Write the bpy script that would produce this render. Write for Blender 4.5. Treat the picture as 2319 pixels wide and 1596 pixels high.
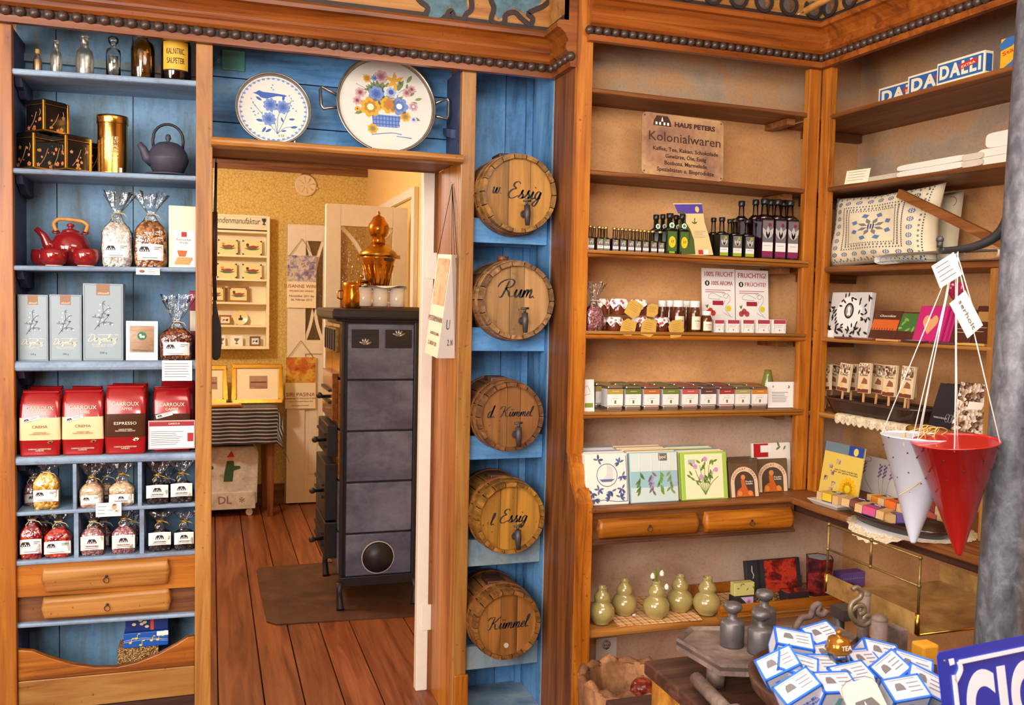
import bpy, bmesh, math, random
from mathutils import Vector, Matrix
random.seed(7)
rnd = random.Random(11)
S = bpy.context.scene
for o in list(bpy.data.objects): bpy.data.objects.remove(o)
C = S.collection
PI = math.pi

# ---------------------------------------------------------------- camera
W_, H_, FOC = 2319.0, 1596.0, 2054.66
HC = 1.51
_y, _p, _r = math.radians(18.384), math.radians(3.034), math.radians(1.186)
_F = Vector((math.sin(_y)*math.cos(_p), math.cos(_y)*math.cos(_p), -math.sin(_p)))
_R0 = Vector((math.cos(_y), -math.sin(_y), 0)); _U0 = _R0.cross(_F)
_R = math.cos(_r)*_R0 + math.sin(_r)*_U0
_U = -math.sin(_r)*_R0 + math.cos(_r)*_U0
cam_d = bpy.data.cameras.new('camera'); cam = bpy.data.objects.new('camera', cam_d); C.objects.link(cam)
m = Matrix.Identity(4)
for i in range(3):
    m[i][0] = _R[i]; m[i][1] = _U[i]; m[i][2] = -_F[i]
m[0][3], m[1][3], m[2][3] = 0, 0, HC
cam.matrix_world = m
cam_d.sensor_fit = 'HORIZONTAL'; cam_d.sensor_width = 36.0; cam_d.lens = 36.0*FOC/W_
cam_d.clip_start = 0.05
cam_d.dof.use_dof = True; cam_d.dof.focus_distance = 3.1; cam_d.dof.aperture_fstop = 9.0
S.camera = cam

# ---------------------------------------------------------------- light
w = bpy.data.worlds.new('world'); S.world = w; w.use_nodes = True
bg = w.node_tree.nodes['Background']; bg.inputs[0].default_value = (1.0, 0.965, 0.92, 1); bg.inputs[1].default_value = .5
def area(name, loc, target, sx, sy, power, col):
    l = bpy.data.lights.new(name, 'AREA'); l.shape = 'RECTANGLE'; l.size = sx; l.size_y = sy; l.energy = power; l.color = col
    o = bpy.data.objects.new(name, l); C.objects.link(o); o.location = loc
    o.rotation_euler = (Vector(target)-Vector(loc)).to_track_quat('-Z', 'Y').to_euler(); return o
def point(name, loc, power, col, r=.05):
    l = bpy.data.lights.new(name, 'POINT'); l.energy = power; l.color = col; l.shadow_soft_size = r
    o = bpy.data.objects.new(name, l); C.objects.link(o); o.location = loc; return o
area('window_light', (-1.7, -.9, 2.1), (1.5, 2.7, 1.2), 2.6, 1.7, 210, (1, .97, .93))
area('side_fill_light', (-2.1, 1.1, 1.65), (2.2, 2.3, 1.0), 1.3, 1.3, 75, (1, .97, .93))  # fill light added to brighten the right wall unit, no window behind it
area('ceiling_lamp_light', (.9, .9, 2.75), (1.1, 2.4, .8), 1.6, 1.2, 60, (1, .93, .84))
point('flash_light', (-.15, -.45, 1.95), 20, (1, .96, .9), .07)
point('back_room_lamp_light', (-.55, 5.0, 2.25), 76, (1, .95, .86), .1)
vs = S.view_settings; vs.view_transform = 'Standard'; vs.look = 'None'; vs.exposure = 0.0; vs.gamma = 1.0
vs.use_curve_mapping = False

# ---------------------------------------------------------------- pixel -> world (real planes of the room)
def ray(px, py): return _F + (px-W_/2)/FOC*_R - (py-H_/2)/FOC*_U
CP = Vector((0, 0, HC))
def P(px, py, Y): d = ray(px, py); return CP + d*(Y/d.y)
def PZ(px, py, z): d = ray(px, py); return CP + d*((z-HC)/d.z)
def PX(px, py, X): d = ray(px, py); return CP + d*(X/d.x)
YF, YB, YR, YW, YL = 3.05, 3.281, 2.842, 3.045, 2.748
RY = math.radians(-2.46)
WN = Vector((math.cos(RY), -math.sin(RY), 0)); WD = Vector((math.sin(RY), math.cos(RY), 0))
W0 = P(1857, 300, YR); W0.z = 0
def PW(px, py, off=0.0):
    d = ray(px, py); t = ((W0-CP).dot(WN)+off)/d.dot(WN); return CP + d*t
def WQ(s, off, z): return W0 - WD*s + WN*off + Vector((0, 0, z))     # s along the side unit towards the viewer
WROT = math.atan2(-WD.y, -WD.x)                                   # local x of the side unit

# ---------------------------------------------------------------- materials
def lin(c):
    c = c/255.0
    return c/12.92 if c <= .04045 else ((c+.055)/1.055)**2.4
def rgb(r, g, b, a=1): return (lin(r), lin(g), lin(b), a)
MATS = {}
def newmat(name):
    mt = bpy.data.materials.new(name); mt.use_nodes = True; MATS[name] = mt
    nt = mt.node_tree; return mt, nt, nt.nodes['Principled BSDF']
def ramp(nt, stops):
    n = nt.nodes.new('ShaderNodeValToRGB'); e = n.color_ramp.elements
    while len(e) < len(stops): e.new(.5)
    for k, (p, c) in enumerate(stops): e[k].position = p; e[k].color = c
    return n
def coords(nt, scale, kind='Object', rot=(0, 0, 0)):
    t = nt.nodes.new('ShaderNodeTexCoord'); mp = nt.nodes.new('ShaderNodeMapping')
    mp.inputs['Scale'].default_value = scale; mp.inputs['Rotation'].default_value = rot
    oi = nt.nodes.new('ShaderNodeObjectInfo'); ad = nt.nodes.new('ShaderNodeVectorMath'); ad.operation = 'MULTIPLY_ADD'
    ad.inputs[1].default_value = (1, 1, 1)
    cb = nt.nodes.new('ShaderNodeCombineXYZ'); ml = nt.nodes.new('ShaderNodeMath'); ml.operation = 'MULTIPLY'; ml.inputs[1].default_value = 37.0
    nt.links.new(oi.outputs['Random'], ml.inputs[0])
    for k in range(3): nt.links.new(ml.outputs[0], cb.inputs[k])
    nt.links.new(t.outputs[kind], ad.inputs[0]); nt.links.new(cb.outputs[0], ad.inputs[2])
    nt.links.new(ad.outputs[0], mp.inputs[0]); return mp.outputs[0]
def noise(nt, vec, scale, detail=4, rough=.6, dist=0):
    n = nt.nodes.new('ShaderNodeTexNoise'); n.inputs['Scale'].default_value = scale; n.inputs['Detail'].default_value = detail
    n.inputs['Roughness'].default_value = rough; n.inputs['Distortion'].default_value = dist
    nt.links.new(vec, n.inputs['Vector']); return n.outputs[0]
def mixc(nt, fac, a, b, mode='MIX'):
    n = nt.nodes.new('ShaderNodeMix'); n.data_type = 'RGBA'; n.blend_type = mode
    for s, v in ((n.inputs[0], fac), (n.inputs[6], a), (n.inputs[7], b)):
        if isinstance(v, (int, float)): s.default_value = v
        elif isinstance(v, tuple): s.default_value = v
        else: nt.links.new(v, s)
    return n.outputs[2]
def bump(nt, b, h, strength=.3, dist=.01):
    n = nt.nodes.new('ShaderNodeBump'); n.inputs['Strength'].default_value = strength; n.inputs['Distance'].default_value = dist
    nt.links.new(h, n.inputs['Height']); nt.links.new(n.outputs[0], b.inputs['Normal'])
def wood(name, c1, c2, c3, axis='x', k=1.0, rough=.38, wear=0.35, spec=.5):
    mt, nt, b = newmat(name)
    sc = {'x': (1.6, 26, 26), 'y': (26, 1.6, 26), 'z': (26, 26, 1.6)}[axis]
    v = coords(nt, tuple(a*k for a in sc)); v2 = coords(nt, tuple((a**.6)*k for a in sc))
    g = noise(nt, v, 1.0, 5, .62, 1.1); big = noise(nt, v2, .9, 3, .6, .6)
    col = ramp(nt, [(.28, c1), (.5, c2), (.74, c3)]); nt.links.new(g, col.inputs[0])
    r2 = ramp(nt, [(.3, (.6, .5, .42, 1)), (.55, (1, 1, 1, 1)), (.8, (1.0, 1.0, .95, 1))]); nt.links.new(big, r2.inputs[0])
    c = mixc(nt, wear+.3, col.outputs[0], r2.outputs[0], 'MULTIPLY')
    sp = noise(nt, coords(nt, (60, 60, 60)), 1.0, 2, .5); r3 = ramp(nt, [(.24, (.25, .16, .1, 1)), (.31, (1, 1, 1, 1))]); nt.links.new(sp, r3.inputs[0])
    c = mixc(nt, .6, c, r3.outputs[0], 'MULTIPLY')
    oi = nt.nodes.new('ShaderNodeObjectInfo'); hsv = nt.nodes.new('ShaderNodeHueSaturation')
    mr = nt.nodes.new('ShaderNodeMapRange'); mr.inputs[3].default_value = .84; mr.inputs[4].default_value = .52
    nt.links.new(oi.outputs['Random'], mr.inputs[0]); nt.links.new(mr.outputs[0], hsv.inputs['Value']); nt.links.new(c, hsv.inputs['Color'])
    nt.links.new(hsv.outputs[0], b.inputs['Base Color']); b.inputs['Roughness'].default_value = rough
    b.inputs['Specular IOR Level'].default_value = spec
    bump(nt, b, g, .22, .004); return mt
def blotch(name, cols, scale=6, stretch=(1, 1, 1), rough=.6, bstr=.2, fine=60, spec=.3):
    mt, nt, b = newmat(name)
    v = coords(nt, tuple(scale*s for s in stretch)); n = noise(nt, v, 1.0, 6, .65, .4)
    col = ramp(nt, cols); nt.links.new(n, col.inputs[0])
    fn = noise(nt, coords(nt, (fine,)*3), 1.0, 3, .6); r3 = ramp(nt, [(.3, (.72, .72, .72, 1)), (.5, (1, 1, 1, 1))]); nt.links.new(fn, r3.inputs[0])
    c = mixc(nt, .6, col.outputs[0], r3.outputs[0], 'MULTIPLY')
    nt.links.new(c, b.inputs['Base Color']); b.inputs['Roughness'].default_value = rough; b.inputs['Specular IOR Level'].default_value = spec
    bump(nt, b, fn, bstr, .004); return mt
def plain(name, col, rough=.5, metal=0.0, spec=.5, coat=0, nz=0.0):
    mt, nt, b = newmat(name); b.inputs['Base Color'].default_value = col; b.inputs['Roughness'].default_value = rough
    b.inputs['Metallic'].default_value = metal; b.inputs['Specular IOR Level'].default_value = spec
    if coat: b.inputs['Coat Weight'].default_value = coat; b.inputs['Coat Roughness'].default_value = .08
    if nz:
        n = noise(nt, coords(nt, (40, 40, 40)), 1, 4, .6); r = ramp(nt, [(.3, tuple(x*(1-nz) for x in col[:3])+(1,)), (.7, col)])
        nt.links.new(n, r.inputs[0]); nt.links.new(r.outputs[0], b.inputs['Base Color'])
    return mt
_pc = {}
def paint(r, g, b, rough=.5, coat=0):
    k = (r, g, b, rough, coat)
    if k not in _pc: _pc[k] = plain('paint_%d_%d_%d' % (r, g, b), rgb(r, g, b), rough, 0, .4, coat)
    return _pc[k]
def thin(name, col, fac, rough=.1, bmp=.5):                                  # clear film or clear glass
    mt, nt, b = newmat(name); out = nt.nodes['Material Output']
    tr = nt.nodes.new('ShaderNodeBsdfTransparent'); tr.inputs[0].default_value = col
    gl = nt.nodes.new('ShaderNodeBsdfGlossy'); gl.inputs['Roughness'].default_value = rough
    fr = nt.nodes.new('ShaderNodeFresnel'); fr.inputs[0].default_value = 1.45
    ad = nt.nodes.new('ShaderNodeMath'); ad.operation = 'MULTIPLY_ADD'; ad.inputs[1].default_value = 1.0; ad.inputs[2].default_value = fac
    nt.links.new(fr.outputs[0], ad.inputs[0]); mx = nt.nodes.new('ShaderNodeMixShader')
    nt.links.new(ad.outputs[0], mx.inputs[0]); nt.links.new(tr.outputs[0], mx.inputs[1]); nt.links.new(gl.outputs[0], mx.inputs[2])
    nt.links.new(mx.outputs[0], out.inputs[0])
    n = noise(nt, coords(nt, (55, 55, 55)), 1, 2, .5); bn = nt.nodes.new('ShaderNodeBump'); bn.inputs['Strength'].default_value = bmp; bn.inputs['Distance'].default_value = .01
    nt.links.new(n, bn.inputs['Height']); nt.links.new(bn.outputs[0], gl.inputs['Normal']); nt.links.new(bn.outputs[0], fr.inputs['Normal'])
    nt.nodes.remove(b); return mt
def cells(name, cols, scale, rough=.35, bstr=.8):                   # many small pieces (sweets, beans, sugar)
    mt, nt, b = newmat(name); vo = nt.nodes.new('ShaderNodeTexVoronoi'); vo.inputs['Scale'].default_value = 1
    nt.links.new(coords(nt, (scale,)*3), vo.inputs['Vector'])
    sx = nt.nodes.new('ShaderNodeSeparateColor'); nt.links.new(vo.outputs['Color'], sx.inputs[0])
    col = ramp(nt, cols); nt.links.new(sx.outputs[0], col.inputs[0])
    nt.links.new(col.outputs[0], b.inputs['Base Color']); b.inputs['Roughness'].default_value = rough
    mu = nt.nodes.new('ShaderNodeMath'); mu.operation = 'MULTIPLY'; mu.inputs[1].default_value = -1
    nt.links.new(vo.outputs['Distance'], mu.inputs[0]); bump(nt, b, mu.outputs[0], bstr, .012); return mt

PINE = {a: wood('pine_'+a, rgb(122, 62, 12), rgb(196, 114, 26), rgb(222, 148, 46), a) for a in 'xyz'}
PALE = {a: wood('pale_pine_'+a, rgb(150, 92, 34), rgb(202, 138, 64), rgb(224, 170, 92), a) for a in 'xz'}
CORN = {a: wood('cornice_wood_'+a, rgb(106, 50, 14), rgb(178, 94, 28), rgb(206, 126, 50), a, .7, .34) for a in 'xy'}
BROWN = {a: wood('brown_wood_'+a, rgb(88, 48, 20), rgb(148, 88, 40), rgb(178, 118, 62), a, 1, .5) for a in 'xyz'}
DARKW = {a: wood('dark_wood_'+a, rgb(52, 28, 20), rgb(88, 52, 38), rgb(120, 84, 64), a, 1, .5, .5) for a in 'xyz'}
BLUE = blotch('blue_paint', [(.3, rgb(52, 84, 112)), (.45, rgb(84, 134, 182)), (.6, rgb(104, 158, 208)), (.75, rgb(132, 172, 194))], 4, (3, 3, .5), .5)
BLUEH = blotch('blue_paint_sideways', [(.3, rgb(62, 96, 136)), (.45, rgb(84, 140, 196)), (.6, rgb(104, 160, 210)), (.75, rgb(136, 176, 200))], 4, (.5, 3, 3), .5)
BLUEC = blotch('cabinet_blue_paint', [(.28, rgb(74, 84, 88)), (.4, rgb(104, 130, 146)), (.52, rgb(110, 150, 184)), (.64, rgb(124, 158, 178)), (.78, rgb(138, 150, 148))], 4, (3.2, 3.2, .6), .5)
BLUEG = blotch('grey_blue_paint', [(.3, rgb(88, 112, 130)), (.42, rgb(112, 136, 156)), (.55, rgb(132, 152, 160)), (.72, rgb(158, 164, 160))], 3, (2.2, 2.2, .5), .55)
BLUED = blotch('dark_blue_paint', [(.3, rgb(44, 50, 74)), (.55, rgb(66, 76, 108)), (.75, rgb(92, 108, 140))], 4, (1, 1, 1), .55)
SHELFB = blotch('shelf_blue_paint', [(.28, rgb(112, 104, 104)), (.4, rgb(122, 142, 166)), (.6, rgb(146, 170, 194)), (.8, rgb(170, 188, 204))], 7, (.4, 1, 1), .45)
PLAST = blotch('pink_plaster', [(.25, rgb(186, 148, 122)), (.45, rgb(212, 176, 148)), (.6, rgb(222, 188, 162)), (.8, rgb(232, 204, 182))], 3, (1, 1, 1), .8, .3, 90)
PLASTO = blotch('orange_board', [(.28, rgb(168, 150, 136)), (.4, rgb(196, 142, 92)), (.55, rgb(216, 160, 104)), (.75, rgb(224, 176, 124))], 2.5, (.7, 1, 1.3), .7, .25, 120)
PLASTG = blotch('greyed_board', [(.3, rgb(150, 138, 124)), (.44, rgb(178, 150, 122)), (.55, rgb(192, 144, 100)), (.72, rgb(178, 158, 138))], 4, (.6, 1, 1.2), .7, .3, 120)
BEAD = plain('dark_bead', rgb(74, 54, 44), .42, 0, .5, .2, .4)
BLACKP = plain('black_paint', rgb(52, 42, 38), .5, 0, .4, 0, .3)
WHITE = plain('white_paint', rgb(232, 222, 206), .35, 0, .5, 0, .06)
PAPER = plain('white_paper', rgb(238, 234, 228), .6)
CREAM = plain('cream_paper', rgb(238, 226, 196), .55)
INK = plain('black_ink', rgb(34, 30, 30), .6)
GREYINK = plain('grey_ink', rgb(110, 106, 106), .6)
IRON = plain('grey_iron', rgb(84, 80, 80), .5, .55, .5, 0, .35)
IRON_D = plain('dark_iron', rgb(48, 46, 50), .5, .3, .5, 0, .3)
BRASS = plain('brass', rgb(196, 148, 62), .28, 1.0, .5, 0, .35)
BRASS_O = plain('old_brass', rgb(150, 122, 66), .45, .75, .5, 0, .5)
GOLD = plain('gold_leaf', rgb(226, 176, 74), .25, 1.0, .5, 0, .2)
STEEL = plain('pewter', rgb(168, 160, 148), .3, .9, .5, 0, .3)
FILM = thin('clear_film', (.97, .97, .97, 1), .06, .12)
GLASS = thin('clear_glass', (.9, .93, .92, 1), .05, .04, .02)

# ---------------------------------------------------------------- mesh tools
class MB:
    def __init__(s): s.v = []; s.f = []; s.m = []; s.sm = []
    def add(s, vs, fs, mi=0, smooth=False):
        o = len(s.v); s.v += [Vector(v) for v in vs]
        for f in fs: s.f.append([i+o for i in f]); s.m.append(mi); s.sm.append(smooth)
        return s
    def hexa(s, p, mi=0): return s.add(p, [(0, 3, 2, 1), (4, 5, 6, 7), (0, 1, 5, 4), (1, 2, 6, 5), (2, 3, 7, 6), (3, 0, 4, 7)], mi)
    def box(s, x0, x1, y0, y1, z0, z1, mi=0):
        return s.hexa([(x0, y0, z0), (x1, y0, z0), (x1, y1, z0), (x0, y1, z0), (x0, y0, z1), (x1, y0, z1), (x1, y1, z1), (x0, y1, z1)], mi)
    def prism(s, pts, a, b, plane='xz', mi=0, smooth=False):
        n = len(pts)
        def mk(u, v, t): return {'xz': (u, t, v), 'xy': (u, v, t), 'yz': (t, u, v)}[plane]
        vs = [mk(u, v, a) for u, v in pts]+[mk(u, v, b) for u, v in pts]
        o = len(s.v); s.v += [Vector(v) for v in vs]
        s.f += [[o+i for i in range(n)], [o+n+i for i in reversed(range(n))]]; s.m += [mi]*2; s.sm += [False]*2
        for i in range(n): j = (i+1) % n; s.f.append([o+i, o+n+i, o+n+j, o+j]); s.m.append(mi); s.sm.append(smooth)
        return s
    def lathe(s, prof, n=20, c=(0, 0, 0), mi=0, M=None, sx=1, sy=1, smooth=True):
        o = len(s.v); k = len(prof); c = Vector(c)
        for r, z in prof:
            for i in range(n):
                a = 2*PI*i/n; q = Vector((r*math.cos(a)*sx, r*math.sin(a)*sy, z))
                s.v.append((M @ q if M else q)+c)
        for j in range(k-1):
            for i in range(n):
                i2 = (i+1) % n; s.f.append([o+j*n+i, o+j*n+i2, o+(j+1)*n+i2, o+(j+1)*n+i]); s.m.append(mi); s.sm.append(smooth)
        if prof[0][0] > 1e-6: s.f.append([o+i for i in reversed(range(n))]); s.m.append(mi); s.sm.append(False)
        if prof[-1][0] > 1e-6: s.f.append([o+(k-1)*n+i for i in range(n)]); s.m.append(mi); s.sm.append(False)
        return s
    def tube(s, path, r, n=8, mi=0, closed=False, caps=True):
        path = [Vector(p) for p in path]; k = len(path); o = len(s.v); up = None
        rr = r if isinstance(r, (list, tuple)) else [r]*k
        for i, p in enumerate(path):
            if closed: t = path[(i+1) % k]-path[i-1]
            else: t = path[min(i+1, k-1)]-path[max(i-1, 0)]
            t.normalize()
            if up is None: up = Vector((0, 0, 1)) if abs(t.z) < .9 else Vector((0, 1, 0))
            a = t.cross(up); a.normalize(); b = a.cross(t); b.normalize(); up = b
            for j in range(n):
                g = 2*PI*j/n; s.v.append(p+(a*math.cos(g)+b*math.sin(g))*rr[i])
        for i in range(k if closed else k-1):
            i2 = (i+1) % k
            for j in range(n):
                j2 = (j+1) % n; s.f.append([o+i*n+j, o+i*n+j2, o+i2*n+j2, o+i2*n+j]); s.m.append(mi); s.sm.append(True)
        if caps and not closed:
            s.f.append([o+j for j in reversed(range(n))]); s.f.append([o+(k-1)*n+j for j in range(n)]); s.m += [mi]*2; s.sm += [False]*2
        return s
    def ball(s, c, r, sx=1, sy=1, sz=1, n=12, mi=0):
        prof = [(max(1e-7, r*math.sin(PI*i/(n//2))), -r*math.cos(PI*i/(n//2))*sz) for i in range(n//2+1)]
        prof[0] = (0, prof[0][1]); prof[-1] = (0, prof[-1][1])
        return s.lathe(prof, n, c, mi, None, sx, sy)
    def poly(s, pts, mi=0): return s.add(pts, [list(range(len(pts)))], mi)
    def grid(s, fn, nu, nv, mi=0, smooth=True, closeu=False):
        o = len(s.v)
        for j in range(nv+1):
            for i in range(nu+(0 if closeu else 1)): s.v.append(Vector(fn(i/nu, j/nv)))
        wd = nu if closeu else nu+1
        for j in range(nv):
            for i in range(nu):
                i2 = (i+1) % wd; s.f.append([o+j*wd+i, o+j*wd+i2, o+(j+1)*wd+i2, o+(j+1)*wd+i]); s.m.append(mi); s.sm.append(smooth)
        return s
    def xf(s, M): s.v = [M @ v for v in s.v]; return s
    def mesh(s, name, mats, recalc=True):
        me = bpy.data.meshes.new(name); me.from_pydata([tuple(v) for v in s.v], [], s.f)
        for mt in (mats if isinstance(mats, (list, tuple)) else [mats]): me.materials.append(mt)
        me.polygons.foreach_set('material_index', s.m); me.polygons.foreach_set('use_smooth', s.sm)
        if recalc:
            bm = bmesh.new(); bm.from_mesh(me); bmesh.ops.remove_doubles(bm, verts=bm.verts, dist=1e-6)
            bmesh.ops.recalc_face_normals(bm, faces=bm.faces); bm.to_mesh(me); bm.free()
        me.update(); return me
    def obj(s, name, mats, parent=None, loc=None, rot=None, bevel=0, recalc=True):
        return link(name, s.mesh(name, mats, recalc), parent, loc, rot, bevel)
def link(name, me, parent=None, loc=None, rot=None, bevel=0):
    o = bpy.data.objects.new(name, me); C.objects.link(o)
    if parent: o.parent = parent
    if loc is not None: o.location = loc
    if rot is not None: o.rotation_euler = rot
    if bevel:
        b = o.modifiers.new('bevel', 'BEVEL'); b.width = bevel; b.segments = 2; b.limit_method = 'ANGLE'; b.angle_limit = .9
    return o
def tag(o, label=None, cat=None, group=None, kind=None):
    if label: o['label'] = label
    if cat: o['category'] = cat
    if group: o['group'] = group
    if kind: o['kind'] = kind
    return o
def thing(name, label, cat, loc=(0, 0, 0), rotz=0, group=None, rot=None):
    o = bpy.data.objects.new(name, None); C.objects.link(o); o.empty_display_size = .03
    o.location = loc; o.rotation_euler = rot if rot is not None else (0, 0, rotz); return tag(o, label, cat, group)
def dup(root, loc, rotz=None, label=None, group=None):
    r = root.copy(); C.objects.link(r); r.location = loc
    if rotz is not None: r.rotation_euler = (0, 0, rotz)
    if label: r['label'] = label
    if group: r['group'] = group
    for ch in list(root.children):
        c = ch.copy(); C.objects.link(c); c.parent = r
        for g in ch.children: d = g.copy(); C.objects.link(d); d.parent = c
    return r
def text(s, size, mat, parent, loc, wid=None, shear=0, off=0, align='CENTER', name='lettering', rot=(PI/2, 0, 0), ext=.0004, sq=1.0, space=1.0, res=2):
    cu = bpy.data.curves.new('t', 'FONT'); cu.body = s; cu.size = size; cu.align_x = align; cu.align_y = 'CENTER'
    cu.shear = shear; cu.offset = off; cu.extrude = ext; cu.resolution_u = res; cu.space_character = space; cu.space_line = .9
    t = bpy.data.objects.new('t', cu); me = bpy.data.meshes.new_from_object(t); me.name = name
    xs = [v.co.x for v in me.vertices] or [0, 1]
    k = sq
    if wid: k = wid/max(1e-6, max(xs)-min(xs))
    for v in me.vertices: v.co.x *= k
    bpy.data.objects.remove(t); bpy.data.curves.remove(cu)
    me.materials.clear(); me.materials.append(mat)
    return link(name, me, parent, loc, rot)
def strips(parent, mat, x0, x1, z1, n, dz, y, h=.0008, name='printed_lines', seed=1, center=False):
    r = random.Random(seed); m = MB()
    for i in range(n):
        e = (x1-x0)*r.uniform(0, .3); z = z1-i*dz; a, b = (x0+e/2, x1-e/2) if center else (x0, x1-e)
        m.add([(a, y, z-h), (b, y, z-h), (b, y, z), (a, y, z)], [(0, 1, 2, 3)])
    return tag(m.obj(name, mat, parent, recalc=False), kind='stuff')
def flat(pts, y=0): return [(x, y, z) for x, z in pts]
GLY = {'E': (.62, [[(.55, .85), (.4, .98), (.2, .9), (.18, .72), (.35, .58), (.15, .5), (0, .28), (.08, .05), (.3, 0), (.6, .18)]]),
 's': (.38, [[(0, .05), (.14, .28), (.2, .52)], [(.2, .52), (.15, .36), (.28, .2), (.24, .03), (.08, .02)], [(.24, .04), (.38, .1)]]),
 'i': (.26, [[(0, .08), (.1, .45), (.08, .1), (.14, 0), (.28, .12)], [(.14, .66), (.16, .7)]]),
 'g': (.36, [[(.3, .4), (.15, .46), (.02, .25), (.08, .03), (.22, .08), (.31, .42), (.26, -.1), (.14, -.4), (-.02, -.3), (.1, -.1), (.38, .12)]]),
 'R': (.78, [[(.26, .92), (.2, .5), (.08, .02), (-.08, .02)], [(-.3, .55), (-.2, .8), (.1, .98), (.42, 1), (.6, .85), (.5, .6), (.22, .5), (.4, .3), (.55, .05), (.82, .1)]]),
 'u': (.5, [[(0, .12), (.08, .45), (.08, .1), (.16, 0), (.3, .2), (.36, .45), (.36, .1), (.44, 0), (.54, .12)]]),
 'm': (.64, [[(0, 0), (.06, .42), (.06, 0)], [(.06, .1), (.14, .36), (.22, .45), (.27, .35), (.25, 0)], [(.25, .1), (.34, .36), (.42, .45), (.48, .32), (.46, .05), (.54, 0), (.66, .12)]]),
 'n': (.46, [[(0, 0), (.06, .42), (.06, 0)], [(.06, .1), (.16, .36), (.25, .45), (.31, .32), (.29, .05), (.36, 0), (.48, .12)]]),
 'K': (.84, [[(.28, .95), (.2, .5), (.1, .03), (-.06, .0)], [(-.25, .7), (-.1, .92), (.1, .96), (.28, .95)], [(.8, .98), (.6, .85), (.42, .6), (.2, .48), (.42, .4), (.5, .1), (.66, 0), (.88, .12)]]),
 'e': (.3, [[(0, .12), (.15, .22), (.24, .36), (.15, .46), (.04, .3), (.06, .08), (.18, 0), (.32, .12)]]),
 'l': (.28, [[(0, .12), (.18, .55), (.22, .9), (.14, .97), (.08, .7), (.1, .1), (.18, 0), (.3, .12)]]),
 'w': (.6, [[(0, .35), (.05, .45), (.06, .1), (.14, 0), (.24, .15), (.28, .42), (.28, .1), (.38, 0), (.48, .2), (.48, .42), (.6, .38)]]),
 'd': (.5, [[(.28, .4), (.14, .46), (.02, .25), (.08, .02), (.22, .08), (.36, .98), (.3, .1), (.38, 0), (.52, .12)]]),
 'D': (.76, [[(.24, .95), (.14, .5), (.02, .05), (.3, 0), (.65, .3), (.65, .75), (.4, 1), (.05, .95), (-.12, .75)]]),
 'a': (.44, [[(.28, .4), (.14, .46), (.02, .25), (.08, .02), (.22, .1), (.3, .44), (.28, .1), (.36, 0), (.46, .12)]]),
 'r': (.38, [[(0, .08), (.1, .35), (.12, .5), (.2, .42), (.26, .42), (.24, .1), (.3, 0), (.4, .12)]]),
 'j': (.22, [[(0, .12), (.12, .45), (.1, -.1), (0, -.4), (-.12, -.3), (0, -.08), (.24, .12)], [(.15, .66), (.17, .7)]]),
 '.': (.16, [[(.05, 0), (.07, .04)]]), ' ': (.3, []), ',': (.16, [[(.06, .04), (.03, -.1)]])}
def script(word, parent, x0, x1, z, y, mat, slant=.3, wt=.12, name='painted_name'):
    """cursive lettering as flat ribbons between x0 and x1, baseline z"""
    runs = []; pen = 0
    for ch in word:
        um = ch == 'ü'; adv, st = GLY['u' if um else ch]
        for s in st: runs.append([(pen+a, b) for a, b in s])
        if um: runs += [[(pen+.14, .64), (pen+.16, .7)], [(pen+.3, .64), (pen+.32, .7)]]
        pen += adv
    k = (x1-x0)/(pen+.1); mb = MB()
    for s in runs:
        p = [Vector(q) for q in (smooth_pts(s, 5) if len(s) > 2 else s)]
        p = [Vector((x0+(q.x+q.y*slant)*k, z+q.y*k)) for q in p]; L, R_ = [], []
        for i in range(len(p)):
            t = p[min(i+1, len(p)-1)]-p[max(0, i-1)]; t.normalize(); n = Vector((-t.y, t.x)); e = min(i, len(p)-1-i)/max(1, len(p)-1)
            wd = k*wt*(.35+.65*abs(t.y))*(.5+min(.5, e*3)) if len(s) > 2 else k*wt
            L.append(p[i]+n*wd/2); R_.append(p[i]-n*wd/2)
        n = len(p); mb.add([(q.x, y, q.y) for q in L]+[(q.x, y, q.y) for q in R_], [(i, i+1, n+i+1, n+i) for i in range(n-1)])
    return mb.obj(name, mat, parent, recalc=False)
def smooth_pts(pts, k=6):
    out = []; n = len(pts)
    for i in range(n-1):
        p0, p1, p2, p3 = [Vector(pts[min(n-1, max(0, j))]) for j in (i-1, i, i+1, i+2)]
        for s in range(k):
            t = s/k; out.append(.5*((2*p1)+(p2-p0)*t+(2*p0-5*p1+4*p2-p3)*t*t+(3*p1-p0-3*p2+p3)*t**3))
    out.append(Vector(pts[-1])); return [tuple(p) for p in out]
smooth_pts3 = smooth_pts

# ---------------------------------------------------------------- setting
def sweep(path, prof, mats, name, parent, mi=0):
    """profile (out, z) swept along a 2-D path, out = to the right-hand side when walking the path"""
    pts = [Vector(p) for p in path]; n = len(pts); mb = MB(); rows = []
    for i, p in enumerate(pts):
        ds = []
        if i > 0: ds.append((pts[i]-pts[i-1]).normalized())
        if i < n-1: ds.append((pts[i+1]-pts[i]).normalized())
        ns = [Vector((d.y, -d.x)) for d in ds]
        q = ns[0] if len(ns) == 1 else (ns[0]+ns[1])/(1+ns[0].dot(ns[1]))
        rows.append([(p.x+q.x*o, p.y+q.y*o, z) for o, z in prof])
    k = len(prof)
    vs = [v for r in rows for v in r]; fs = []
    for i in range(n-1):
        for j in range(k): j2 = (j+1) % k; fs.append((i*k+j, (i+1)*k+j, (i+1)*k+j2, i*k+j2))
    fs += [tuple(range(k)), tuple(reversed(range((n-1)*k, n*k)))]
    mb.add(vs, fs, mi); return mb.obj(name, mats, parent)
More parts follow.
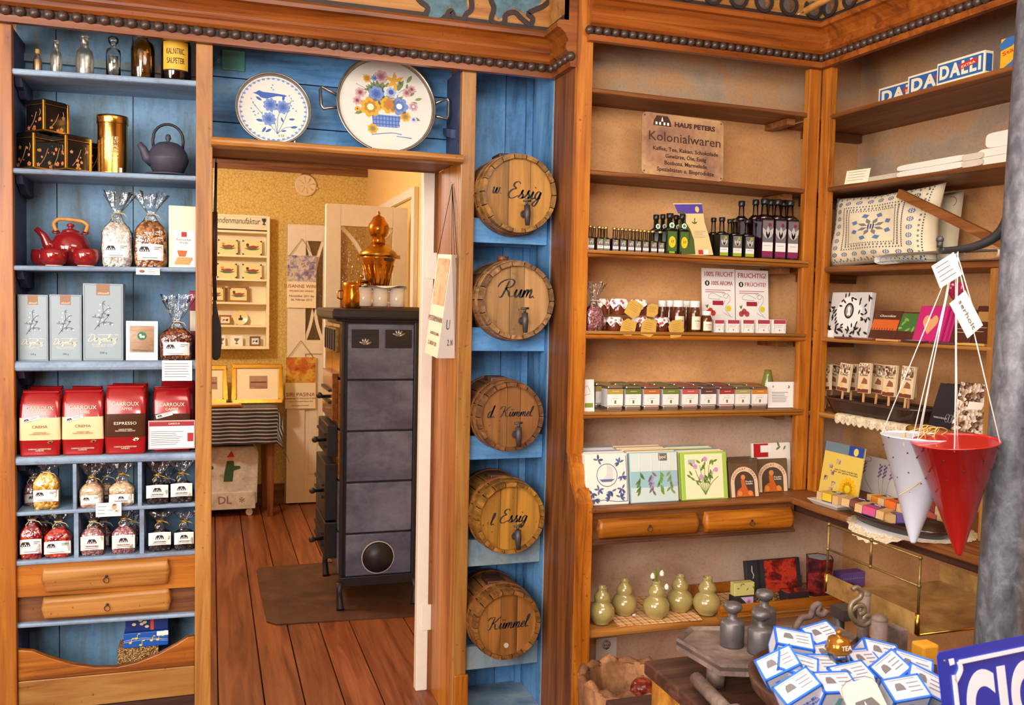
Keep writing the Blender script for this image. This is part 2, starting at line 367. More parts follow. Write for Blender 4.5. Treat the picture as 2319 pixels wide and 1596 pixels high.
def board(x0, z0, x1, z1, yf, yb, th, mat, name, parent, nose=.4):
    """shelf board whose rounded nose runs from (x0,z0) to (x1,z1), z = its top"""
    r = th*nose; pr = [(yb, 0), (yf+r, 0), (yf+r*.3, -th*.12), (yf, -th*.4), (yf, -th*.6), (yf+r*.3, -th*.88), (yf+r, -th), (yb, -th)]
    k = len(pr); mb = MB()
    mb.add([(x0, y, z0+z) for y, z in pr]+[(x1, y, z1+z) for y, z in pr],
           [tuple(range(k)), tuple(reversed(range(k, 2*k)))]+[(j, k+j, k+(j+1) % k, (j+1) % k) for j in range(k)])
    return mb.obj(name, mat, parent)
def bx(x0, x1, y0, y1, z0, z1, mat, name, parent, bevel=0): return MB().box(x0, x1, y0, y1, z0, z1).obj(name, mat, parent, bevel=bevel)

FLOORW = wood('floor_board', rgb(100, 50, 24), rgb(156, 86, 46), rgb(186, 118, 74), 'y', .8, .42, .35)
floor = MB().box(-2.2, 3.4, -1.5, 7.0, -.06, -.024).obj('floor', DARKW['y']); tag(floor, kind='structure')
fx = [-2.2, -1.9, -1.6, -1.3, -1.0, -.72, -.46, -.2]
# joints read off the doorway
for a in ((600, 1593), (692, 1593), (782, 1593), (871.5, 1593)): fx.append(PZ(a[0], a[1], 0).x)
fx += [.88, 1.05, 1.22, 1.5, 1.8, 2.1, 2.4, 2.7, 3.0, 3.4]
fx.insert(8, .03)
for i in range(len(fx)-1):
    MB().box(fx[i]+.0025, fx[i+1]-.0025, -1.5, 6.98, -.024, 0).obj('floor_board', FLOORW, floor, bevel=.002)

XPL_ = P(28, 300, YF).x-.055
# walls of the shop
wb = MB().box(1.153, 2.62, YW, YW+.12, 0, 2.8).obj('wall_back', PLAST); tag(wb, kind='structure')
wr = MB(); q = [WQ(-.25, .345, 0), WQ(4.6, .345, 0), WQ(4.6, .45, 0), WQ(-.25, .45, 0)]
wr.hexa([tuple(v) for v in q]+[(v.x, v.y, 2.8) for v in q]); wr = wr.obj('wall_right', PLASTO); tag(wr, kind='structure')
tag(MB().box(-2.3, 3.4, -1.7, -1.6, 0, 2.8).obj('wall_front', BROWN['z']), kind='structure'); tag(MB().box(-2.3, -2.2, -1.6, YB+.1, 0, 2.8).obj('wall_left', PLASTO), kind='structure'); tag(MB().box(-2.2, XPL_-.6, YB+.02, YB+.1, 0, 2.8).obj('wall_back_left', PLASTO), kind='structure')
ceil_ = MB().box(-2.2, 3.4, -1.6, YB+.1, 2.8, 2.84).obj('ceiling', WHITE); tag(ceil_, kind='structure')

# ---- left grocery cabinet -------------------------------------------------
ZC = P(640, 118, YF).z
cab = thing('grocery_cabinet', 'tall pine cabinet with blue shelves, bags and tins left of the doorway', 'cabinet')
XL, XR_ = P(28, 300, YF).x, P(443.5, 300, YF).x
X2 = P(480, 800, YF).x; XPL = XL-.055
bx(XPL, XL, YF, YF+.03, 0, ZC, PINE['z'], 'post', cab, .003)
bx(XR_, X2, YF, YF+.03, 0, ZC, PALE['z'], 'post', cab, .003)
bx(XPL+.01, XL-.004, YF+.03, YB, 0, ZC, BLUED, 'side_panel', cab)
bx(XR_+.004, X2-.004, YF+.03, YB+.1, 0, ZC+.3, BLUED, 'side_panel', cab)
jx = [XL-.03, P(129, 400, YB).x, P(302, 400, YB).x, XR_+.03]
for i in range(3): bx(jx[i]+.001, jx[i+1]-.002, YB, YB+.018, .1, ZC+.06, BLUEC, 'back_plank', cab)
bx(XL-.03, XR_+.03, YB-.02, YB-.001, ZC-.055, ZC-.03, BLUEG, 'batten', cab)
LSH = [((33.7, 153.6), (441.8, 181), .018), ((36.4, 379.8), (441.8, 397.4), .016), ((38, 600.8), (440, 605.3), .015),
       ((42.3, 819), (438.5, 816.5), .03), ((45, 1035.7), (437, 1025.3), .026)]
LZ = []
for a, b, th in LSH:
    pa, pb = P(*a, YF+.004), P(*b, YF+.004); LZ.append((pa.z, pb.z))
    board(XL-.003, pa.z, XR_+.003, pb.z, YF+.004, YB-.001, th, SHELFB, 'shelf', cab)
    zz = pa.z-th                                                  # shaped cleat carrying the shelf at the left side
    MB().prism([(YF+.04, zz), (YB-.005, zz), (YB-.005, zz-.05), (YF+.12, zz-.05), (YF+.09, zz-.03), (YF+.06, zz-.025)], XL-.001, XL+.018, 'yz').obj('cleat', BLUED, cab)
# far-left neighbour bay that only peeks in
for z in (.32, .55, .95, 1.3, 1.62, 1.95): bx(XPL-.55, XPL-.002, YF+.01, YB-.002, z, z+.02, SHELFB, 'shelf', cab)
for k, (z0, z1) in enumerate(((.38, .5), (.5, .66), (.66, .8))): bx(XPL-.55, XPL-.006, YF+.012, YF+.03, z0+.006, z1, PINE['x'], 'drawer_front', cab, .003)
bx(XPL-.58, XPL, YB, YB+.018, .1, ZC+.3, BLUEC, 'back_plank', cab)
def lz(k, X): a, b = LZ[k]; return a+(b-a)*(X-XL)/(XR_-XL)
# cubby holes
pa, pb = P(48, 1160, YF+.01), P(437, 1139, YF+.01); CUB1 = (pa.z, pb.z)
board(XL, pa.z, XR_, pb.z, YF+.01, YB-.002, .012, SHELFB, 'cubby_shelf', cab, .2)
qa, qb = P(50, 1270, YF+.01), P(438, 1246, YF+.01); CUB2 = (qa.z, qb.z)
board(XL, qa.z, XR_, qb.z, YF+.006, YB-.002, .014, SHELFB, 'cubby_shelf', cab, .2)
def cz(c, X): return c[0]+(c[1]-c[0])*(X-XL)/(XR_-XL)
for px0, px1, r in ((165, 173, 0), (312, 321, 0), (167, 177, 1), (316, 326, 1)):
    x0, x1 = P(px0, 1100, YF+.012).x, P(px1, 1100, YF+.012).x
    top = lz(4, x0)-.026 if r == 0 else cz(CUB1, x0)-.012; bot = cz(CUB1, x0) if r == 0 else cz(CUB2, x0)
    bx(x0, x1, YF+.012, YB-.003, bot, top, SHELFB, 'divider', cab)
# two drawers with raised pale panels and ring pulls
def ring_pull(parent, x, y, z, R=.0085):
    k = MB().ball((x, y-.004, z), .0042, n=10).obj('ring_pull', IRON_D, parent)
    MB().tube([(x+R*math.cos(a), y-.006-.003*math.cos(a*1), z-.003-R+R*math.sin(a)) for a in [2*PI*i/18 for i in range(18)]], .0011, 6, closed=True).obj('ring', IRON_D, k)
def quad_front(c, y0, y1, mat, name, parent, rr=.012, bulge=0):
    """panel given by 4 corners (tl,tr,br,bl) as (x,z), with rounded side edges"""
    (ax, az), (bx_, bz), (cx, cz_), (dx, dz) = c; mb = MB(); nu, nv = 10, 6
    def fn(u, v):
        x = (ax*(1-u)+bx_*u)*(1-v)+(dx*(1-u)+cx*u)*v; z = (az*(1-u)+bz*u)*(1-v)+(dz*(1-u)+cz_*u)*v
        e = max(0, 1-min(u, 1-u)/.04)*math.sin(math.pi*0+abs(v-.5)*2*math.pi/2)**2*rr*.8
        x += e if u < .5 else -e
        edge = min(1, min(u, 1-u)/.02, min(v, 1-v)/.08)
        return (x, y1+(y0-y1)*(edge**.5 if edge < 1 else 1)-bulge*math.sin(PI*v)*min(1, edge), z)
    us = [0, .008, .02, .05, .2, .5, .8, .95, .98, .992, 1]; vs_ = [0, .03, .08, .25, .5, .75, .92, .97, 1]
    mb.grid(lambda u, v: fn(us[round(u*10)], vs_[round(v*8)]), 10, 8); return mb.obj(name, mat, parent)
def q4(*p, Y): return [(P(a, b, Y).x, P(a, b, Y).z) for a, b in p]
zr0, zr1 = P(52, 1352, YF+.012).z, P(436, 1329, YF+.012).z
MB().hexa([(XL, YF+.012, zr0), (XR_, YF+.012, zr1), (XR_, YF+.03, zr1), (XL, YF+.03, zr0), (XL, YF+.012, qa.z-.014), (XR_, YF+.012, qb.z-.014), (XR_, YF+.03, qb.z-.014), (XL, YF+.03, qa.z-.014)]).obj('drawer_rail', PINE['x'], cab)
d1 = quad_front(q4((88, 1286), (388, 1266), (387, 1322), (96, 1343), Y=YF), YF-.01, YF+.012, PALE['x'], 'drawer', cab)
c0 = P(241, 1304, YF-.01); ring_pull(d1, c0.x, YF-.011, c0.z)
za, zb = P(60, 1410, YF+.02).z, P(436, 1386, YF+.02).z
MB().hexa([(XL, YF+.03, za), (XR_, YF+.03, zb), (XR_, YF+.05, zb), (XL, YF+.05, za), (XL, YF+.03, zr0), (XR_, YF+.03, zr1), (XR_, YF+.05, zr1), (XL, YF+.05, zr0)]).obj('drawer_rail', BROWN['x'], cab)
d2 = quad_front(q4((89, 1355), (390, 1328), (390, 1384), (92, 1403), Y=YF+.01), YF+.002, YF+.03, PALE['x'], 'drawer', cab)
c0 = P(243, 1368, YF); ring_pull(d2, c0.x, YF+.001, c0.z)
board(XL, za, XR_, zb, YF+.012, YB-.002, .014, SHELFB, 'shelf', cab)
# bin with scooped front
BINZ = P(240, 1585, YF+.02).z-.05
top = [(54, 1470), (75, 1474), (110, 1488), (160, 1503), (215, 1511), (265, 1510), (310, 1500), (360, 1480), (400, 1458), (425, 1442), (438, 1440)]
jn = [(P(54, 1541, YF+.014).x, P(54, 1541, YF+.014).z), (P(438, 1506, YF+.014).x, P(438, 1506, YF+.014).z)]
up = [(P(a, b, YF+.014).x, P(a, b, YF+.014).z) for a, b in top]; up[0] = (XL, up[0][1]); up[-1] = (XR_, up[-1][1])
bin_ = MB().prism(up+[(XR_, jn[1][1]), (XL, jn[0][1])], YF+.012, YF+.034).obj('bin_board', PINE['x'], cab, bevel=.003)
zl, zr_ = P(54, 1600, YF).z-.02, P(438, 1576, YF).z
MB().prism([(XL, jn[0][1]-.0015), (XR_, jn[1][1]-.0015), (XR_, zr_), (XL, zr_)], YF+.012, YF+.034).obj('bin_board', PALE['x'], cab, bevel=.003)
bx(XL, XR_, YF+.034, YB, zr_-.02, zr_, SHELFB, 'shelf', cab)
BINFLOOR = zr_
bx(XL, XR_, YF+.02, YF+.04, 0, zr_-.004, DARKW['x'], 'plinth', cab)

# ---- doorway surround with plate niche ------------------------------------
door = thing('doorway_surround', 'pine doorway surround with a blue plate niche above the opening', 'door frame')
XB0, XB1 = P(1040, 600, YF).x, P(1072, 600, YF).x
XJ = XB0                                                           # right jamb face
n0, n1 = P(485, 313, YF-.02), P(1040, 345, YF-.02); NZ = (n0.z+n1.z)/2
ntop = MB(); nb = P(485, 333, YF-.02).z; NB = (nb+P(1040, 366, YF-.02).z)/2
NS = P(735, 371, 3.384).z
board(X2-.004, NZ, XB0+.002, NZ, YF-.03, YF+.03, NZ-NB, PALE['x'], 'niche_shelf', door, .5)
bx(X2-.004, XB0+.002, YF+.03, YB+.1, NS+.0005, NZ, PALE['x'], 'niche_floor', door)
bx(X2, XB0, YF+.03, YF+.334, NS-.004, NS, BROWN['x'], 'soffit', door)
bx(X2, XB0, YF+.32, YF+.337, NS-.008, NZ-.001, BROWN['x'], 'lintel', door)
yy = [NZ-.01, P(700, 291, YB).z, P(700, 215, YB).z+.035, ZC+.06]
for i in range(3): bx(X2-.002, XB0+.02, YB, YB+.02, yy[i]+.001, yy[i+1]-.003, BLUEH, 'back_plank', door)
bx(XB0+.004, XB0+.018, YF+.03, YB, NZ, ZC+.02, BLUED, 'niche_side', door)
bx(XB0, XB0+.02, YF+.03, 3.384, 0, NS-.004, PINE['z'], 'jamb', door, .003)
bx(X2-.03, X2-.001, YF+.03, 3.384, 0, NS-.004, PINE['z'], 'jamb', door, .003)
# cleat block on the niche side
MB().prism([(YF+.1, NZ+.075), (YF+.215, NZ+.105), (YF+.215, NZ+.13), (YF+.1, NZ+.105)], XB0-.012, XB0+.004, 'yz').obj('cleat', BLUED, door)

# ---- barrel rack -----------------------------------------------------------
rack = thing('barrel_rack', 'tall narrow blue rack with pine posts holding five stacked barrels', 'rack')
XS = P(1254, 300, YF).x
bx(XB0, XB1, YF, YF+.03, 0, ZC, PALE['z'], 'post', rack, .003)
bx(XB0+.006, XB1+.006, YF-.012, YF, 0, P(1030, 1528, YF).z, PINE['z'], 'post_foot', rack, .003)
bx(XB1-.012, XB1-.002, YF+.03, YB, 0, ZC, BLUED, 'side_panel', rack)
jx = [XB1-.01, P(1144.6, 300, YB).x, P(1190, 300, YB).x, XS+.002]
for i in range(3): bx(jx[i]+.001, jx[i+1]-.002, YB, YB+.018, 0, ZC+.3, BLUE, 'back_plank', rack)
bx(XS-.03, XS-.006, YB-.02, YB-.001, 0, ZC+.3, BLUE, 'corner_batten', rack)
bx(XS-.004, XS-.0005, YF+.004, YB+.018, 0, ZC+.3, BLUE, 'side_panel', rack)
CR = [(497, 552), (742, 795), (985, 1038), (1217, 1276), (1455, 1506)]
CZ = []
for k, (a, b) in enumerate(CR):
    za_, zb_ = P(1160, a, YF+.03).z, P(1160, b, YF+.03).z; CZ.append((za_, zb_))
    bx(XB1-.002, XS-.005, YF+.03, YF+.055, zb_, za_, BLUEG if k > 2 else BLUEH, 'cradle_board', rack, .002)
    bx(XB1-.002, XS-.005, YF+.2, YF+.222, zb_, za_, BLUEH, 'cradle_board', rack, .002)
bx(XB1, XS-.005, YF+.01, YB, .02, .045, BLUEG, 'shelf', rack)

# ---- right-hand grocery shelf ----------------------------------------------
shelf = thing('grocery_shelf', 'wide pine shelf with plaster back and two drawers right of the barrels', 'shelf')
ZC2 = P(1582, 124.5, YR).z
XP = P(1336, 400, YR).x; XRR = P(1829, 300, YR).x
# side panel with carved step, outline in (y,z)
zst0, zst1 = P(1290, 1025, YR).z, P(1310, 1165, YL).z
prof = [(YF+.0, 0), (YF, 2.75), (YR+.02, 2.75), (YR+.02, zst0), (YR+.006, zst0-.012), (YR+.004, zst0-.03), (YR-.014, zst0-.045), (YR-.02, zst0-.07), (YR-.022, zst0-.095), (YR-.04, zst0-.115), (YL+.02, zst1+.035), (YL+.02, 0)]
MB().prism(prof, XS, XS+.03, 'yz').obj('side_panel', BROWN['z'], shelf)
pp = [(YR, 2.75), (YR, zst0), (YR-.014, zst0-.012), (YR-.016, zst0-.03), (YR-.034, zst0-.045), (YR-.04, zst0-.07), (YR-.042, zst0-.095), (YR-.06, zst0-.115), (YL, zst1+.035), (YL, 0), (YL+.02, 0), (YL+.02, zst1+.03), (YR-.04+.02, zst0-.115), (YR-.02, zst0-.07), (YR+.004, zst0-.03), (YR+.02, zst0), (YR+.02, 2.75)]
MB().prism(pp, XS+.002, XP, 'yz').obj('post', PINE['z'], shelf)
bx(XP-.04, XP-.002, YR+.02, YW, 0, 2.75, BROWN['z'], 'side_panel', shelf)
LGZ = P(1572, 1137, YL).z
bx(XRR, W0.x-.001, YR, YR+.03, LGZ, ZC2, PINE['z'], 'post', shelf, .004)
# back boards: greyed top, orange middle
bx(XP-.03, 2.5, YW-.012, YW-.001, P(1580, 240, YW).z, ZC2+.2, PLASTG, 'back_panel', shelf)
bx(XP-.03, 2.5, YW-.011, YW-.001, 1.2, P(1580, 240, YW).z, PLASTO, 'back_panel', shelf)
bx(XRR+.13, XRR+.165, YW-.03, YW-.012, LGZ, ZC2, PALE['z'], 'batten', shelf)
RSH = [((1336, 197), (1828, 255.3), .016), ((1333.6, 383.4), (1822.6, 427.4), .016), ((1327.8, 564.9), (1816.8, 590.2), .026), ((1325, 748.4), (1808, 755.7), .028), ((1318.7, 932.8), (1801.5, 925.5), .024)]
RZ = []
for k, (a, b, th) in enumerate(RSH):
    pa, pb = P(*a, YR+.004), P(*b, YR+.004); RZ.append((pa.z, pb.z))
    if k < 2: board(XP-.003, pa.z, XRR+.02, pb.z, YR+.004, YW-.012, th, BROWN['x'], 'shelf', shelf, .3)
    else:
        board(XP-.003, pa.z, XRR+.02, pb.z, YR-.008, YW-.012, .011, PALE['x'], 'shelf', shelf, .2)
        board(XP-.003, pa.z-.0112, XRR+.02, pb.z-.0112, YR-.006, YR+.03, th-.011, PINE['x'], 'shelf_edge', shelf, .6)
    bx(XRR-.055, XRR-.02, YR+.05, YW-.012, pb.z-th-.022, pb.z-th, BROWN['x'], 'cleat', shelf)
def rz(k, X): a, b = RZ[k]; return a+(b-a)*(X-XP)/(XRR-XP)
# serving ledge with two drawers
LX1 = P(1803, 1150, YL).x
ledge = board(XP-.004, LGZ, XRR-.07, LGZ, YL-.006, YW-.002, .02, BROWN['x'], 'ledge', shelf)
dz0 = P(1572, 1213, YL+.01).z
bx(XP, LX1, YL+.012, YW-.004, dz0, LGZ-.02, BROWN['x'], 'drawer_case', shelf)
bx(XP, LX1, YL+.002, YL+.02, dz0-.008, dz0+.002, DARKW['x'], 'drawer_rail', shelf)
d1 = quad_front(q4((1353, 1178), (1585, 1161), (1585, 1208), (1354, 1222), Y=YL), YL+.002, YL+.014, PINE['x'], 'drawer', shelf, .01, .012)
c0 = P(1471, 1190, YL-.012); ring_pull(d1, c0.x, YL-.012, c0.z, .008)
d2 = quad_front(q4((1594, 1160), (1799, 1149), (1799, 1196), (1594, 1208), Y=YL), YL+.002, YL+.014, PINE['x'], 'drawer', shelf, .01, .012)
c0 = P(1702, 1178, YL-.012); ring_pull(d2, c0.x, YL-.012, c0.z, .008)

# lower shelf with the gourd vases
LVZ = P(1450, 1352, YW).z
low = board(XP-.02, LVZ, 2.3, LVZ, PZ(1331, 1428, LVZ).y, YW-.002, .03, PALE['x'], 'low_shelf', None, .25)
tag(low, 'thick pale wooden board shelf below the drawers carrying gourd vases', 'shelf')
LVY = PZ(1331, 1428, LVZ).y

# ---- side shelf on the right wall -------------------------------------------
side = thing('side_shelf', 'pine shelf unit on the right wall with pillow and soaps', 'shelf', (W0.x, W0.y, 0), WROT)
# local frame: x towards the viewer, -y out into the shop, z up
def sl(p): v = p-W0; return (-(v.dot(WD)), v.dot(WN), p.z)
SD = .345                                                          # depth
def sbx(x0, x1, y0, y1, z0, z1, mat, name, bevel=0): return MB().box(x0, x1, y0, y1, z0, z1).obj(name, mat, side, bevel=bevel)
sbx(.001, .05, 0, .03, LGZ, ZC2, PINE['z'], 'post', .004)
SEND = sl(PW(2240, 600))[0]
WSH = [((1881.7, 257.4), (2301, 143.2), .016), ((1876, 423), (2289, 363), .016), ((1866, 603), (2277, 588), .022), ((1860, 764.5), (2229, 784.5), .014), ((1852, 933), (2217, 987), .018)]
WZ = []
for k, (a, b, th) in enumerate(WSH):
    pa, pb = sl(PW(*a)), sl(PW(*b)); zz = lambda x: pa[2]+(pb[2]-pa[2])*(x-pa[0])/(pb[0]-pa[0])
    x1 = SEND+.42 if k < 3 else SEND+.02
    WZ.append((zz(0), zz(1)))
    board(-.19, zz(-.19), x1, zz(x1), .002, SD-.012, th, BROWN['x'] if k < 3 else PALE['x'], 'shelf', side, .4)
    sbx(-.185, -.15, .06, SD-.02, zz(0)-th-.03, zz(0)-th, BROWN['y'], 'cleat')
def wz(k, x): a, b = WZ[k]; return a+(b-a)*x
sbx(-.19, SEND+.5, SD-.012, SD-.001, wz(1, 0)-.02, ZC2+.2, PLASTG, 'back_panel')
sbx(-.19, SEND+.5, SD-.011, SD-.001, .7, wz(1, 0)-.02, PLASTO, 'back_panel')
sbx(SEND, SEND+.035, .004, .04, LGZ, wz(2, SEND)-.022, PALE['z'], 'end_post', .004)
sbx(SEND+.42, SEND+.46, 0, .03, .6, ZC2, PINE['z'], 'post', .004)
# diagonal brace from the pillow shelf up
b0, b1 = sl(PW(2030, 437, .0)), sl(PW(2275, 556, -.0))
u = Vector((b1[0]-b0[0], 0, b1[2]-b0[2])).normalized(); nn = Vector((-u.z, 0, u.x))*.014
MB().hexa([(b0[0]-nn.x, .003, b0[2]-nn.z), (b1[0]-nn.x, .003, b1[2]-nn.z), (b1[0]-nn.x, .02, b1[2]-nn.z), (b0[0]-nn.x, .02, b0[2]-nn.z), (b0[0]+nn.x, .003, b0[2]+nn.z), (b1[0]+nn.x, .003, b1[2]+nn.z), (b1[0]+nn.x, .02, b1[2]+nn.z), (b0[0]+nn.x, .02, b0[2]+nn.z)]).obj('brace', BROWN['x'], side, bevel=.002)
# counter ledge of the side unit with quarter-round corner into the back ledge
pts = [(-.195, SD), (-.195, -.13), (.06, -.13), (.1, -.14), (.16, -.145), (.25, -.15), (.95, -.15), (.95, SD)]
MB().prism(pts, LGZ-.024, LGZ, 'xy').obj('ledge', BROWN['x'], side, bevel=.005)
sbx(0, .95, -.1, -.08, LGZ-.06, LGZ-.024, DARKW['x'], 'ledge_rail')

# ---- cornices --------------------------------------------------------------
cor = [(0, 0), (.022, 0), (.022, .02), (.012, .022), (.012, .044), (.026, .046), (.036, .054), (.040, .066), (.036, .078), (.030, .082), (.032, .09), (.042, .108), (.058, .122), (.070, .126), (.072, .138), (.064, .148), (.046, .150), (.046, .40), (0, .40)]
def cornice(path, z, name, label, pitch, br):
    c = sweep(path, [(o, z+h) for o, h in cor], CORN['x'], name, None); tag(c, label, None, None, 'structure')
    bm_ = MB().ball((0, 0, 0), br, n=12).mesh('bead', BEAD); pts = [Vector(p) for p in path]
    sweep(path, [(.0115, z+.021), (.0145, z+.021), (.0145, z+.045), (.0115, z+.045)], BLACKP, 'bead_ground', c)
    sweep(path, [(.03, z+.1505), (.0466, z+.1505), (.0466, z+.399), (.03, z+.399)], PALE['x'], 'frieze_board', c)
    # dark painted line along the foot of the frieze
    sweep(path, [(.046, z+.152), (.048, z+.152), (.048, z+.166), (.046, z+.166)], BLACKP, 'painted_line', c)
    for i in range(len(pts)-1):
        d = (pts[i+1]-pts[i]); L = d.length; d.normalize(); nrm = Vector((d.y, -d.x)); out = .012+br*.55
        s0 = out if i > 0 and ((pts[i]-pts[i-1]).normalized().cross(d)) > 0 else 0
        ea = 0
        if i > 0 and Vector((pts[i]-pts[i-1])).normalized().cross(d) < 0: ea = out      # inner corner: start after the overlap
        eb = 0
        if i < len(pts)-2 and d.cross((pts[i+2]-pts[i+1]).normalized()) < 0: eb = out
        k = max(1, int((L-ea-eb)/pitch))
        for j in range(k+1):
            p = pts[i]+d*(ea+(L-ea-eb)*j/k)+nrm*out
            if j == 0 and i > 0: continue
            link('bead', bm_, c, (p.x, p.y, z+.033))
    return c
# walking left to right the shop lies on the right-hand side
c1 = cornice([(XPL-.6, YF), (XS, YF), (XS, YR+.01)], ZC, 'trim_1', 'carved pine cornice with dark beads above cabinet, doorway and barrels', .0375, .0162)
e = WQ(1.25, 0, 0)
c2 = cornice([(XS+.032, YR), (W0.x, YR), (e.x, e.y)], ZC2, 'trim_2', 'carved pine cornice with dark beads above the corner shelves', .0305, .0150)
# scroll cut-outs of the left frieze: dark outline, blue field
def scroll(parent, pts, y, w0, mat, name):
    n = len(pts); L = []; R_ = []
    for i in range(n):
        a = Vector(pts[max(0, i-1)]); b = Vector(pts[min(n-1, i+1)]); t = (b-a).normalized(); nn = Vector((-t.y, t.x))
        L.append(Vector(pts[i])+nn*w0/2); R_.append(Vector(pts[i])-nn*w0/2)
    mb = MB()
    for i in range(n-1):
        q = [L[i], L[i+1], R_[i+1], R_[i]]; mb.hexa([(p.x, y, p.y) for p in q]+[(p.x, y-.004, p.y) for p in q])
    return mb.obj(name, mat, parent)
YFZ = YF-.0468
def fz(pts): return [(P(a, b, YFZ).x, P(a, b, YFZ).z) for a, b in pts]
TEAL = plain('frieze_blue', rgb(94, 128, 140), .6, 0, .3, 0, .5)
s1 = [(925, -40), (948, 0), (968, 18), (962, 40), (980, 52), (1005, 44), (1020, 24), (1030, 42), (1046, 46), (1056, 32), (1068, 18), (1064, -20)]
s2 = [(1108, -20), (1112, 2), (1118, 20), (1112, 45), (1128, 56), (1142, 50), (1145, 34), (1165, 28), (1180, 42), (1200, 56), (1206, 42), (1196, 30), (1230, 14), (1250, -5)]
s3 = [(560, -30), (572, 0), (600, 2), (618, 4), (640, -25)]
for s in (s1, s2, s3): scroll(c1, smooth_pts(fz(s), 4), YFZ, .017, BLACKP, 'scroll_outline')
for fl in ([(935, -40), (955, 0), (974, 18), (970, 38), (984, 44), (1000, 38), (1019, 14), (1036, 36), (1048, 36), (1057, 18), (1056, -40)],
           [(1112, -40), (1118, 5), (1122, 30), (1128, 44), (1138, 38), (1142, 26), (1165, 18), (1190, 32), (1225, 6), (1245, -40)]):
    MB().prism(fz(fl), YFZ-.0015, YFZ+.002).obj('scroll_field', TEAL, c1)
# ring scallops along the right frieze
def scallops(path_fn, s0, s1, z, parent, face):
    k = int((s1-s0)/.094); ring = MB(); R1, R0 = .038, .026
    pts = [(R1*math.cos(a), R1*math.sin(a)) for a in [PI*.8+PI*1.5*i/16 for i in range(17)]]
    inn = [(R0*math.cos(a), R0*math.sin(a)) for a in [PI*.8+PI*1.5*i/16 for i in range(17)]]
    for i in range(16):
        q = [pts[i], pts[i+1], inn[i+1], inn[i]]; ring.hexa([(u, 0, v) for u, v in q]+[(u, -.006, v) for u, v in q])
    rm = ring.mesh('scallop_ring', BLACKP)
    dk = MB(); dk.prism([(R0*math.cos(2*PI*i/20), R0*math.sin(2*PI*i/20)) for i in range(20)], .001, -.002); dm = dk.mesh('scallop_field', plain('frieze_grey', rgb(96, 90, 86), .6, 0, .3, 0, .4) if 'frieze_grey' not in MATS else MATS['frieze_grey'])
    hk = MB().prism([(-.002, .016), (.014, .012), (.02, -.004), (.012, -.016), (.004, -.02), (.008, -.006), (.004, .004)], 0, -.005); hm = hk.mesh('scallop_hook', BROWN['x'])
    for i in range(k+1):
        p, rz_ = path_fn(s0+(s1-s0)*i/k)
        for nm, me in (('scallop_ring', rm), ('scallop_field', dm), ('scallop_hook', hm)): link(nm, me, parent, (p.x, p.y, z), (0, 0, rz_))
scallops(lambda s: (Vector((s, YR-.047, 0)), 0), XP+.01, W0.x-.085, ZC2+.195, c2, 0)
scallops(lambda s: (WQ(s, -.047, 0), WROT), .09, 1.1, ZC2+.195, c2, 1)
MB().box(XS+.03, W0.x+.4, YR+.03, YW, ZC2+.33, ZC2+.345).obj('top_board', DARKW['x'], c2)

# ---------------------------------------------------------------- back room seen through the doorway
YFAR, XRW = 6.87, 1.11
def wallpaper():
    mt, nt, b = newmat('crackled_yellow_wallpaper')
    vo = nt.nodes.new('ShaderNodeTexVoronoi'); vo.feature = 'DISTANCE_TO_EDGE'; vo.inputs['Scale'].default_value = 1
    nz = nt.nodes.new('ShaderNodeTexNoise'); v = coords(nt, (42, 42, 42)); nz.inputs['Scale'].default_value = 1.5; nt.links.new(v, nz.inputs['Vector'])
    ad = nt.nodes.new('ShaderNodeVectorMath'); ad.operation = 'ADD'; nt.links.new(v, ad.inputs[0]); nt.links.new(nz.outputs[1], ad.inputs[1]); nt.links.new(ad.outputs[0], vo.inputs['Vector'])
    r = ramp(nt, [(.0, rgb(176, 136, 74)), (.06, rgb(220, 188, 104)), (.5, rgb(226, 196, 112))]); nt.links.new(vo.outputs[0], r.inputs[0])
    nt.links.new(r.outputs[0], b.inputs['Base Color']); b.inputs['Roughness'].default_value = .7; return mt
WPAPER = wallpaper(); YELL = plain('yellow_distemper', rgb(236, 198, 128), .7, 0, .3, 0, .08)
tag(MB().box(-1.6, XRW+.1, YFAR, YFAR+.1, 0, 2.52).obj('wall_far', WPAPER), kind='structure')
tag(MB().box(XRW, XRW+.1, 3.384, YFAR, 0, 2.52).obj('wall_far_right', YELL), kind='structure')
tag(MB().box(-1.6, -1.5, 3.384, YFAR, 0, 2.52).obj('wall_far_left', YELL), kind='structure')
tag(MB().box(-1.6, XRW+.1, 3.3, YFAR+.1, 2.5, 2.54).obj('ceiling_back_room', YELL), kind='structure')
pw_ = MB().box(-1.6, X2-.03, YB+.02, 3.384, 0, 2.52).box(XB0+.02, XS, YB+.02, 3.384, 0, 2.52).box(X2-.03, XB0+.02, YB+.121, 3.384, NZ+.001, 2.52)
tag(pw_.obj('wall_partition', YELL), kind='structure')
zt0 = P(690, 393, YFAR).z
rail_ = MB().box(-1.5, XRW, YFAR-.03, YFAR, zt0, zt0+.035).box(-1.5, XRW, YFAR-.02, YFAR, zt0+.035, zt0+.06)
tag(rail_.obj('trim_3', BROWN['x']), kind='structure')
zs = P(560, 1097, YFAR).z
tag(MB().box(-1.5, .52, YFAR-.022, YFAR, 0, zs).obj('baseboard_far', BROWN['x']), kind='structure')
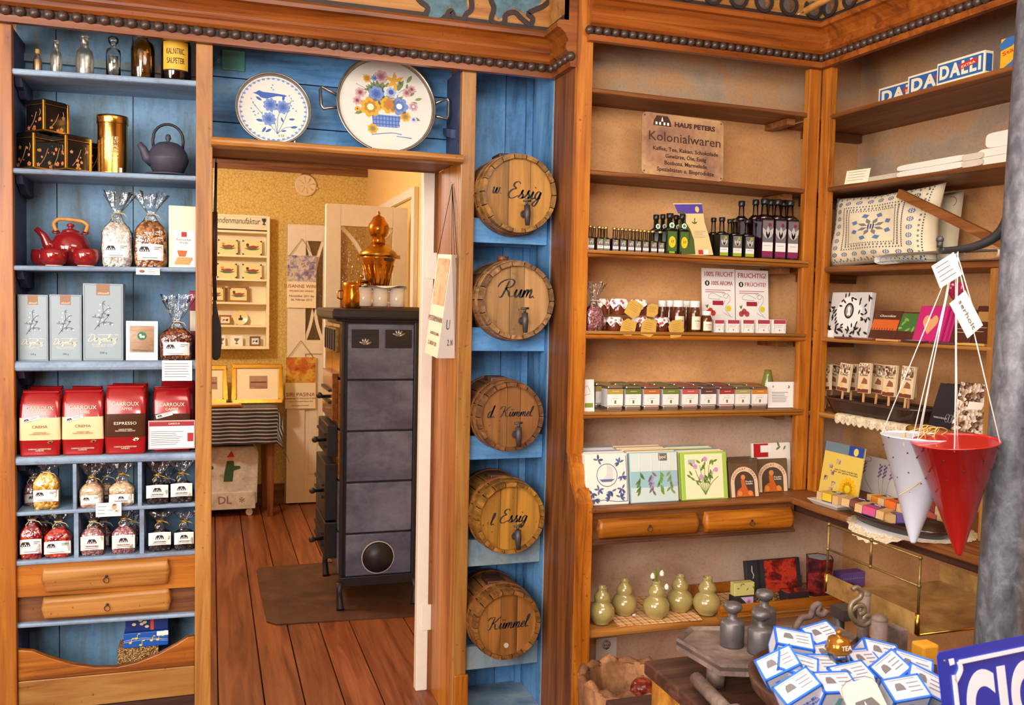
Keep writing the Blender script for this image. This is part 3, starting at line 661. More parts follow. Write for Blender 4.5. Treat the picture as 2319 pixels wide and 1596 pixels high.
# white door frame post at the right of the opening
xa, xb = P(950, 900, 3.40).x, P(984, 900, 3.40).x
df = MB().box(xa, xb-.014, 3.388, 3.43, 0, NS-.004).obj('door_1', WHITE, bevel=.003); tag(df, kind='structure')
MB().box(xb-.014, xb+.02, 3.386, 3.41, 0, NS-.004).obj('door_stop', BROWN['z'], df)
MB().box(xa+.02, xb-.004, 3.384, 3.389, .24, .34).obj('hinge', WHITE, df)
MB().box(xa+.02, xb-.004, 3.384, 3.389, 1.6, 1.7).obj('hinge', WHITE, df)

def pbox(x0, y0, x1, y1, Y):
    a, b = P(x0, (y0+y1)/2, Y).x, P(x1, (y0+y1)/2, Y).x
    t, q = P((x0+x1)/2, y0, Y).z, P((x0+x1)/2, y1, Y).z; return a, b, q, t
def arc_pts(c, rx, rz_, a0, a1, n=14): return [(c[0]+rx*math.cos(a0+(a1-a0)*i/n), c[1]+rz_*math.sin(a0+(a1-a0)*i/n)) for i in range(n+1)]
BACKGL = thin('old_pane', (.75, .7, .6, 1), .1, .05)
def glazed_door(name, x0, x1, ztop, Y, z0, zg0, zg1, st):
    d = MB(); th = .038
    d.box(x0, x0+st, Y, Y+th, z0, ztop).box(x1-st, x1, Y, Y+th, z0, ztop).box(x0+st, x1-st, Y, Y+th, zg1, ztop).box(x0+st, x1-st, Y, Y+th, zg0-.1, zg0).box(x0+st, x1-st, Y, Y+th, z0, z0+.18)
    o = d.obj(name, WHITE, bevel=.003); tag(o, kind='structure')
    MB().box(x0+st, x1-st, Y+.014, Y+.02, z0+.18, zg0-.1).obj('door_panel', WHITE, o)
    MB().box(x0+st+.03, x1-st-.03, Y+.008, Y+.014, z0+.21, zg0-.13).obj('raised_panel', WHITE, o, bevel=.003)
    MB().box(x0+st, x1-st, Y+.017, Y+.021, zg0, zg1).obj('pane', BACKGL, o)
    g0, g1 = x0+st, x1-st; cx, cz_ = (g0+g1)/2, (zg0+zg1)/2; wd, ht = (g1-g0), (zg1-zg0)
    for pts in ([(g0, zg1), (g0+wd*.35, zg1-ht*.2), (g0+wd*.55, cz_), (g0+wd*.35, zg0+ht*.2), (g0, zg0)],
                [(g1, zg1), (g1-wd*.35, zg1-ht*.2), (g1-wd*.55, cz_), (g1-wd*.35, zg0+ht*.2), (g1, zg0)]):
        p = smooth_pts(pts, 6); scroll(o, p, Y+.017, .022, WHITE, 'muntin')
    return o
a, b, q, t = pbox(735, 458, 922, 640, 5.2)
zt = P(830, 466, 5.2).z
glazed_door('door_2', P(737, 600, 5.2).x, min(P(922, 600, 5.2).x, 1.09), zt, 5.2, .02, P(830, 760, 5.2).z, P(830, 514, 5.2).z, .085)
glazed_door('door_3', P(650, 800, 6.8).x, P(770, 800, 6.8).x, P(650, 507, 6.8).z, 6.8, .01, P(690, 770, 6.8).z, P(690, 545, 6.8).z, .13)
# casing of a door on the side wall
zc0 = PX(935, 425, XRW-.02).z
cs = MB().box(XRW-.03, XRW-.001, 5.06, 5.13, 0, zc0).box(XRW-.03, XRW-.001, 5.13, 6.3, zc0-.05, zc0).box(XRW-.03, XRW-.001, 6.24, 6.3, 0, zc0-.05)
tag(cs.obj('trim_4', WHITE, bevel=.004), kind='structure')
# framed picture on the side wall
pf = thing('framed_picture', 'dark narrow framed picture on the yellow side wall behind the stove', 'picture', (XRW-.002, 4.75, 1.62))
MB().box(-.022, 0, -.19, .19, -.3, -.27).box(-.022, 0, -.19, .19, .27, .3).box(-.022, 0, -.19, -.165, -.27, .27).box(-.022, 0, .165, .19, -.27, .27).obj('frame', DARKW['z'], pf, bevel=.002)
MB().box(-.008, 0, -.165, .165, -.27, .27).obj('print', blotch('faded_print', [(.3, rgb(150, 136, 110)), (.6, rgb(206, 190, 150))], 8), pf)
pf.location.y = 4.62; pf.location.z = 1.72

# round plaster rosette
a = P(692, 420, YFAR)
rs = thing('wall_rosette', 'round cream plaster rosette high on the yellow wallpaper', 'ornament', (a.x, YFAR, a.z))
MX = Matrix.Rotation(PI/2, 3, 'X'); ROS = plain('rosette_plaster', rgb(232, 206, 160), .6)
MB().lathe([(.078, 0), (.08, .012), (.072, .02), (.062, .014), (.02, .016), (0, .022)], 28, M=MX).obj('disc', ROS, rs)
for k in range(8):
    an = k*PI/4+.2; MB().tube([(.015*math.cos(an), -.017, .015*math.sin(an)), (.06*math.cos(an), -.016, .06*math.sin(an))], [.003, .006], 6).obj('petal', ROS, rs)
MB().box(-.03, .03, -.012, 0, .07, .1).obj('cap', BROWN['x'], rs)
for k in (-.2, PI+.2): MB().ball((.085*math.cos(k), -.008, .085*math.sin(k)-.0), .01, n=8).obj('bud', ROS, rs)

# white display rack with tiles
a, b, q, t = pbox(460, 487, 610, 790, 6.76)
RKX0, RKX1, RKZ0, RKZ1 = a, b, q, t
rk = thing('display_rack', 'white wall rack with duck tiles on yellow wallpaper', 'rack')
CRM = plain('rack_cream', rgb(246, 232, 198), .4)
MB().box(a, a+.015, 6.74, YFAR-.002, q, t).box(b-.02, b, 6.74, YFAR-.002, q, t).box(a+.015, b-.02, 6.74, YFAR-.002, q, q+.02).box(a+.015, b-.02, 6.855, YFAR-.002, q+.02, t).box(a+.015, b-.02, 6.74, 6.855, t-.012, t).obj('case', CRM, rk, bevel=.002)
RSZ = []
for yy_ in (522, 577, 631, 684, 736):
    z = P(540, yy_, 6.75).z; RSZ.append(z); MB().box(a+.015, b-.02, 6.745, 6.855, z-.014, z).obj('shelf', CRM, rk)
zt1 = P(540, 500, 6.745).z
MB().box(a+.015, b-.02, 6.745, 6.752, RSZ[0]+.01, t-.012).obj('header_panel', CREAM, rk)
text('Legendenmanufaktur', .062, paint(52, 74, 60), rk, (b-.07, 6.744, zt1), align='RIGHT', shear=.2, wid=.36)
gb = MB().lathe([(.0, .0), (.012, .002), (.003, .012), (.004, .02), (.013, .03), (.014, .045)], 10).obj('goblet_mark', paint(52, 74, 60), rk, (b-.042, 6.738, zt1-.022))
RSZ.append(RKZ0+.02)
DG, DB, DR = paint(70, 108, 74), paint(120, 60, 30), paint(40, 44, 40)
TILE = plain('glazed_tile', rgb(244, 222, 166), .2)
def duck(parent, s, y, head):
    body = [(-.5, .05), (-.42, .16), (-.2, .14), (.1, .2), (.4, .14), (.55, .2), (.5, .05), (.3, -.06), (-.3, -.06)]
    MB().prism([(x*s, z*s) for x, z in body], y, y-.001).obj('painted_duck', paint(150, 70, 40) if head else paint(120, 110, 90), parent)
    MB().prism([(s*(-.38+.13*math.cos(k)), s*(.25+.12*math.sin(k))) for k in [2*PI*i/10 for i in range(10)]], y, y-.0012).obj('painted_head', paint(214, 140, 40) if head == 2 else paint(60, 60, 48), parent)
    MB().prism([(-.7*s, -.05*s), (.7*s, -.05*s), (.3*s, -.2*s), (-.2*s, -.22*s)], y, y-.0008).obj('painted_water', DG, parent)
def tile(px, k, size, label, frame=None, head=1):
    X = P(px, 600, 6.8).x; z = RSZ[k]
    o = thing('duck_tile', label, 'tile', (X, 6.8, z), 0, 'tiles in the white rack', (-.12, 0, 0))
    MB().box(-size/2, size/2, 0, .008, 0, size*.84).obj('tile', TILE, o, bevel=.001)
    g = bpy.data.objects.new('painting', None)
    r = MB().prism([(-size*.42, size*.12), (size*.42, size*.12), (size*.42, size*.74), (-size*.42, size*.74)], -.0003, 0).obj('glaze_field', TILE, o)
    r.location.z = 0
    e = link('picture_group', MB().prism([(-.001, 0), (.001, 0), (.001, .001)], -.0004, 0).mesh('speck', TILE), o, (0, 0, size*.42))
    duck(e, size*.62, -.001, head)
    for sx in (-1, 1):
        for zc in (.07, .77): MB().prism([(sx*size*.5, size*zc-.008), (sx*(size*.5-.016), size*zc), (sx*size*.5, size*zc+.008)], -.0008, 0).obj('corner_mark', DR, o)
    if frame:
        f = MB(); s2 = size/2; h2 = size*.84
        f.box(-s2-.01, s2+.01, -.008, .012, -.0, .012).box(-s2-.01, s2+.01, -.008, .012, h2-.002, h2+.01).box(-s2-.01, -s2+.004, -.008, .012, .012, h2-.002).box(s2-.004, s2+.01, -.008, .012, .012, h2-.002).obj('frame', paint(150, 98, 44), o)
    return o
tile(516, 1, .135, 'duck tile with an orange head, upper left in the white rack', None, 2)
tile(571, 1, .135, 'duck tile with a brown body, upper right in the white rack', None, 1)
tile(514, 2, .135, 'pale duck tile with an orange head, second row left in the rack', None, 2)
tile(571, 2, .135, 'pale duck tile with a dark head, second row right in the rack', None, 1)
tile(486, 3, .125, 'wood-framed duck tile half hidden behind the door post', 1, 1)
tile(540, 3, .125, 'wood-framed duck tile alone in the middle of the rack', 1, 1)
def small_frame(px, k, w_, h_, label, inner, col):
    X = P(px, 720, 6.8).x; o = thing('small_picture', label, 'frame', (X, 6.8, RSZ[k]), 0, None, (-.1, 0, 0))
    MB().box(-w_/2, w_/2, 0, .012, 0, .012).box(-w_/2, w_/2, 0, .012, h_-.012, h_).box(-w_/2, -w_/2+.012, 0, .012, .012, h_-.012).box(w_/2-.012, w_/2, 0, .012, .012, h_-.012).obj('frame', col, o)
    p = MB().box(-w_/2+.012, w_/2-.012, .004, .01, .012, h_-.012).obj('picture', inner, o)
    MB().prism([(-w_*.25, h_*.35), (-.01, h_*.6), (w_*.1, h_*.4), (w_*.25, h_*.65), (w_*.2, h_*.35), (0, h_*.5)], .0035, .004).obj('drawing', INK, o)
    return o
small_frame(510, 4, .085, .07, 'small brown picture frame beside a little plate in the rack', CREAM, paint(150, 98, 44))
small_frame(578, 5, .075, .07, 'small dark wooden frame at the bottom right of the rack', paint(220, 230, 236), paint(120, 84, 40))
X = P(545, 715, 6.8).x
pl_ = thing('small_plate', 'little round cream plate with an ink drawing in the rack', 'plate', (X, 6.81, RSZ[4]), 0, None, (-.15, 0, 0))
MB().lathe([(0, 0), (.035, .0), (.05, .008), (.052, .01), (.048, .01), (.034, .003), (0, .003)], 24, (0, 0, .05), 0, MX).obj('dish', TILE, pl_)
MB().prism([(-.012, -.016), (.012, -.016), (.016, 0), (.004, .004), (.006, .018), (-.006, .02), (-.004, .002), (-.016, -.004)], -.004, -.0045).obj('drawing', INK, pl_).location.z = .05
for px_, w_, nm in ((536, .085, 'white card with an ink goblet drawing at the bottom of the rack'), (502, .05, 'narrow white card at the bottom left of the rack')):
    X = P(px_, 770, 6.8).x; o = thing('card', nm, 'card', (X, 6.8, RSZ[5]), 0, None, (-.12, 0, 0))
    MB().box(-w_/2, w_/2, 0, .002, 0, .075).obj('sheet', PAPER, o)
    MB().lathe([(0, .012), (.014, .014), (.003, .024), (.003, .03), (.016, .045), (.017, .055)], 10, (0, 0, 0)).obj('goblet_drawing', GREYINK, o).scale = (1, .05, 1)

# hanging poster bags on the white door
def hung_sheet(x0, y0, x1, y1, Y, label, topcol, text_rows, knot, cat='poster'):
    a, b, q, t = pbox(x0, y0, x1, y1, Y); w_, h_ = b-a, t-q
    o = thing('hanging_poster', label, cat, ((a+b)/2, Y, q))
    MB().box(-w_/2, w_/2, 0, .006, 0, h_).obj('sheet', CREAM, o)
    MB().box(-w_/2+.002, w_/2-.002, -.001, 0, h_*.5, h_-.002).obj('picture', topcol, o)
    kz = h_+knot; MB().tube([(-w_*.42, 0, h_-.005), (0, .002, kz), (w_*.42, 0, h_-.005)], .0022, 5).obj('string', BROWN['x'], o)
    for (s_, fz_, sz, col) in text_rows: text(s_, sz, col, o, (0, -.0012, h_*fz_), wid=None)
    return o
RED = paint(150, 52, 34)
hung_sheet(650, 578, 716, 697, 6.785, 'exhibition poster with a purple landscape hanging on the white door', blotch('purple_landscape', [(.3, rgb(90, 70, 100)), (.45, rgb(150, 140, 170)), (.55, rgb(214, 206, 196)), (.7, rgb(130, 100, 80))], 22), [('SUSANNE WIND', .41, .034, RED), ('MALERIN DES WINDES', .32, .017, RED), ('November 2011 bis', .225, .022, paint(60, 50, 46)), ('26. Februar 2012', .155, .022, paint(60, 50, 46))], .12)
hung_sheet(646, 808, 715, 925, 6.785, 'poster with an orange and yellow painting hanging low on white door', blotch('orange_painting', [(.3, rgb(168, 66, 30)), (.45, rgb(196, 116, 50)), (.58, rgb(216, 178, 70)), (.72, rgb(190, 90, 40))], 12), [('SIRI PASINA', .27, .04, RED), ('FARBBILDER ZU THEODOR STORM', .195, .014, RED), ('5. Februar 2012 bis 24. Februar 2012', .14, .012, paint(80, 60, 54)), ('Haus Peters in Tetenbüll', .06, .012, paint(80, 60, 54))], .12)

# table with striped cloth
ty = 6.38
tx1 = P(628, 935, ty).x; tz = P(560, 924, ty).z
tb = thing('side_table', 'small wooden table under a striped cloth against the yellow wall', 'table', (0, 0, 0))
MB().box(-.75, tx1-.02, ty+.02, YFAR-.05, tz-.03, tz-.004).obj('table_top', BROWN['x'], tb)
MB().box(-.72, tx1-.05, ty+.05, ty+.07, tz-.11, tz-.03).obj('apron', BROWN['x'], tb)
def leg(x, y): return MB().hexa([(x-.02, y-.02, 0), (x+.02, y-.02, 0), (x+.02, y+.02, 0), (x-.02, y+.02, 0), (x-.032, y-.032, tz-.03), (x+.032, y-.032, tz-.03), (x+.032, y+.032, tz-.03), (x-.032, y+.032, tz-.03)]).obj('leg', BROWN['z'], tb, bevel=.003)
lx = P(612, 1100, ty+.1).x
leg(lx, ty+.1); leg(lx-.02, YFAR-.1); leg(-.68, ty+.1); leg(-.68, YFAR-.1)
def stripe_cloth():
    mt, nt, b = newmat('striped_cloth'); t_ = nt.nodes.new('ShaderNodeTexCoord'); sp = nt.nodes.new('ShaderNodeSeparateXYZ'); nt.links.new(t_.outputs['UV'], sp.inputs[0])
    mu = nt.nodes.new('ShaderNodeMath'); mu.operation = 'MULTIPLY'; mu.inputs[1].default_value = 40; nt.links.new(sp.outputs[1], mu.inputs[0])
    fr = nt.nodes.new('ShaderNodeMath'); fr.operation = 'FRACT'; nt.links.new(mu.outputs[0], fr.inputs[0])
    r = ramp(nt, [(0, rgb(34, 32, 48)), (.42, rgb(34, 32, 48)), (.5, rgb(190, 186, 180)), (.62, rgb(60, 56, 70)), (.7, rgb(206, 200, 190)), (.82, rgb(34, 32, 48))]); r.color_ramp.interpolation = 'CONSTANT'
    nt.links.new(fr.outputs[0], r.inputs[0])
    mx = nt.nodes.new('ShaderNodeMath'); mx.operation = 'MULTIPLY'; mx.inputs[1].default_value = 130; nt.links.new(sp.outputs[0], mx.inputs[0])
    f2 = nt.nodes.new('ShaderNodeMath'); f2.operation = 'FRACT'; nt.links.new(mx.outputs[0], f2.inputs[0])
    r2 = ramp(nt, [(0, (1, 1, 1, 1)), (.7, (.35, .35, .4, 1))]); r2.color_ramp.interpolation = 'CONSTANT'; nt.links.new(f2.outputs[0], r2.inputs[0])
    c = mixc(nt, .7, r.outputs[0], r2.outputs[0], 'MULTIPLY'); nt.links.new(c, b.inputs['Base Color']); b.inputs['Roughness'].default_value = .85; return mt
def cloth_mesh(x0, x1, y0, y1, z, drop, mat, corner):
    n, k = 40, 30; vs = []; uv = []; ex = .17
    for j in range(k+1):
        for i in range(n+1):
            s_ = x0+(x1+ex-x0)*i/n; t_ = (y0-drop)+(y1-(y0-drop))*j/k
            x, y, zz = s_, t_, z
            dy = max(0, y0-t_); dx = max(0, s_-x1)
            if dy > 0: y = y0-.004-.012*math.sin(s_*38)*min(1, dy/.05); zz -= dy
            if dx > 0: x = x1+.004+.02*math.sin(t_*30)*min(1, dx/.05); zz -= dx*(1 if dy == 0 else .8); 
            if dx > 0 and dy > 0: x += min(dx, dy)*.35; y -= min(dx, dy)*.25
            vs.append((x, y, zz)); uv.append((s_, t_-y0+.2))
    fs = [(j*(n+1)+i, j*(n+1)+i+1, (j+1)*(n+1)+i+1, (j+1)*(n+1)+i) for j in range(k) for i in range(n)]
    me = bpy.data.meshes.new('cloth'); me.from_pydata(vs, [], fs); me.materials.append(mat); ul = me.uv_layers.new()
    for l in me.loops: ul.data[l.index].uv = uv[l.vertex_index]
    for p in me.polygons: p.use_smooth = True
    return me
tc = link('table_cloth', cloth_mesh(-.76, tx1, ty, YFAR-.06, tz+.003, .25, stripe_cloth(), 0)); tag(tc, 'dark cloth with white woven stripes draped over the side table', 'tablecloth')
# gold framed pictures leaning on the table
def gold_frame(x0, y0, x1, y1, Y, label, lean, col):
    a, b, q, t = pbox(x0, y0, x1, y1, Y); w_, h_ = b-a, (t-q)/math.cos(lean); fw = .03
    o = thing('gilt_picture', label, 'picture', ((a+b)/2, Y, tz+.006), 0, None, (-lean, 0, 0))
    f = MB()
    for (u0, u1, v0, v1) in ((-w_/2, w_/2, 0, fw), (-w_/2, w_/2, h_-fw, h_), (-w_/2, -w_/2+fw, fw, h_-fw), (w_/2-fw, w_/2, fw, h_-fw)): f.box(u0, u1, -.012, .012, v0, v1)
    f.obj('frame', GOLD, o, bevel=.006)
    MB().box(-w_/2+fw, w_/2-fw, 0, .008, fw, h_-fw).obj('mount', CREAM, o)
    MB().box(-w_*.16, w_*.2, -.002, 0, h_*.38, h_*.7).obj('picture', blotch('lake_picture', [(.3, rgb(120, 92, 84)), (.5, rgb(176, 140, 120)), (.7, rgb(150, 130, 140))], 5, (.3, 1, 2)), o)
    MB().box(-w_*.14, w_*.18, -.003, -.002, h_*.52, h_*.56).obj('painted_shore', paint(120, 64, 40), o)
    return o
gold_frame(526, 833, 640, 922, 6.58, 'gold-framed lake picture leaning on the striped cloth', .22, 0)
gold_frame(440, 832, 514, 918, 6.62, 'gold-framed picture half hidden behind the door post', .2, 0)
lf = thing('gilt_picture', 'gold frame lying flat at the front of the striped cloth', 'picture', (P(505, 930, 6.42).x, 6.43, tz+.006))
MB().box(-.12, .12, -.05, .05, 0, .022).obj('frame', GOLD, lf, bevel=.005); MB().box(-.1, .1, -.035, .035, .022, .024).obj('picture', CREAM, lf)
# painted chest under the table
ca, cb, cq, ct = pbox(420, 1012, 582, 1140, 6.5)
ch = thing('painted_chest', 'white painted wooden chest with folk figures under the side table', 'chest', ((ca+cb)/2, 6.5, 0))
CHW = blotch('worn_white_paint', [(.25, rgb(130, 108, 100)), (.42, rgb(190, 182, 178)), (.6, rgb(214, 208, 204)), (.8, rgb(170, 140, 130))], 9)
w_ = (cb-ca); z0, z1 = .055, ct
MB().prism([(-w_/2, z0), (w_/2-.03, z0), (w_/2, z0+.04), (w_/2+.01, z1-.05), (w_/2-.02, z1), (-w_/2, z1)], 0, .3).obj('body', CHW, ch, bevel=.006)
MB().box(-w_/2, w_/2-.01, -.012, 0, z0, z0+.12).obj('lower_band', CHW, ch, bevel=.004)
for s_ in (-1, 1):
    MB().tube([(s_*(w_/2-.05), .04, z0+.01), (s_*(w_/2-.05), .04, .03)], .016, 8).lathe([(.024, -.008), (.024, .008)], 14, (s_*(w_/2-.05), .03, .025), 0, Matrix.Rotation(PI/2, 3, 'X')).obj('caster', WHITE, ch)
def figure(x, z, s, coat, hat, nm):
    p = MB().prism([(x-.35*s, z), (x+.05*s, z), (x+.1*s, z+.5*s), (x+.4*s, z+.6*s), (x+.38*s, z+.7*s), (x+.12*s, z+.72*s), (x+.1*s, z+.95*s), (x-.2*s, z+.95*s), (x-.3*s, z+.5*s)], -.001, -.0025).obj(nm, coat, ch)
    MB().prism([(x-.05*s+.14*s*math.cos(k), z+1.08*s+.14*s*math.sin(k)) for k in [2*PI*i/10 for i in range(10)]], -.001, -.0028).obj('painted_face', paint(214, 160, 120), ch)
    MB().prism([(x-.22*s, z+1.12*s), (x+.14*s, z+1.12*s), (x, z+1.42*s)], -.001, -.003).obj('painted_hat', hat, ch)
figure(-.02-.1, .24, .17, paint(60, 90, 60), paint(50, 60, 54), 'painted_figure'); figure(w_/2-.17, .25, .15, paint(50, 84, 56), paint(176, 52, 40), 'painted_figure')
text('DL', .075, paint(150, 90, 80), ch, (.02, -.0135, .12)); text('*', .09, paint(150, 80, 70), ch, (w_/2-.1, -.0135, .1))
rb = thing('bread_loaf', 'brown rounded loaf lying on the painted chest', 'bread', ((ca+cb)/2+.1, 6.62, ct))
MB().ball((0, 0, .045), .09, 1.3, .8, .55, 16).obj('crust', plain('crust', rgb(120, 78, 44), .7, 0, .3, 0, .5), rb)
dk = thing('toy_duck', 'yellow toy duck at the right end of the chest lid', 'toy', ((ca+cb)/2+.21, 6.6, ct))
MB().ball((0, 0, .03), .035, 1.2, .8, .8, 12).ball((.025, 0, .065), .018, n=10).obj('body', paint(226, 160, 30), dk); MB().lathe([(.006, 0), (0, .02)], 8, (.042, 0, .066), 0, Matrix.Rotation(PI/2, 3, 'Y')).obj('beak', paint(200, 90, 20), dk)

# mat under the stove
m0, m1 = PZ(610, 1417, 0), PZ(580, 1290, 0)
mt_ = MB().prism([(m0.x-.01, m0.y+.05), (m0.x+.03, m0.y), (1.1, m0.y-.07), (1.1, m1.y+.05), (m1.x+.02, m1.y+.02), (m1.x, m1.y-.03)], 0.0005, .006, 'xy').obj('stove_mat', blotch('mat_brown', [(.3, rgb(62, 40, 32)), (.6, rgb(96, 64, 50)), (.8, rgb(112, 80, 64))], 5))
tag(mt_, 'dark brown rounded hearth mat on the floorboards under the stove', 'mat')

# tiled stove
sx0, sx1, sy0, sy1 = P(771, 1000, 4.4).x, P(944, 1000, 4.4).x, 4.4, 5.02
SW = sx1-sx0; sz1 = P(850, 727, 4.4).z; sz0 = P(850, 1303, 4.4).z
st = thing('tiled_stove', 'tall slate-blue tiled stove with black iron frame on short legs', 'stove', (sx0+SW/2, sy0, .006))
STV = blotch('slate_glaze', [(.3, rgb(66, 70, 92)), (.5, rgb(92, 100, 126)), (.7, rgb(122, 132, 156))], 2.5, (1, 1, 1.5), .22, .04, 30, .5)
STVF = plain('stove_frame', rgb(44, 44, 50), .4, .3, .5, 0, .3); h = SW/2; dz = -.006
MB().box(-h+.006, h-.006, .012, .61, sz0+dz, sz1+dz).obj('body', STVF, st)
TBT = plain('copper_brown_glaze', rgb(168, 112, 58), .16, .4, .5, 0, .5)
rows = [(734, 858), (862, 973), (977, 1088), (1092, 1203), (1207, 1300)]
for k, (a_, b_) in enumerate(rows):
    za_, zb_ = P(860, a_, 4.4).z+dz, P(860, b_, 4.4).z+dz
    MB().box(-h+.03, h-.022, -.004, .014, zb_, za_).obj('tile', STV, st, bevel=.005)
    for j in range(2): MB().box(-h-.002, -h+.012, .05+j*.28, .32+j*.28, zb_+.002, za_-.002).obj('side_tile', TBT if k < 3 else STV, st, bevel=.004)
    for j in range(2): MB().box(h-.012, h+.002, .05+j*.28, .32+j*.28, zb_+.002, za_-.002).obj('side_tile', STV, st, bevel=.004)
for s_ in (-1, 1): MB().box(s_*h-.016+(.016 if s_ < 0 else -.006), s_*h+.016+(.0 if s_ < 0 else -.006), -.01, .02, sz0+dz, sz1+dz).obj('corner_strip', STVF, st, bevel=.006)
MB().box(-h, h, -.012, .015, sz0-.045+dz, sz0+.004+dz).obj('bottom_rail', STVF, st, bevel=.004)
zt_ = P(850, 700, 4.36).z+dz
MB().box(-h-.05, h+.045, -.045, .66, zt_-.05, zt_).obj('top_slab', STVF, st, bevel=.012)
MB().box(-h-.03, h+.025, -.025, .64, sz1+dz-.004, zt_-.048).obj('top_cornice', STVF, st, bevel=.008)
for x_, y_ in ((-h+.005, .0), (h-.005, .0), (-h+.005, .58), (h-.005, .58)):
    MB().tube([(x_, y_, sz0+dz-.02), (x_+.004*(1 if x_ > 0 else -1), y_-.004, .08), (x_, y_-.016, .012), (x_, y_-.024, 0)], [.02, .014, .017, .02], 8).obj('leg', STVF, st)
# ornament plates with leaf relief at the top
SIL = plain('polished_relief', rgb(150, 150, 156), .25, .7)
for k, (x_, up_) in enumerate(((-.075, 0), (.088, 1))):
    zc = P(860, 767, 4.4).z+dz; w2 = .066
    pl2 = MB().box(x_-w2, x_+w2, -.009, -.004, zc-.045, zc+.045).obj('ornament_plate', STVF, st, bevel=.002)
    for j in range(3): MB().box(x_-w2+.005, x_+w2-.005, -.013, -.009, zc+(.012 if not up_ else -.04)+j*.012, zc+(.018 if not up_ else -.034)+j*.012).obj('groove_bar', STVF, pl2)
    for j, an in enumerate((-1.1, -.5, 0, .5, 1.1)):
        MB().ball((0, 0, .018), .018, .38, .25, 1, 8).xf(Matrix.Translation((x_, -.012, zc+(-.03 if not up_ else .012))) @ Matrix.Rotation(an*(1), 4, 'Y')).obj('relief_leaf', SIL, pl2)
kc = P(856, 1262, 4.39)
MB().lathe([(.073, 0), (.076, .008), (.07, .012), (.066, .014), (.06, .02), (.03, .034), (0, .038)], 30, (kc.x-(sx0+h), -.004, kc.z+dz), 0, MX).obj('round_vent', STVF, st)
MB().tube([(kc.x-(sx0+h)+.079*math.cos(a_), -.006, kc.z+dz+.079*math.sin(a_)) for a_ in [2*PI*i/28 for i in range(28)]], .0025, 5, closed=True).obj('chalk_ring', WHITE, st)
# doors, grille and handles on the left side
def sidebox(y0, y1, z0, z1, d, mat, nm, par=st): return MB().box(-h-d, -h-.001, y0, y1, z0, z1).obj(nm, mat, par, bevel=.004)
g = sidebox(.06, .5, P(765, 800, 4.5).z, P(765, 745, 4.5).z, .02, BRASS_O, 'grille')
for j in range(5): MB().box(-h-.028, -h-.02, .08+j*.085, .12+j*.085, P(765, 796, 4.5).z, P(765, 749, 4.5).z).obj('grille_bar', STVF, g)
for j, (ya, yb_, dd, zofs) in enumerate(((845, 950, .03, 0), (960, 1030, .05, 0), (1045, 1170, .06, 0), (1175, 1255, .06, 0))):
    d_ = sidebox(.1, .5, P(750, yb_, 4.6).z, P(750, ya, 4.6).z, dd, TBT if j == 0 else STVF, 'stove_door')
    zc = (P(750, yb_, 4.6).z+P(750, ya, 4.6).z)/2
    MB().tube([(-h-dd, .16, zc), (-h-dd-.05, .15, zc), (-h-dd-.055, .12, zc+.01)], .009, 6).ball((-h-dd-.06, .11, zc+.01), .016, n=10).obj('door_handle', IRON_D, d_)
    for s_ in (-.03, .03): MB().box(-h-dd-.014, -h-dd, .13, .45, zc+s_-.006, zc+s_+.006).obj('door_strap', STVF, d_)

# things on the stove
SZ = zt_+.006
tr = thing('tray', 'flat dark wooden tray on top of the stove', 'tray', (P(862, 690, 4.62).x, 4.6, SZ))
MB().box(-.17, .175, -.12, .16, 0, .012).obj('board', BROWN['x'], tr, bevel=.003)
COP = plain('copper', rgb(190, 124, 40), .2, .95, .5, 0, .3)
sc = P(856, 640, 4.66); sm = thing('samovar', 'polished copper samovar with domed lid and finial on the stove', 'samovar', (sc.x, 4.66, SZ+.012))
def zpx(y_): return P(856, y_, 4.66).z-(SZ+.012)
MB().lathe([(.05, 0), (.055, .01), (.04, .03), (.05, zpx(650)), (.062, zpx(632)), (.082, zpx(594)), (.09, zpx(586)), (.092, zpx(580))], 28).obj('body', COP, sm)
for k in range(16):
    a_ = 2*PI*k/16; MB().tube([(.052*math.cos(a_), .052*math.sin(a_), zpx(648)), (.078*math.cos(a_), .078*math.sin(a_), zpx(600))], [.003, .005], 6).obj('flute', COP, sm)
MB().lathe([(.095, zpx(581)), (.1, zpx(577)), (.09, zpx(570)), (.06, zpx(558)), (.04, zpx(553))], 28).obj('rim', BRASS, sm)
MB().lathe([(.036, zpx(553)), (.038, zpx(546)), (.034, zpx(538)), (.044, zpx(534)), (.05, zpx(528)), (.056, zpx(518)), (.05, zpx(508)), (.036, zpx(500)), (.028, zpx(492)), (.014, zpx(489)), (.006, zpx(486)), (.009, zpx(483)), (.005, zpx(480)), (0, zpx(477))], 24).obj('lid', COP, sm)
MB().tube([(-.06, -.03, zpx(640)), (-.09, -.045, zpx(638)), (-.11, -.055, zpx(640)), (-.112, -.056, zpx(652))], .009, 8).ball((-.09, -.045, zpx(628)), .011, n=10).obj('tap', BRASS, sm)
for s_ in (-1, 1): MB().box(s_*.1-.012, s_*.1+.012, -.008, .008, zpx(585), zpx(577)).obj('handle', BRASS, sm)
MB().box(.02, .06, -.1, -.085, zpx(592), zpx(586)).obj('grip', INK, sm)
jc = P(797, 672, 4.55); jg = thing('copper_pot', 'small copper pot beside the mugs on the stove', 'pot', (jc.x, 4.52, SZ))
zz = P(797, 640, 4.52).z-SZ
MB().lathe([(.05, 0), (.054, .008), (.056, zz*.5), (.05, zz*.85), (.056, zz), (.052, zz), (.046, zz*.85), (.05, .02), (0, .015)], 24).obj('body', COP, jg)
for s_ in (-1, 1): MB().tube([(s_*.054, 0, zz*.7), (s_*.075, 0, zz*.65), (s_*.073, 0, zz*.4), (s_*.055, 0, zz*.35)], .005, 6).obj('handle', COP, jg)
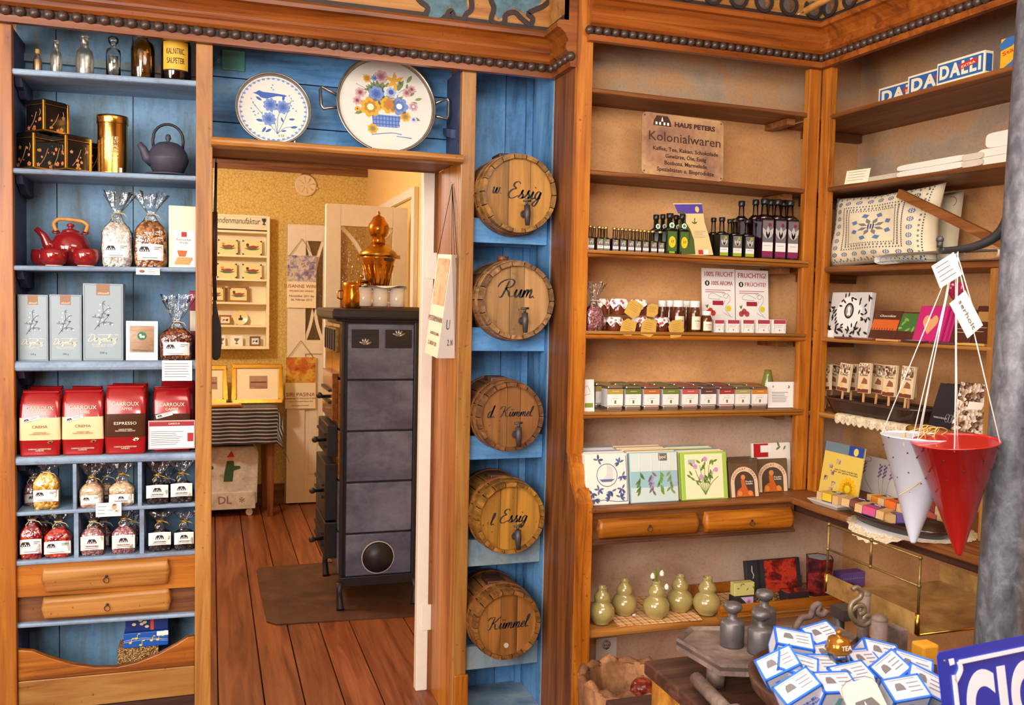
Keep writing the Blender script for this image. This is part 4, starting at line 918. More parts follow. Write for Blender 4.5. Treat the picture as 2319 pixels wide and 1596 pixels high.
MUG = plain('white_porcelain', rgb(232, 228, 220), .15, 0, .5, .3)
mz = P(880, 652, 4.5).z-SZ-.012
for k, (px_, Y_, lb) in enumerate(((824, 4.5, 'white mug nearest the copper pot on the stove tray'), (861, 4.5, 'white mug in the middle of the three on the stove'), (899, 4.5, 'white mug at the right end of the stove tray'))):
    X = P(px_, 672, Y_).x; g = thing('mug', lb, 'mug', (X, Y_, SZ+.012), 0, 'mugs on the stove')
    MB().lathe([(.034, 0), (.038, .004), (.039, mz), (.035, mz), (.033, .008), (0, .006)], 22).obj('body', MUG, g)
    MB().tube([(-.036, -.008, mz*.8), (-.056, -.012, mz*.8), (-.062, -.014, mz*.5), (-.052, -.012, mz*.22), (-.036, -.008, mz*.2)], .0055, 7).obj('handle', MUG, g)
cl = MB(); x0_, x1_ = P(815, 650, 4.5).x, P(917, 650, 4.5).x
cl.grid(lambda u, v: (x0_+(x1_-x0_)*u, 4.44+.13*v, SZ+.013+mz+.004+.006*math.sin(u*9+v*4)), 16, 6)
cl.grid(lambda u, v: (x0_+(x1_-x0_)*u, 4.438+.13*v, SZ+.013+mz-.002+.005*math.sin(u*9+v*4)), 16, 6)
cl.grid(lambda u, v: (x0_-.075*v+.02*u, 4.44-.01*v, SZ+.013+mz+.002-.075*v+.02*u), 4, 6)
tag(cl.obj('tea_towel', PAPER), 'folded white tea towel lying over the three mugs', 'towel')

# black paddle hanging at the left of the doorway, poster bag on the right jamb
YPD = 3.40
pd = thing('oar_paddle', 'long black wooden paddle hanging at the left edge of the doorway', 'paddle')
A_ = [P(489, 368, YPD), P(487, 480, YPD), P(485, 620, YPD), P(487, 680, YPD)]
MB().tube([tuple(v) for v in A_], [.005, .006, .007, .007], 8).obj('shaft', IRON_D, pd)
A2 = [P(486.5, 480, YPD), P(485, 540, YPD), P(485, 625, YPD)]
MB().tube([tuple(v) for v in A2], [.0095, .011, .0095], 10).obj('cord_grip', DARKW['z'], pd)
bl = [(482, 678), (489, 678), (494, 710), (501, 740), (502, 780), (499, 808), (491, 816), (482, 814), (478, 800), (478, 740), (481, 710)]
MB().prism([(P(a_, b_, YPD).x, P(a_, b_, YPD).z) for a_, b_ in bl], YPD-.006, YPD+.006).obj('blade', plain('black_wood', rgb(48, 46, 50), .5, 0, .4, 0, .3), pd, bevel=.004)
MB().tube([tuple(P(489, 368, YPD)), tuple(P(488.5, 355, YPD))], .002, 5).obj('hanger', IRON_D, pd)

# folded poster bag hanging on the jamb (open bag seen from its edge)
pbg = thing('poster_bag', 'printed paper bag hanging by black cords on the right door jamb', 'bag')
XJ_ = XJ-.0
c = [PX(1025, 420, XJ-.006)]
hk = PX(1024, 418, XJ-.004)
f0, f1 = P(992, 575, 3.16), P(1023, 577, 3.02); f2 = P(1035, 577, 3.07)
g0, g1, g2 = P(962, 798, 3.16), P(990, 811, 3.02), P(1030, 811, 3.08)
BAGM = blotch('bag_print', [(.3, rgb(196, 176, 150)), (.6, rgb(226, 208, 180))], 6)
MB().add([tuple(f0), tuple(f1), tuple(g1), tuple(g0)], [(0, 1, 2, 3)]).obj('side_face', CREAM, pbg)
MB().add([tuple(f1), tuple(f2), tuple(g2), tuple(g1)], [(0, 1, 2, 3)]).obj('front_face', PAPER, pbg)
MB().add([tuple(f0), tuple(f2), tuple(g2), tuple(g0)], [(0, 1, 2, 3)]).add([tuple(g0), tuple(g1), tuple(g2)], [(0, 1, 2)]).obj('back_face', CREAM, pbg)
def lerp4(u, v, q): return q[0]*(1-u)*(1-v)+q[1]*u*(1-v)+q[2]*u*v+q[3]*(1-u)*v
offv = Vector((-.001, -.002, 0))
q = (f1, f2, g2, g1); MB().add([tuple(lerp4(u_, v_, q)+offv) for u_, v_ in ((.06, .03), (.95, .03), (.95, .57), (.2, .57))], [(0, 1, 2, 3)]).obj('picture', blotch('seascape', [(.3, rgb(54, 62, 78)), (.5, rgb(110, 100, 96)), (.65, rgb(176, 140, 110))], 14, (1, 1, 3)), pbg)
q1 = (f0, f1, g1, g0); MB().add([tuple(lerp4(u_, v_, q1)+offv) for u_, v_ in ((.08, .04), (.94, .04), (.94, .5), (.06, .5))], [(0, 1, 2, 3)]).obj('picture', blotch('pale_seascape', [(.3, rgb(180, 130, 80)), (.6, rgb(224, 188, 140))], 12), pbg)
def txt_on(q, u, v, s_, size, mat, par, wd=None):
    o_ = lerp4(u, v, q); ex = (lerp4(1, v, q)-lerp4(0, v, q)).normalized(); ez = (q[0]-q[3]).normalized(); n_ = ex.cross(ez).normalized(); ez = n_.cross(ex)
    o_ = o_+n_*.003; M_ = Matrix((ex, ez, n_)).transposed(); text(s_, size, mat, par, o_, wid=wd, rot=M_.to_euler())
txt_on(q, .5, .68, 'UL', .05, paint(70, 96, 130), pbg, .04); txt_on(q, .62, .85, '2. N', .03, paint(90, 100, 120), pbg, .03)
txt_on(q1, .5, .64, 'PETERMANN', .026, paint(120, 90, 80), pbg); txt_on(q1, .6, .78, 'AUSSTELLUNG', .014, paint(120, 90, 80), pbg); txt_on(q1, .5, .88, '2. NOV 20', .02, paint(120, 90, 80), pbg)
for v in (f0, f1, f2, lerp4(.5, 0, q)): MB().tube([tuple(hk), tuple(v)], .0012, 5).obj('cord', INK, pbg)
MB().tube([tuple(hk+Vector((.006, 0, .002))), tuple(hk), tuple(hk+Vector((-.004, 0, .008)))], .0014, 5).obj('hook', STEEL, pbg)

# ---------------------------------------------------------------- reusable goods
def fit(x0, y0, x1, y1, Y, zb):
    """X centre, width and height (above the shelf top zb) of what fills this part of the plane Y"""
    a, b = P(x0, (y0+y1)/2, Y).x, P(x1, (y0+y1)/2, Y).x
    return (a+b)/2, b-a, P((x0+x1)/2, y0, Y).z-zb
def house(parent, x, z, y, s, mat=INK, name='house_emblem'):
    m = MB().prism([(x-.5*s, z), (x+.5*s, z), (x+.46*s, z+.24*s), (x+.3*s, z+.5*s), (x-.3*s, z+.5*s), (x-.46*s, z+.24*s)], y, y-.0003)
    o = m.obj(name, mat, parent); w = MB()
    for k in (-.32, -.12, .12, .32): w.prism([(x+k*s-.05*s, z+.04*s), (x+k*s+.05*s, z+.04*s), (x+k*s+.05*s, z+.18*s), (x+k*s-.05*s, z+.18*s)], y-.0003, y-.0005)
    w.prism([(x-.06*s, z+.22*s), (x+.06*s, z+.22*s), (x, z+.46*s)], y-.0003, y-.0005); w.obj('emblem_window', PAPER, o); return o
def ctr2(m):
    c = m.node_tree.nodes['Principled BSDF'].inputs['Base Color'].default_value; k = 'shade_'+m.name
    if k not in MATS: plain(k, (c[0]*.6, c[1]*.6, c[2]*.7, 1), .4)
    return MATS[k]
def flower(parent, x, z, r, col, ctr, y, n=8, name='painted_flower'):
    pts = []
    for i in range(n*4):
        a = 2*PI*i/(n*4); k = r*(.78+.22*abs(math.cos(a*n/2))); pts.append((x+k*math.cos(a), z+k*math.sin(a)))
    o = MB().prism(pts, y, y-.0004).obj(name, col, parent)
    if r > .012: MB().prism([(x+(p-x)*.62, z+(q-z)*.62) for p, q in pts[2:]+pts[:2]], y-.0004, y-.0006).obj('inner_petals', ctr2(col), o)
    MB().prism([(x+r*.32*math.cos(2*PI*i/10), z+r*.32*math.sin(2*PI*i/10)) for i in range(10)], y-.0004, y-.0007).obj('flower_eye', ctr, o); return o
def leafs(parent, items, col, y, name='painted_leaves'):
    m = MB()
    for x, z, l, a in items:
        c, s = math.cos(a), math.sin(a)
        m.prism([(x+u*l*c-v*l*s, z+u*l*s+v*l*c) for u, v in ((0, 0), (.3, .16), (.65, .17), (1, 0), (.65, -.17), (.3, -.16))], y, y-.0003)
    return tag(m.obj(name, col, parent), kind='stuff')
def stems(parent, lines, col, y, r=.0006, name='painted_stems'):
    m = MB()
    for ln in lines:
        p = smooth_pts(ln, 4) if len(ln) > 2 else ln; m.tube([(a, y, b) for a, b in p], r, 4)
    return tag(m.obj(name, col, parent), kind='stuff')
def dots(parent, pts, r, col, y, name='painted_dots'):
    m = MB()
    for x, z in pts: m.prism([(x+r*math.cos(2*PI*i/7), z+r*math.sin(2*PI*i/7)) for i in range(7)], y, y-.0003)
    return tag(m.obj(name, col, parent), kind='stuff')
def sup(u, w, d, e=.45):
    a = 2*PI*u; c, s = math.cos(a), math.sin(a)
    return (w/2*math.copysign(abs(c)**e, c), d/2*math.copysign(abs(s)**e, s))
STRING = plain('ribbon', rgb(206, 190, 150), .4)
def cello_bag(label, X, Y, z, w, d, hf, ht, fill, lab=None, group=None, rotz=0, neckz=None, tie=STRING, cat='bag', name='sweet_bag', seed=0, lw=.8, lz0=.12, lh=.38, txt=None, tcol=INK):
    o = thing(name, label, cat, (X, Y, z), rotz, group); r = random.Random(seed*13+5)
    ph = [r.uniform(0, 6) for _ in range(6)]
    def body(u, v, g=0):
        k = (1-.10*(1-min(1, v*8)))*(1 if v < .72 else 1-.55*((v-.72)/.28)**1.6)
        x, y = sup(u, (w+g)*k, (d+g)*k); n = .018*math.sin(u*40+ph[0])*math.sin(v*17+ph[1])+.02*math.sin(u*17+ph[2]+v*9)
        return (x*(1+n), y*(1+n), hf*v)
    m = MB(); m.grid(lambda u, v: body(u, v), 28, 12, closeu=True)
    m.f.append([i for i in range(28)]); m.m.append(0); m.sm.append(False)
    m.f.append([12*28+i for i in reversed(range(28))]); m.m.append(0); m.sm.append(False)
    m.obj('filling', fill, o)
    nz = neckz or (hf+(ht-hf)*.42); f = MB()
    def film(u, v):
        if v < .5:
            t = v/.5; x0, y0, z0 = body(u, 1, .004); k = (1-t)**.8; a = 2*PI*u
            return (x0*k+.009*math.cos(a)*(1-k), y0*k+.009*math.sin(a)*(1-k), hf+(nz-hf)*t)
        t = (v-.5)/.5; a = 2*PI*u; pl = 1+.35*math.sin(7*a+ph[3])*t; R = .009+(w*.36)*t**.8
        return (R*pl*math.cos(a)+ph[4]*.003*t, R*.4*pl*math.sin(a), nz+(ht-nz)*t*(1+.12*math.sin(5*a+ph[5])*t))
    f.grid(film, 42, 12, closeu=True)
    f.grid(lambda u, v: body(u, .02+.98*v, .004), 28, 8, closeu=True)
    f.obj('film', FILM, o, recalc=False)
    t_ = MB().tube([(.0105*math.cos(a), .0105*math.sin(a), nz) for a in [2*PI*i/12 for i in range(12)]], .0022, 6, closed=True)
    t_.tube([(.006, -.011, nz), (.022, -.016, nz-.004), (.03, -.014, nz-.016)], .0013, 5); t_.tube([(-.004, -.011, nz), (-.014, -.017, nz-.012), (-.012, -.016, nz-.024)], .0013, 5)
    t_.obj('tie', tie, o)
    if lab is not None:
        y0 = -d/2*1.05-.003; z0 = hf*lz0; zh = hf*lh; n = MB(); xx = w*lw/2
        n.grid(lambda u, v: (xx*(2*u-1), y0+.006*(2*u-1)**2, z0+zh*v+.003*math.sin(u*3)), 6, 2); n.obj('label', PAPER, o)
        s = zh*.62
        if lab == 'left': house(o, -xx*.45, z0+zh*.56, y0-.0004, s); strips(o, GREYINK, -xx*.05, xx*.9, z0+zh*.88, 2, zh*.12, y0+.0006, zh*.05)
        else: house(o, 0, z0+zh*.52, y0-.0004, s)
        if txt: text(txt, zh*.2, tcol, o, (0, y0-.0006, z0+zh*.33), wid=xx*1.1)
        strips(o, GREYINK, -xx*.6, xx*.6, z0+zh*.2, 1, zh*.1, y0-.0003, zh*.04)
    return o
YELLOWC = cells('yellow_candy', [(.2, rgb(220, 150, 30)), (.5, rgb(240, 190, 60)), (.8, rgb(250, 224, 140))], 95)
PINKC = cells('pink_pearls', [(.2, rgb(176, 90, 100)), (.5, rgb(210, 140, 146)), (.8, rgb(236, 196, 190))], 190)
REDC = cells('red_candy', [(.2, rgb(140, 12, 14)), (.5, rgb(196, 24, 22)), (.8, rgb(236, 80, 50))], 75, .12)
MIXC = cells('pale_candy', [(.2, rgb(224, 190, 150)), (.5, rgb(238, 216, 176)), (.8, rgb(230, 170, 150))], 80)
BLACKC = cells('liquorice', [(.2, rgb(22, 20, 24)), (.5, rgb(36, 34, 40)), (.8, rgb(70, 64, 66))], 90, .2)
SUGARW = cells('white_rock_sugar', [(.2, rgb(214, 202, 186)), (.5, rgb(236, 228, 216)), (.8, rgb(250, 246, 240))], 120)
SUGARB = cells('brown_rock_sugar', [(.2, rgb(120, 66, 26)), (.5, rgb(176, 108, 48)), (.8, rgb(214, 150, 84))], 95)
TEAC = cells('fruit_tea', [(.2, rgb(70, 26, 16)), (.5, rgb(140, 66, 26)), (.75, rgb(206, 130, 44)), (.9, rgb(160, 30, 24))], 150)

# ---------------------------------------------------------------- top shelf: old chemist bottles
def bottle(label, px0, py0, px1, py1, Y, k, prof, mat, name='glass_bottle', cat='bottle', sides=24, zf=lz, rotz=0, X=None):
    a, b = P(px0, (py0+py1)/2, Y).x, P(px1, (py0+py1)/2, Y).x; Xc = (a+b)/2; zb = zf(k, Xc); r = (b-a)/2; h = P((px0+px1)/2, py0, Y).z-zb
    o = thing(name, label, cat, (Xc, Y, zb), rotz)
    MB().lathe([(p*r, q*h) for p, q in prof], sides).obj('body', mat, o, recalc=True); return o, r, h
OLDGL = thin('cloudy_glass', (.8, .76, .66, 1), .16, .3, .1); AMBER = thin('amber_glass', (.8, .42, .06, 1), .05, .08, .03)
CORK = plain('cork', rgb(206, 160, 96), .8, 0, .2, 0, .3)
YT = 3.13
o, r, h = bottle('tiny corked glass vial with yellow paper, leftmost on the top shelf', 75, 122, 95, 155, YT, 0, [(.9, 0), (1, .05), (1, .7), (.7, .85), (.5, .95), (.5, 1)], OLDGL, 'glass_vial', 'vial')
MB().lathe([(r*.45, h*.95), (r*.55, h*1.1), (r*.5, h*1.22), (0, h*1.22)], 12).obj('cork', CORK, o)
MB().lathe([(r*.75, h*.08), (r*.75, h*.7)], 14).obj('paper_roll', paint(226, 178, 84), o)
o, r, h = bottle('slim cloudy glass bottle with a long neck on the top shelf', 114, 92, 141, 158, YT, 0, [(.9, 0), (1, .03), (1, .55), (.85, .64), (.5, .72), (.46, .95), (.62, .96), (.62, 1), (.4, 1)], OLDGL)
o, r, h = bottle('round-shouldered cloudy bottle with a wide lip on the top shelf', 171, 82, 213, 163, YT, 0, [(.95, 0), (1, .03), (1, .5), (.9, .62), (.55, .7), (.44, .74), (.44, .92), (.6, .95), (.62, 1), (.4, 1)], OLDGL)
o, r, h = bottle('clear square glass decanter with stopper on the top shelf', 236, 84, 277, 167, YT, 0, [(.95, 0), (1.12, .03), (1.12, .6), (1.0, .68), (.45, .74), (.4, .84), (.55, .86)], GLASS, 'decanter', 'decanter', 4, lz, 0)
o.rotation_euler.z = PI/4+.12
MB().lathe([(.3*r, .8*h), (.55*r, .87*h), (.62*r, .96*h), (.4*r, 1.02*h), (0, 1.02*h)], 14).obj('stopper', GLASS, o)
MB().lathe([(.7*r, .03*h), (.75*r, .55*h)], 4).obj('inner_glass', OLDGL, o)
o, r, h = bottle('plain amber glass bottle on the top shelf beside the labelled jar', 296, 70, 351, 172, YT, 0, [(.93, 0), (1, .03), (1, .62), (.9, .74), (.5, .82), (.42, .86), (.42, .96), (.55, .97), (.55, 1), (.4, 1)], AMBER)
o, r, h = bottle('amber chemist jar with a yellow label lettered in black', 364, 66, 433, 177, YT, 0, [(.95, 0), (1, .02), (1, .7), (.9, .78), (.8, .8), (.85, .84), (.85, 1), (0, 1)], thin('dark_amber_glass', (.6, .2, .03, 1), .06, .06, .03), 'chemist_jar', 'jar')
def curved_label(o, r, z0, z1, a, mat, name='label', rr=1.01, n=10):
    m = MB().grid(lambda u, v: (r*rr*math.sin(a*(2*u-1)), -r*rr*math.cos(a*(2*u-1)), z0+(z1-z0)*v), n, 1); return m.obj(name, mat, o)
curved_label(o, r, h*.19, h*.74, .95, INK, 'label_border'); curved_label(o, r, h*.21, h*.72, .9, paint(222, 172, 50), 'label', 1.02)
def curved_text(s, size, mat, parent, r, z, wid=None, name='lettering', **kw):
    t = text(s, size, mat, parent, (0, 0, z), wid, name=name, rot=(0, 0, 0), **kw); me = t.data
    for v in me.vertices: a = v.co.x/r; q = v.co.z; v.co = Vector(((r+q)*math.sin(a), -(r+q)*math.cos(a), v.co.y))
    return t
curved_text('KAL.NITRIC.', h*.15, INK, o, r*1.03, h*.53, r*1.25); curved_text('SALPETER', h*.15, INK, o, r*1.03, h*.36, r*1.2)

# second shelf: tea tins, gold canister, cast-iron teapot
TINB = plain('black_lacquer', rgb(26, 22, 20), .22, .2, .5, .3); TING = plain('tin_gold', rgb(196, 140, 50), .3, .9)
def tea_tin(label, X, Y, z, s, hh, rotz, seed):
    o = thing('tea_tin', label, 'tin', (X, Y, z), rotz, 'black tea tins'); q = s/2; r = random.Random(seed)
    MB().box(-q, q, -q, q, 0, hh*.84).obj('body', TINB, o, bevel=.005)
    MB().box(-q-.001, q+.001, -q-.001, q+.001, hh*.85, hh*.97).prism([(-q*.9, -q*.9), (q*.9, -q*.9), (q*.9, q*.9), (-q*.9, q*.9)], hh*.97, hh, 'xy').obj('lid', TINB, o, bevel=.004)
    for za_, zb_ in ((hh*.835, hh*.85), (.004, .008)): MB().box(-q-.0012, q+.0012, -q-.0012, q+.0012, za_, zb_).obj('gold_band', TING, o)
    for sx in (-1, 1): MB().box(sx*q-.004, sx*q+.004, -q-.0016, -q+.005, .006, hh*.96).obj('gold_corner', TING, o, bevel=.0015)
    for f in range(2):
        g = MB()
        for i in range(9):
            x, zz, rr = r.uniform(-q*.7, q*.7), r.uniform(hh*.12, hh*.6), r.uniform(.002, .006)
            if i > 5: zz = r.uniform(hh*.08, hh*.2); rr = .006
            g.prism([(x+rr*(1+.3*math.sin(5*a))*math.cos(a), zz+rr*(1+.3*math.sin(5*a))*math.sin(a)) for a in [2*PI*j/12 for j in range(12)]], -q-.0004, -q-.0008)
        if f: g.xf(Matrix.Rotation(-PI/2, 4, 'Z'))
        g.obj('painted_blossom', paint(206, 120, 70) if f else paint(214, 150, 90), o)
        s2 = [[(-q*.5, hh*.15), (-q*.1, hh*.35), (q*.2, hh*.62)], [(q*.5, hh*.5), (q*.62, hh*.6), (q*.55, hh*.7)]]
        st_ = MB()
        for ln in s2: st_.tube([(a, -q-.0005, b) for a, b in smooth_pts(ln, 4)], .0009, 4)
        if f: st_.xf(Matrix.Rotation(-PI/2, 4, 'Z'))
        st_.obj('painted_twig', paint(190, 140, 90), o)
    return o
Y2 = 3.14; zt2 = lz(1, -.4); TH = P(100, 305, Y2).z-zt2
ts = .082
tA = tea_tin('black lacquered tea tin with gold edges, lower left of the stack', P(82, 350, Y2).x, Y2, zt2, ts, TH, .85, 1)
tB = tea_tin('black lacquered tea tin with gold edges in the middle of the lower row', P(160, 350, Y2).x, Y2-.005, lz(1, -.3), ts, TH*.98, .72, 2)
tC = tea_tin('black lacquered tea tin half hidden beside the gold canister', P(203, 350, Y2+.06).x, Y2+.065, lz(1, -.27), ts*.9, TH*.9, .6, 3)
zt = P(105, 231, Y2).z
tD = tea_tin('black lacquered tea tin balanced on top of two others', P(106, 270, Y2).x, Y2+.005, zt2+TH+.001, ts*1.02, zt-(zt2+TH), .8, 4)
X, w_, h = fit(219, 263, 291, 388, Y2, lz(1, -.2)); zb = lz(1, X)
o = thing('gold_canister', 'tall shiny gold canister with raised white lettering', 'canister', (X, Y2, zb)); r = w_/2
GOLDC = plain('polished_gold', rgb(208, 160, 80), .2, 1.0, .5, 0, .15)
MB().lathe([(r*.96, 0), (r*.98, .004), (r*.96, .008), (r*.96, h*.86), (r*.98, h*.87)], 36).obj('body', GOLDC, o)
MB().lathe([(r*1.0, h*.86), (r*1.02, h*.87), (r*1.0, h*.93), (r*1.03, h*.96), (r*1.0, h), (0, h*.99)], 36).obj('lid', GOLDC, o)
for i, s in enumerate(('TEE', 'FINEST', 'SPEZIAL', 'MISCHUNG', 'SEIT 1820', 'Kontor')): curved_text(s, h*.07, paint(240, 226, 190), o, r*.965, h*(.6-.065*i), r*.9)
MB().box(r*.5, r*.66, -r*.86, -r*.84, .006, .02).obj('price_sticker', PAPER, o)
# cast-iron teapot on a trivet
CAST = plain('cast_iron', rgb(70, 68, 84), .55, .2, .5, 0, .25)
X, w_, h = fit(335, 318, 426, 388, Y2, lz(1, -.1)); zb = lz(1, X)
tv = thing('trivet', 'flat dark round trivet under the cast-iron teapot', 'trivet', (X-.0, Y2, zb))
MB().lathe([(.068, .004), (.074, .007), (.068, .011), (0, .011)], 28).obj('disc', CAST, tv)
for k in range(3): MB().ball((.05*math.cos(k*2.1), .05*math.sin(k*2.1), .003), .004, n=8).obj('foot', CAST, tv)
o = thing('iron_teapot', 'dark cast-iron teapot with a tall arched handle', 'teapot', (X, Y2, zb+.011)); r = w_*.5; h = P(372, 318, Y2).z-zb-.011
MB().lathe([(r*.62, 0), (r*.78, h*.06), (r*.98, h*.3), (r*1.04, h*.42), (r*1.05, h*.45), (r*1.02, h*.48), (r*.96, h*.62), (r*.78, h*.8), (r*.55, h*.9)], 36).obj('body', CAST, o)
MB().lathe([(r*.58, h*.88), (r*.5, h*.92), (r*.3, h*.95), (r*.1, h*.96)], 28).obj('lid', CAST, o)
MB().lathe([(.006, h*.92), (.005, h*.99), (.009, h*1.06), (.007, h*1.17), (0, h*1.2)], 12).obj('knob', CAST, o)
MB().tube([(-r*.75, -.01, h*.35), (-r*1.05, -.014, h*.45), (-r*1.22, -.016, h*.7), (-r*1.42, -.018, h*.84)], [.02, .016, .012, .009], 12).obj('spout', CAST, o)
ht = P(372, 281, Y2).z-zb-.011
hp = [(-r*.72, 0, h*.72), (-r*.76, 0, h*1.0)]+[(r*.74*math.cos(a), 0, h*1.05+(ht-h*1.05)*math.sin(a)) for a in [PI-PI*i/12 for i in range(13)]]+[(r*.76, 0, h*1.0), (r*.72, 0, h*.72)]
MB().tube(hp, .0045, 8).obj('handle', IRON_D, o)

# third shelf: red tea set, sugar bags, carton
REDG = plain('red_glaze', rgb(134, 22, 26), .12, 0, .5, .6)
Y3 = 3.17; z3 = lz(2, -.4)
X, w_, h = fit(114, 520, 206, 600, Y3, z3); r = w_/2
o = thing('red_teapot', 'glossy dark red teapot with a woven cane handle', 'teapot', (X, Y3, z3))
MB().lathe([(r*.6, 0), (r*.9, h*.2), (r, h*.48), (r*.97, h*.6), (r*.8, h*.8), (r*.5, h*.92), (r*.42, h*.94)], 34).obj('body', REDG, o)
MB().lathe([(r*.46, h*.93), (r*.4, h*.98), (r*.2, h*1.02), (.006, h*1.03), (.007, h*1.06), (.012, h*1.1), (.011, h*1.15), (0, h*1.17)], 24).obj('lid', REDG, o)
MB().tube([(-r*.8, -.006, h*.45), (-r*1.12, -.01, h*.6), (-r*1.3, -.012, h*.82), (-r*1.66, -.014, h*.99)], [.022, .016, .011, .008], 12).obj('spout', REDG, o)
CANE = plain('cane', rgb(214, 150, 76), .5, 0, .4, 0, .4); hz = P(160, 497, Y3).z-z3
MB().tube(smooth_pts3([(-r*.7, 0, h*.95), (-r*.82, 0, h*1.1), (-r*.78, 0, hz*.93), (-r*.55, 0, hz), (0, 0, hz*.995), (r*.6, 0, hz*.965), (r*.82, 0, hz*.9), (r*.84, 0, h*1.1), (r*.74, 0, h*.95)], 4), .006, 10).obj('handle', CANE, o)
for s in (-1, 1): MB().tube([(s*r*.72+.009*math.cos(a), .009*math.sin(a), h*.93+.004*math.sin(a)) for a in [2*PI*i/10 for i in range(10)]], .003, 6, closed=True).obj('handle_eye', REDG, o)
def cup(label, px, Y):
    X = P(px, 582, Y).x; z = lz(2, X); hh = P(px, 564, YF+.055).z-z; r = .039
    o = thing('red_cup', label, 'cup', (X, Y, z), 0, 'red tea cups')
    MB().lathe([(r*.62, 0), (r*.62, .004), (r*.85, .01), (r, hh*.45), (r*1.0, hh*.7), (r*.93, hh), (r*.88, hh), (r*.92, hh*.6), (r*.6, .01), (0, .01)], 28).obj('bowl', REDG, o)
    MB().lathe([(r*.6, 0), (r*.64, .002), (r*.6, .004)], 24).obj('foot_ring', CREAM, o)
cup('dark red cup in front of the teapot on the left', 122.5, YF+.05); cup('dark red cup in front of the teapot on the right', 194.5, YF+.05)
cup('dark red cup half hidden at the far left of the tea set', 101, YF+.125); cup('dark red cup peeking out between the two front cups', 160, YF+.13)
X, w_, h = fit(231, 435, 300, 603, YF+.07, lz(2, -.2)); cello_bag('tall cellophane bag of white rock sugar tied with string', X, YF+.07, lz(2, X), w_, .055, P(265, 502, YF+.07).z-lz(2, X), h, SUGARW, 'left', 'sugar bags', 0, P(265, 482, YF+.07).z-lz(2, X), seed=1, name='sugar_bag', lz0=.2, lh=.3)
X, w_, h = fit(305, 437, 378, 604, YF+.07, lz(2, -.1)); cello_bag('tall cellophane bag of brown rock sugar tied with string', X, YF+.07, lz(2, X), w_, .055, P(340, 500, YF+.07).z-lz(2, X), h, SUGARB, 'left', 'sugar bags', 0, P(340, 485, YF+.07).z-lz(2, X), seed=2, name='sugar_bag', lz0=.14, lh=.34)
X, w_, h = fit(382, 465, 450, 604, YF+.06, lz(2, 0)); z = lz(2, X)
o = thing('sugar_carton', 'tall cream carton picturing a tea cup and sugar lumps', 'carton', (X, YF+.08, z))
MB().box(-w_/2, w_/2, -.02, .02, 0, h).obj('box', plain('carton_cream', rgb(228, 214, 188), .5), o, bevel=.002)
MB().box(-w_*.34, w_*.36, -.0208, -.02, h*.03, h*.6).obj('front_label', PAPER, o)
MB().box(-w_*.08, w_*.1, -.0214, -.0208, h*.5, h*.58).obj('red_mark', paint(170, 26, 30), o)
text('Rohrzucker\nWürfel', h*.055, GREYINK, o, (.0, -.0212, h*.43), wid=w_*.5)
MB().prism([(-w_*.22, h*.28), (w_*.12, h*.28), (w_*.06, h*.18), (-w_*.16, h*.18)], -.0208, -.0212).obj('printed_cup', paint(196, 92, 30), o)
m = MB()
for i in range(12):
    x, zz = -w_*.24+w_*.5*((i*37) % 12)/12, h*(.05+.035*(i % 3)); m.prism([(x-.006, zz), (x+.006, zz), (x+.006, zz+.01), (x-.006, zz+.01)], -.0208, -.0213-.0001*i)
m.obj('printed_sugar', paint(206, 150, 90), o)
def card(label, x0, y0, x1, y1, Y, name='price_card', cat='card', mat=PAPER, rx=0, rz=0, text_=None, n=3, seed=1, th=.001):
    a, b, q, t = pbox(x0, y0, x1, y1, Y); w_, h_ = b-a, t-q
    o = thing(name, label, cat, ((a+b)/2, Y, q), 0, None, (rx, 0, rz)); MB().box(-w_/2, w_/2, -th, 0, 0, h_).obj('sheet', mat, o)
    if n: strips(o, GREYINK, -w_*.42, w_*.42, h_*.85, n, h_*.75/n, -th-.0003, h_*.03, 'handwriting', seed)
    return o, w_, h_
o, w_, h_ = card('small shelf tag with a brown sweet picture under the brown sugar', 308, 607, 362, 622, YF-.002, 'shelf_tag', 'tag', n=0)
MB().ball((-w_*.25, -.0012, h_*.5), .006, 1.4, .1, .8, 8).obj('printed_sweet', paint(150, 92, 50), o); strips(o, GREYINK, 0, w_*.42, h_*.8, 3, h_*.25, -.0014, h_*.06)

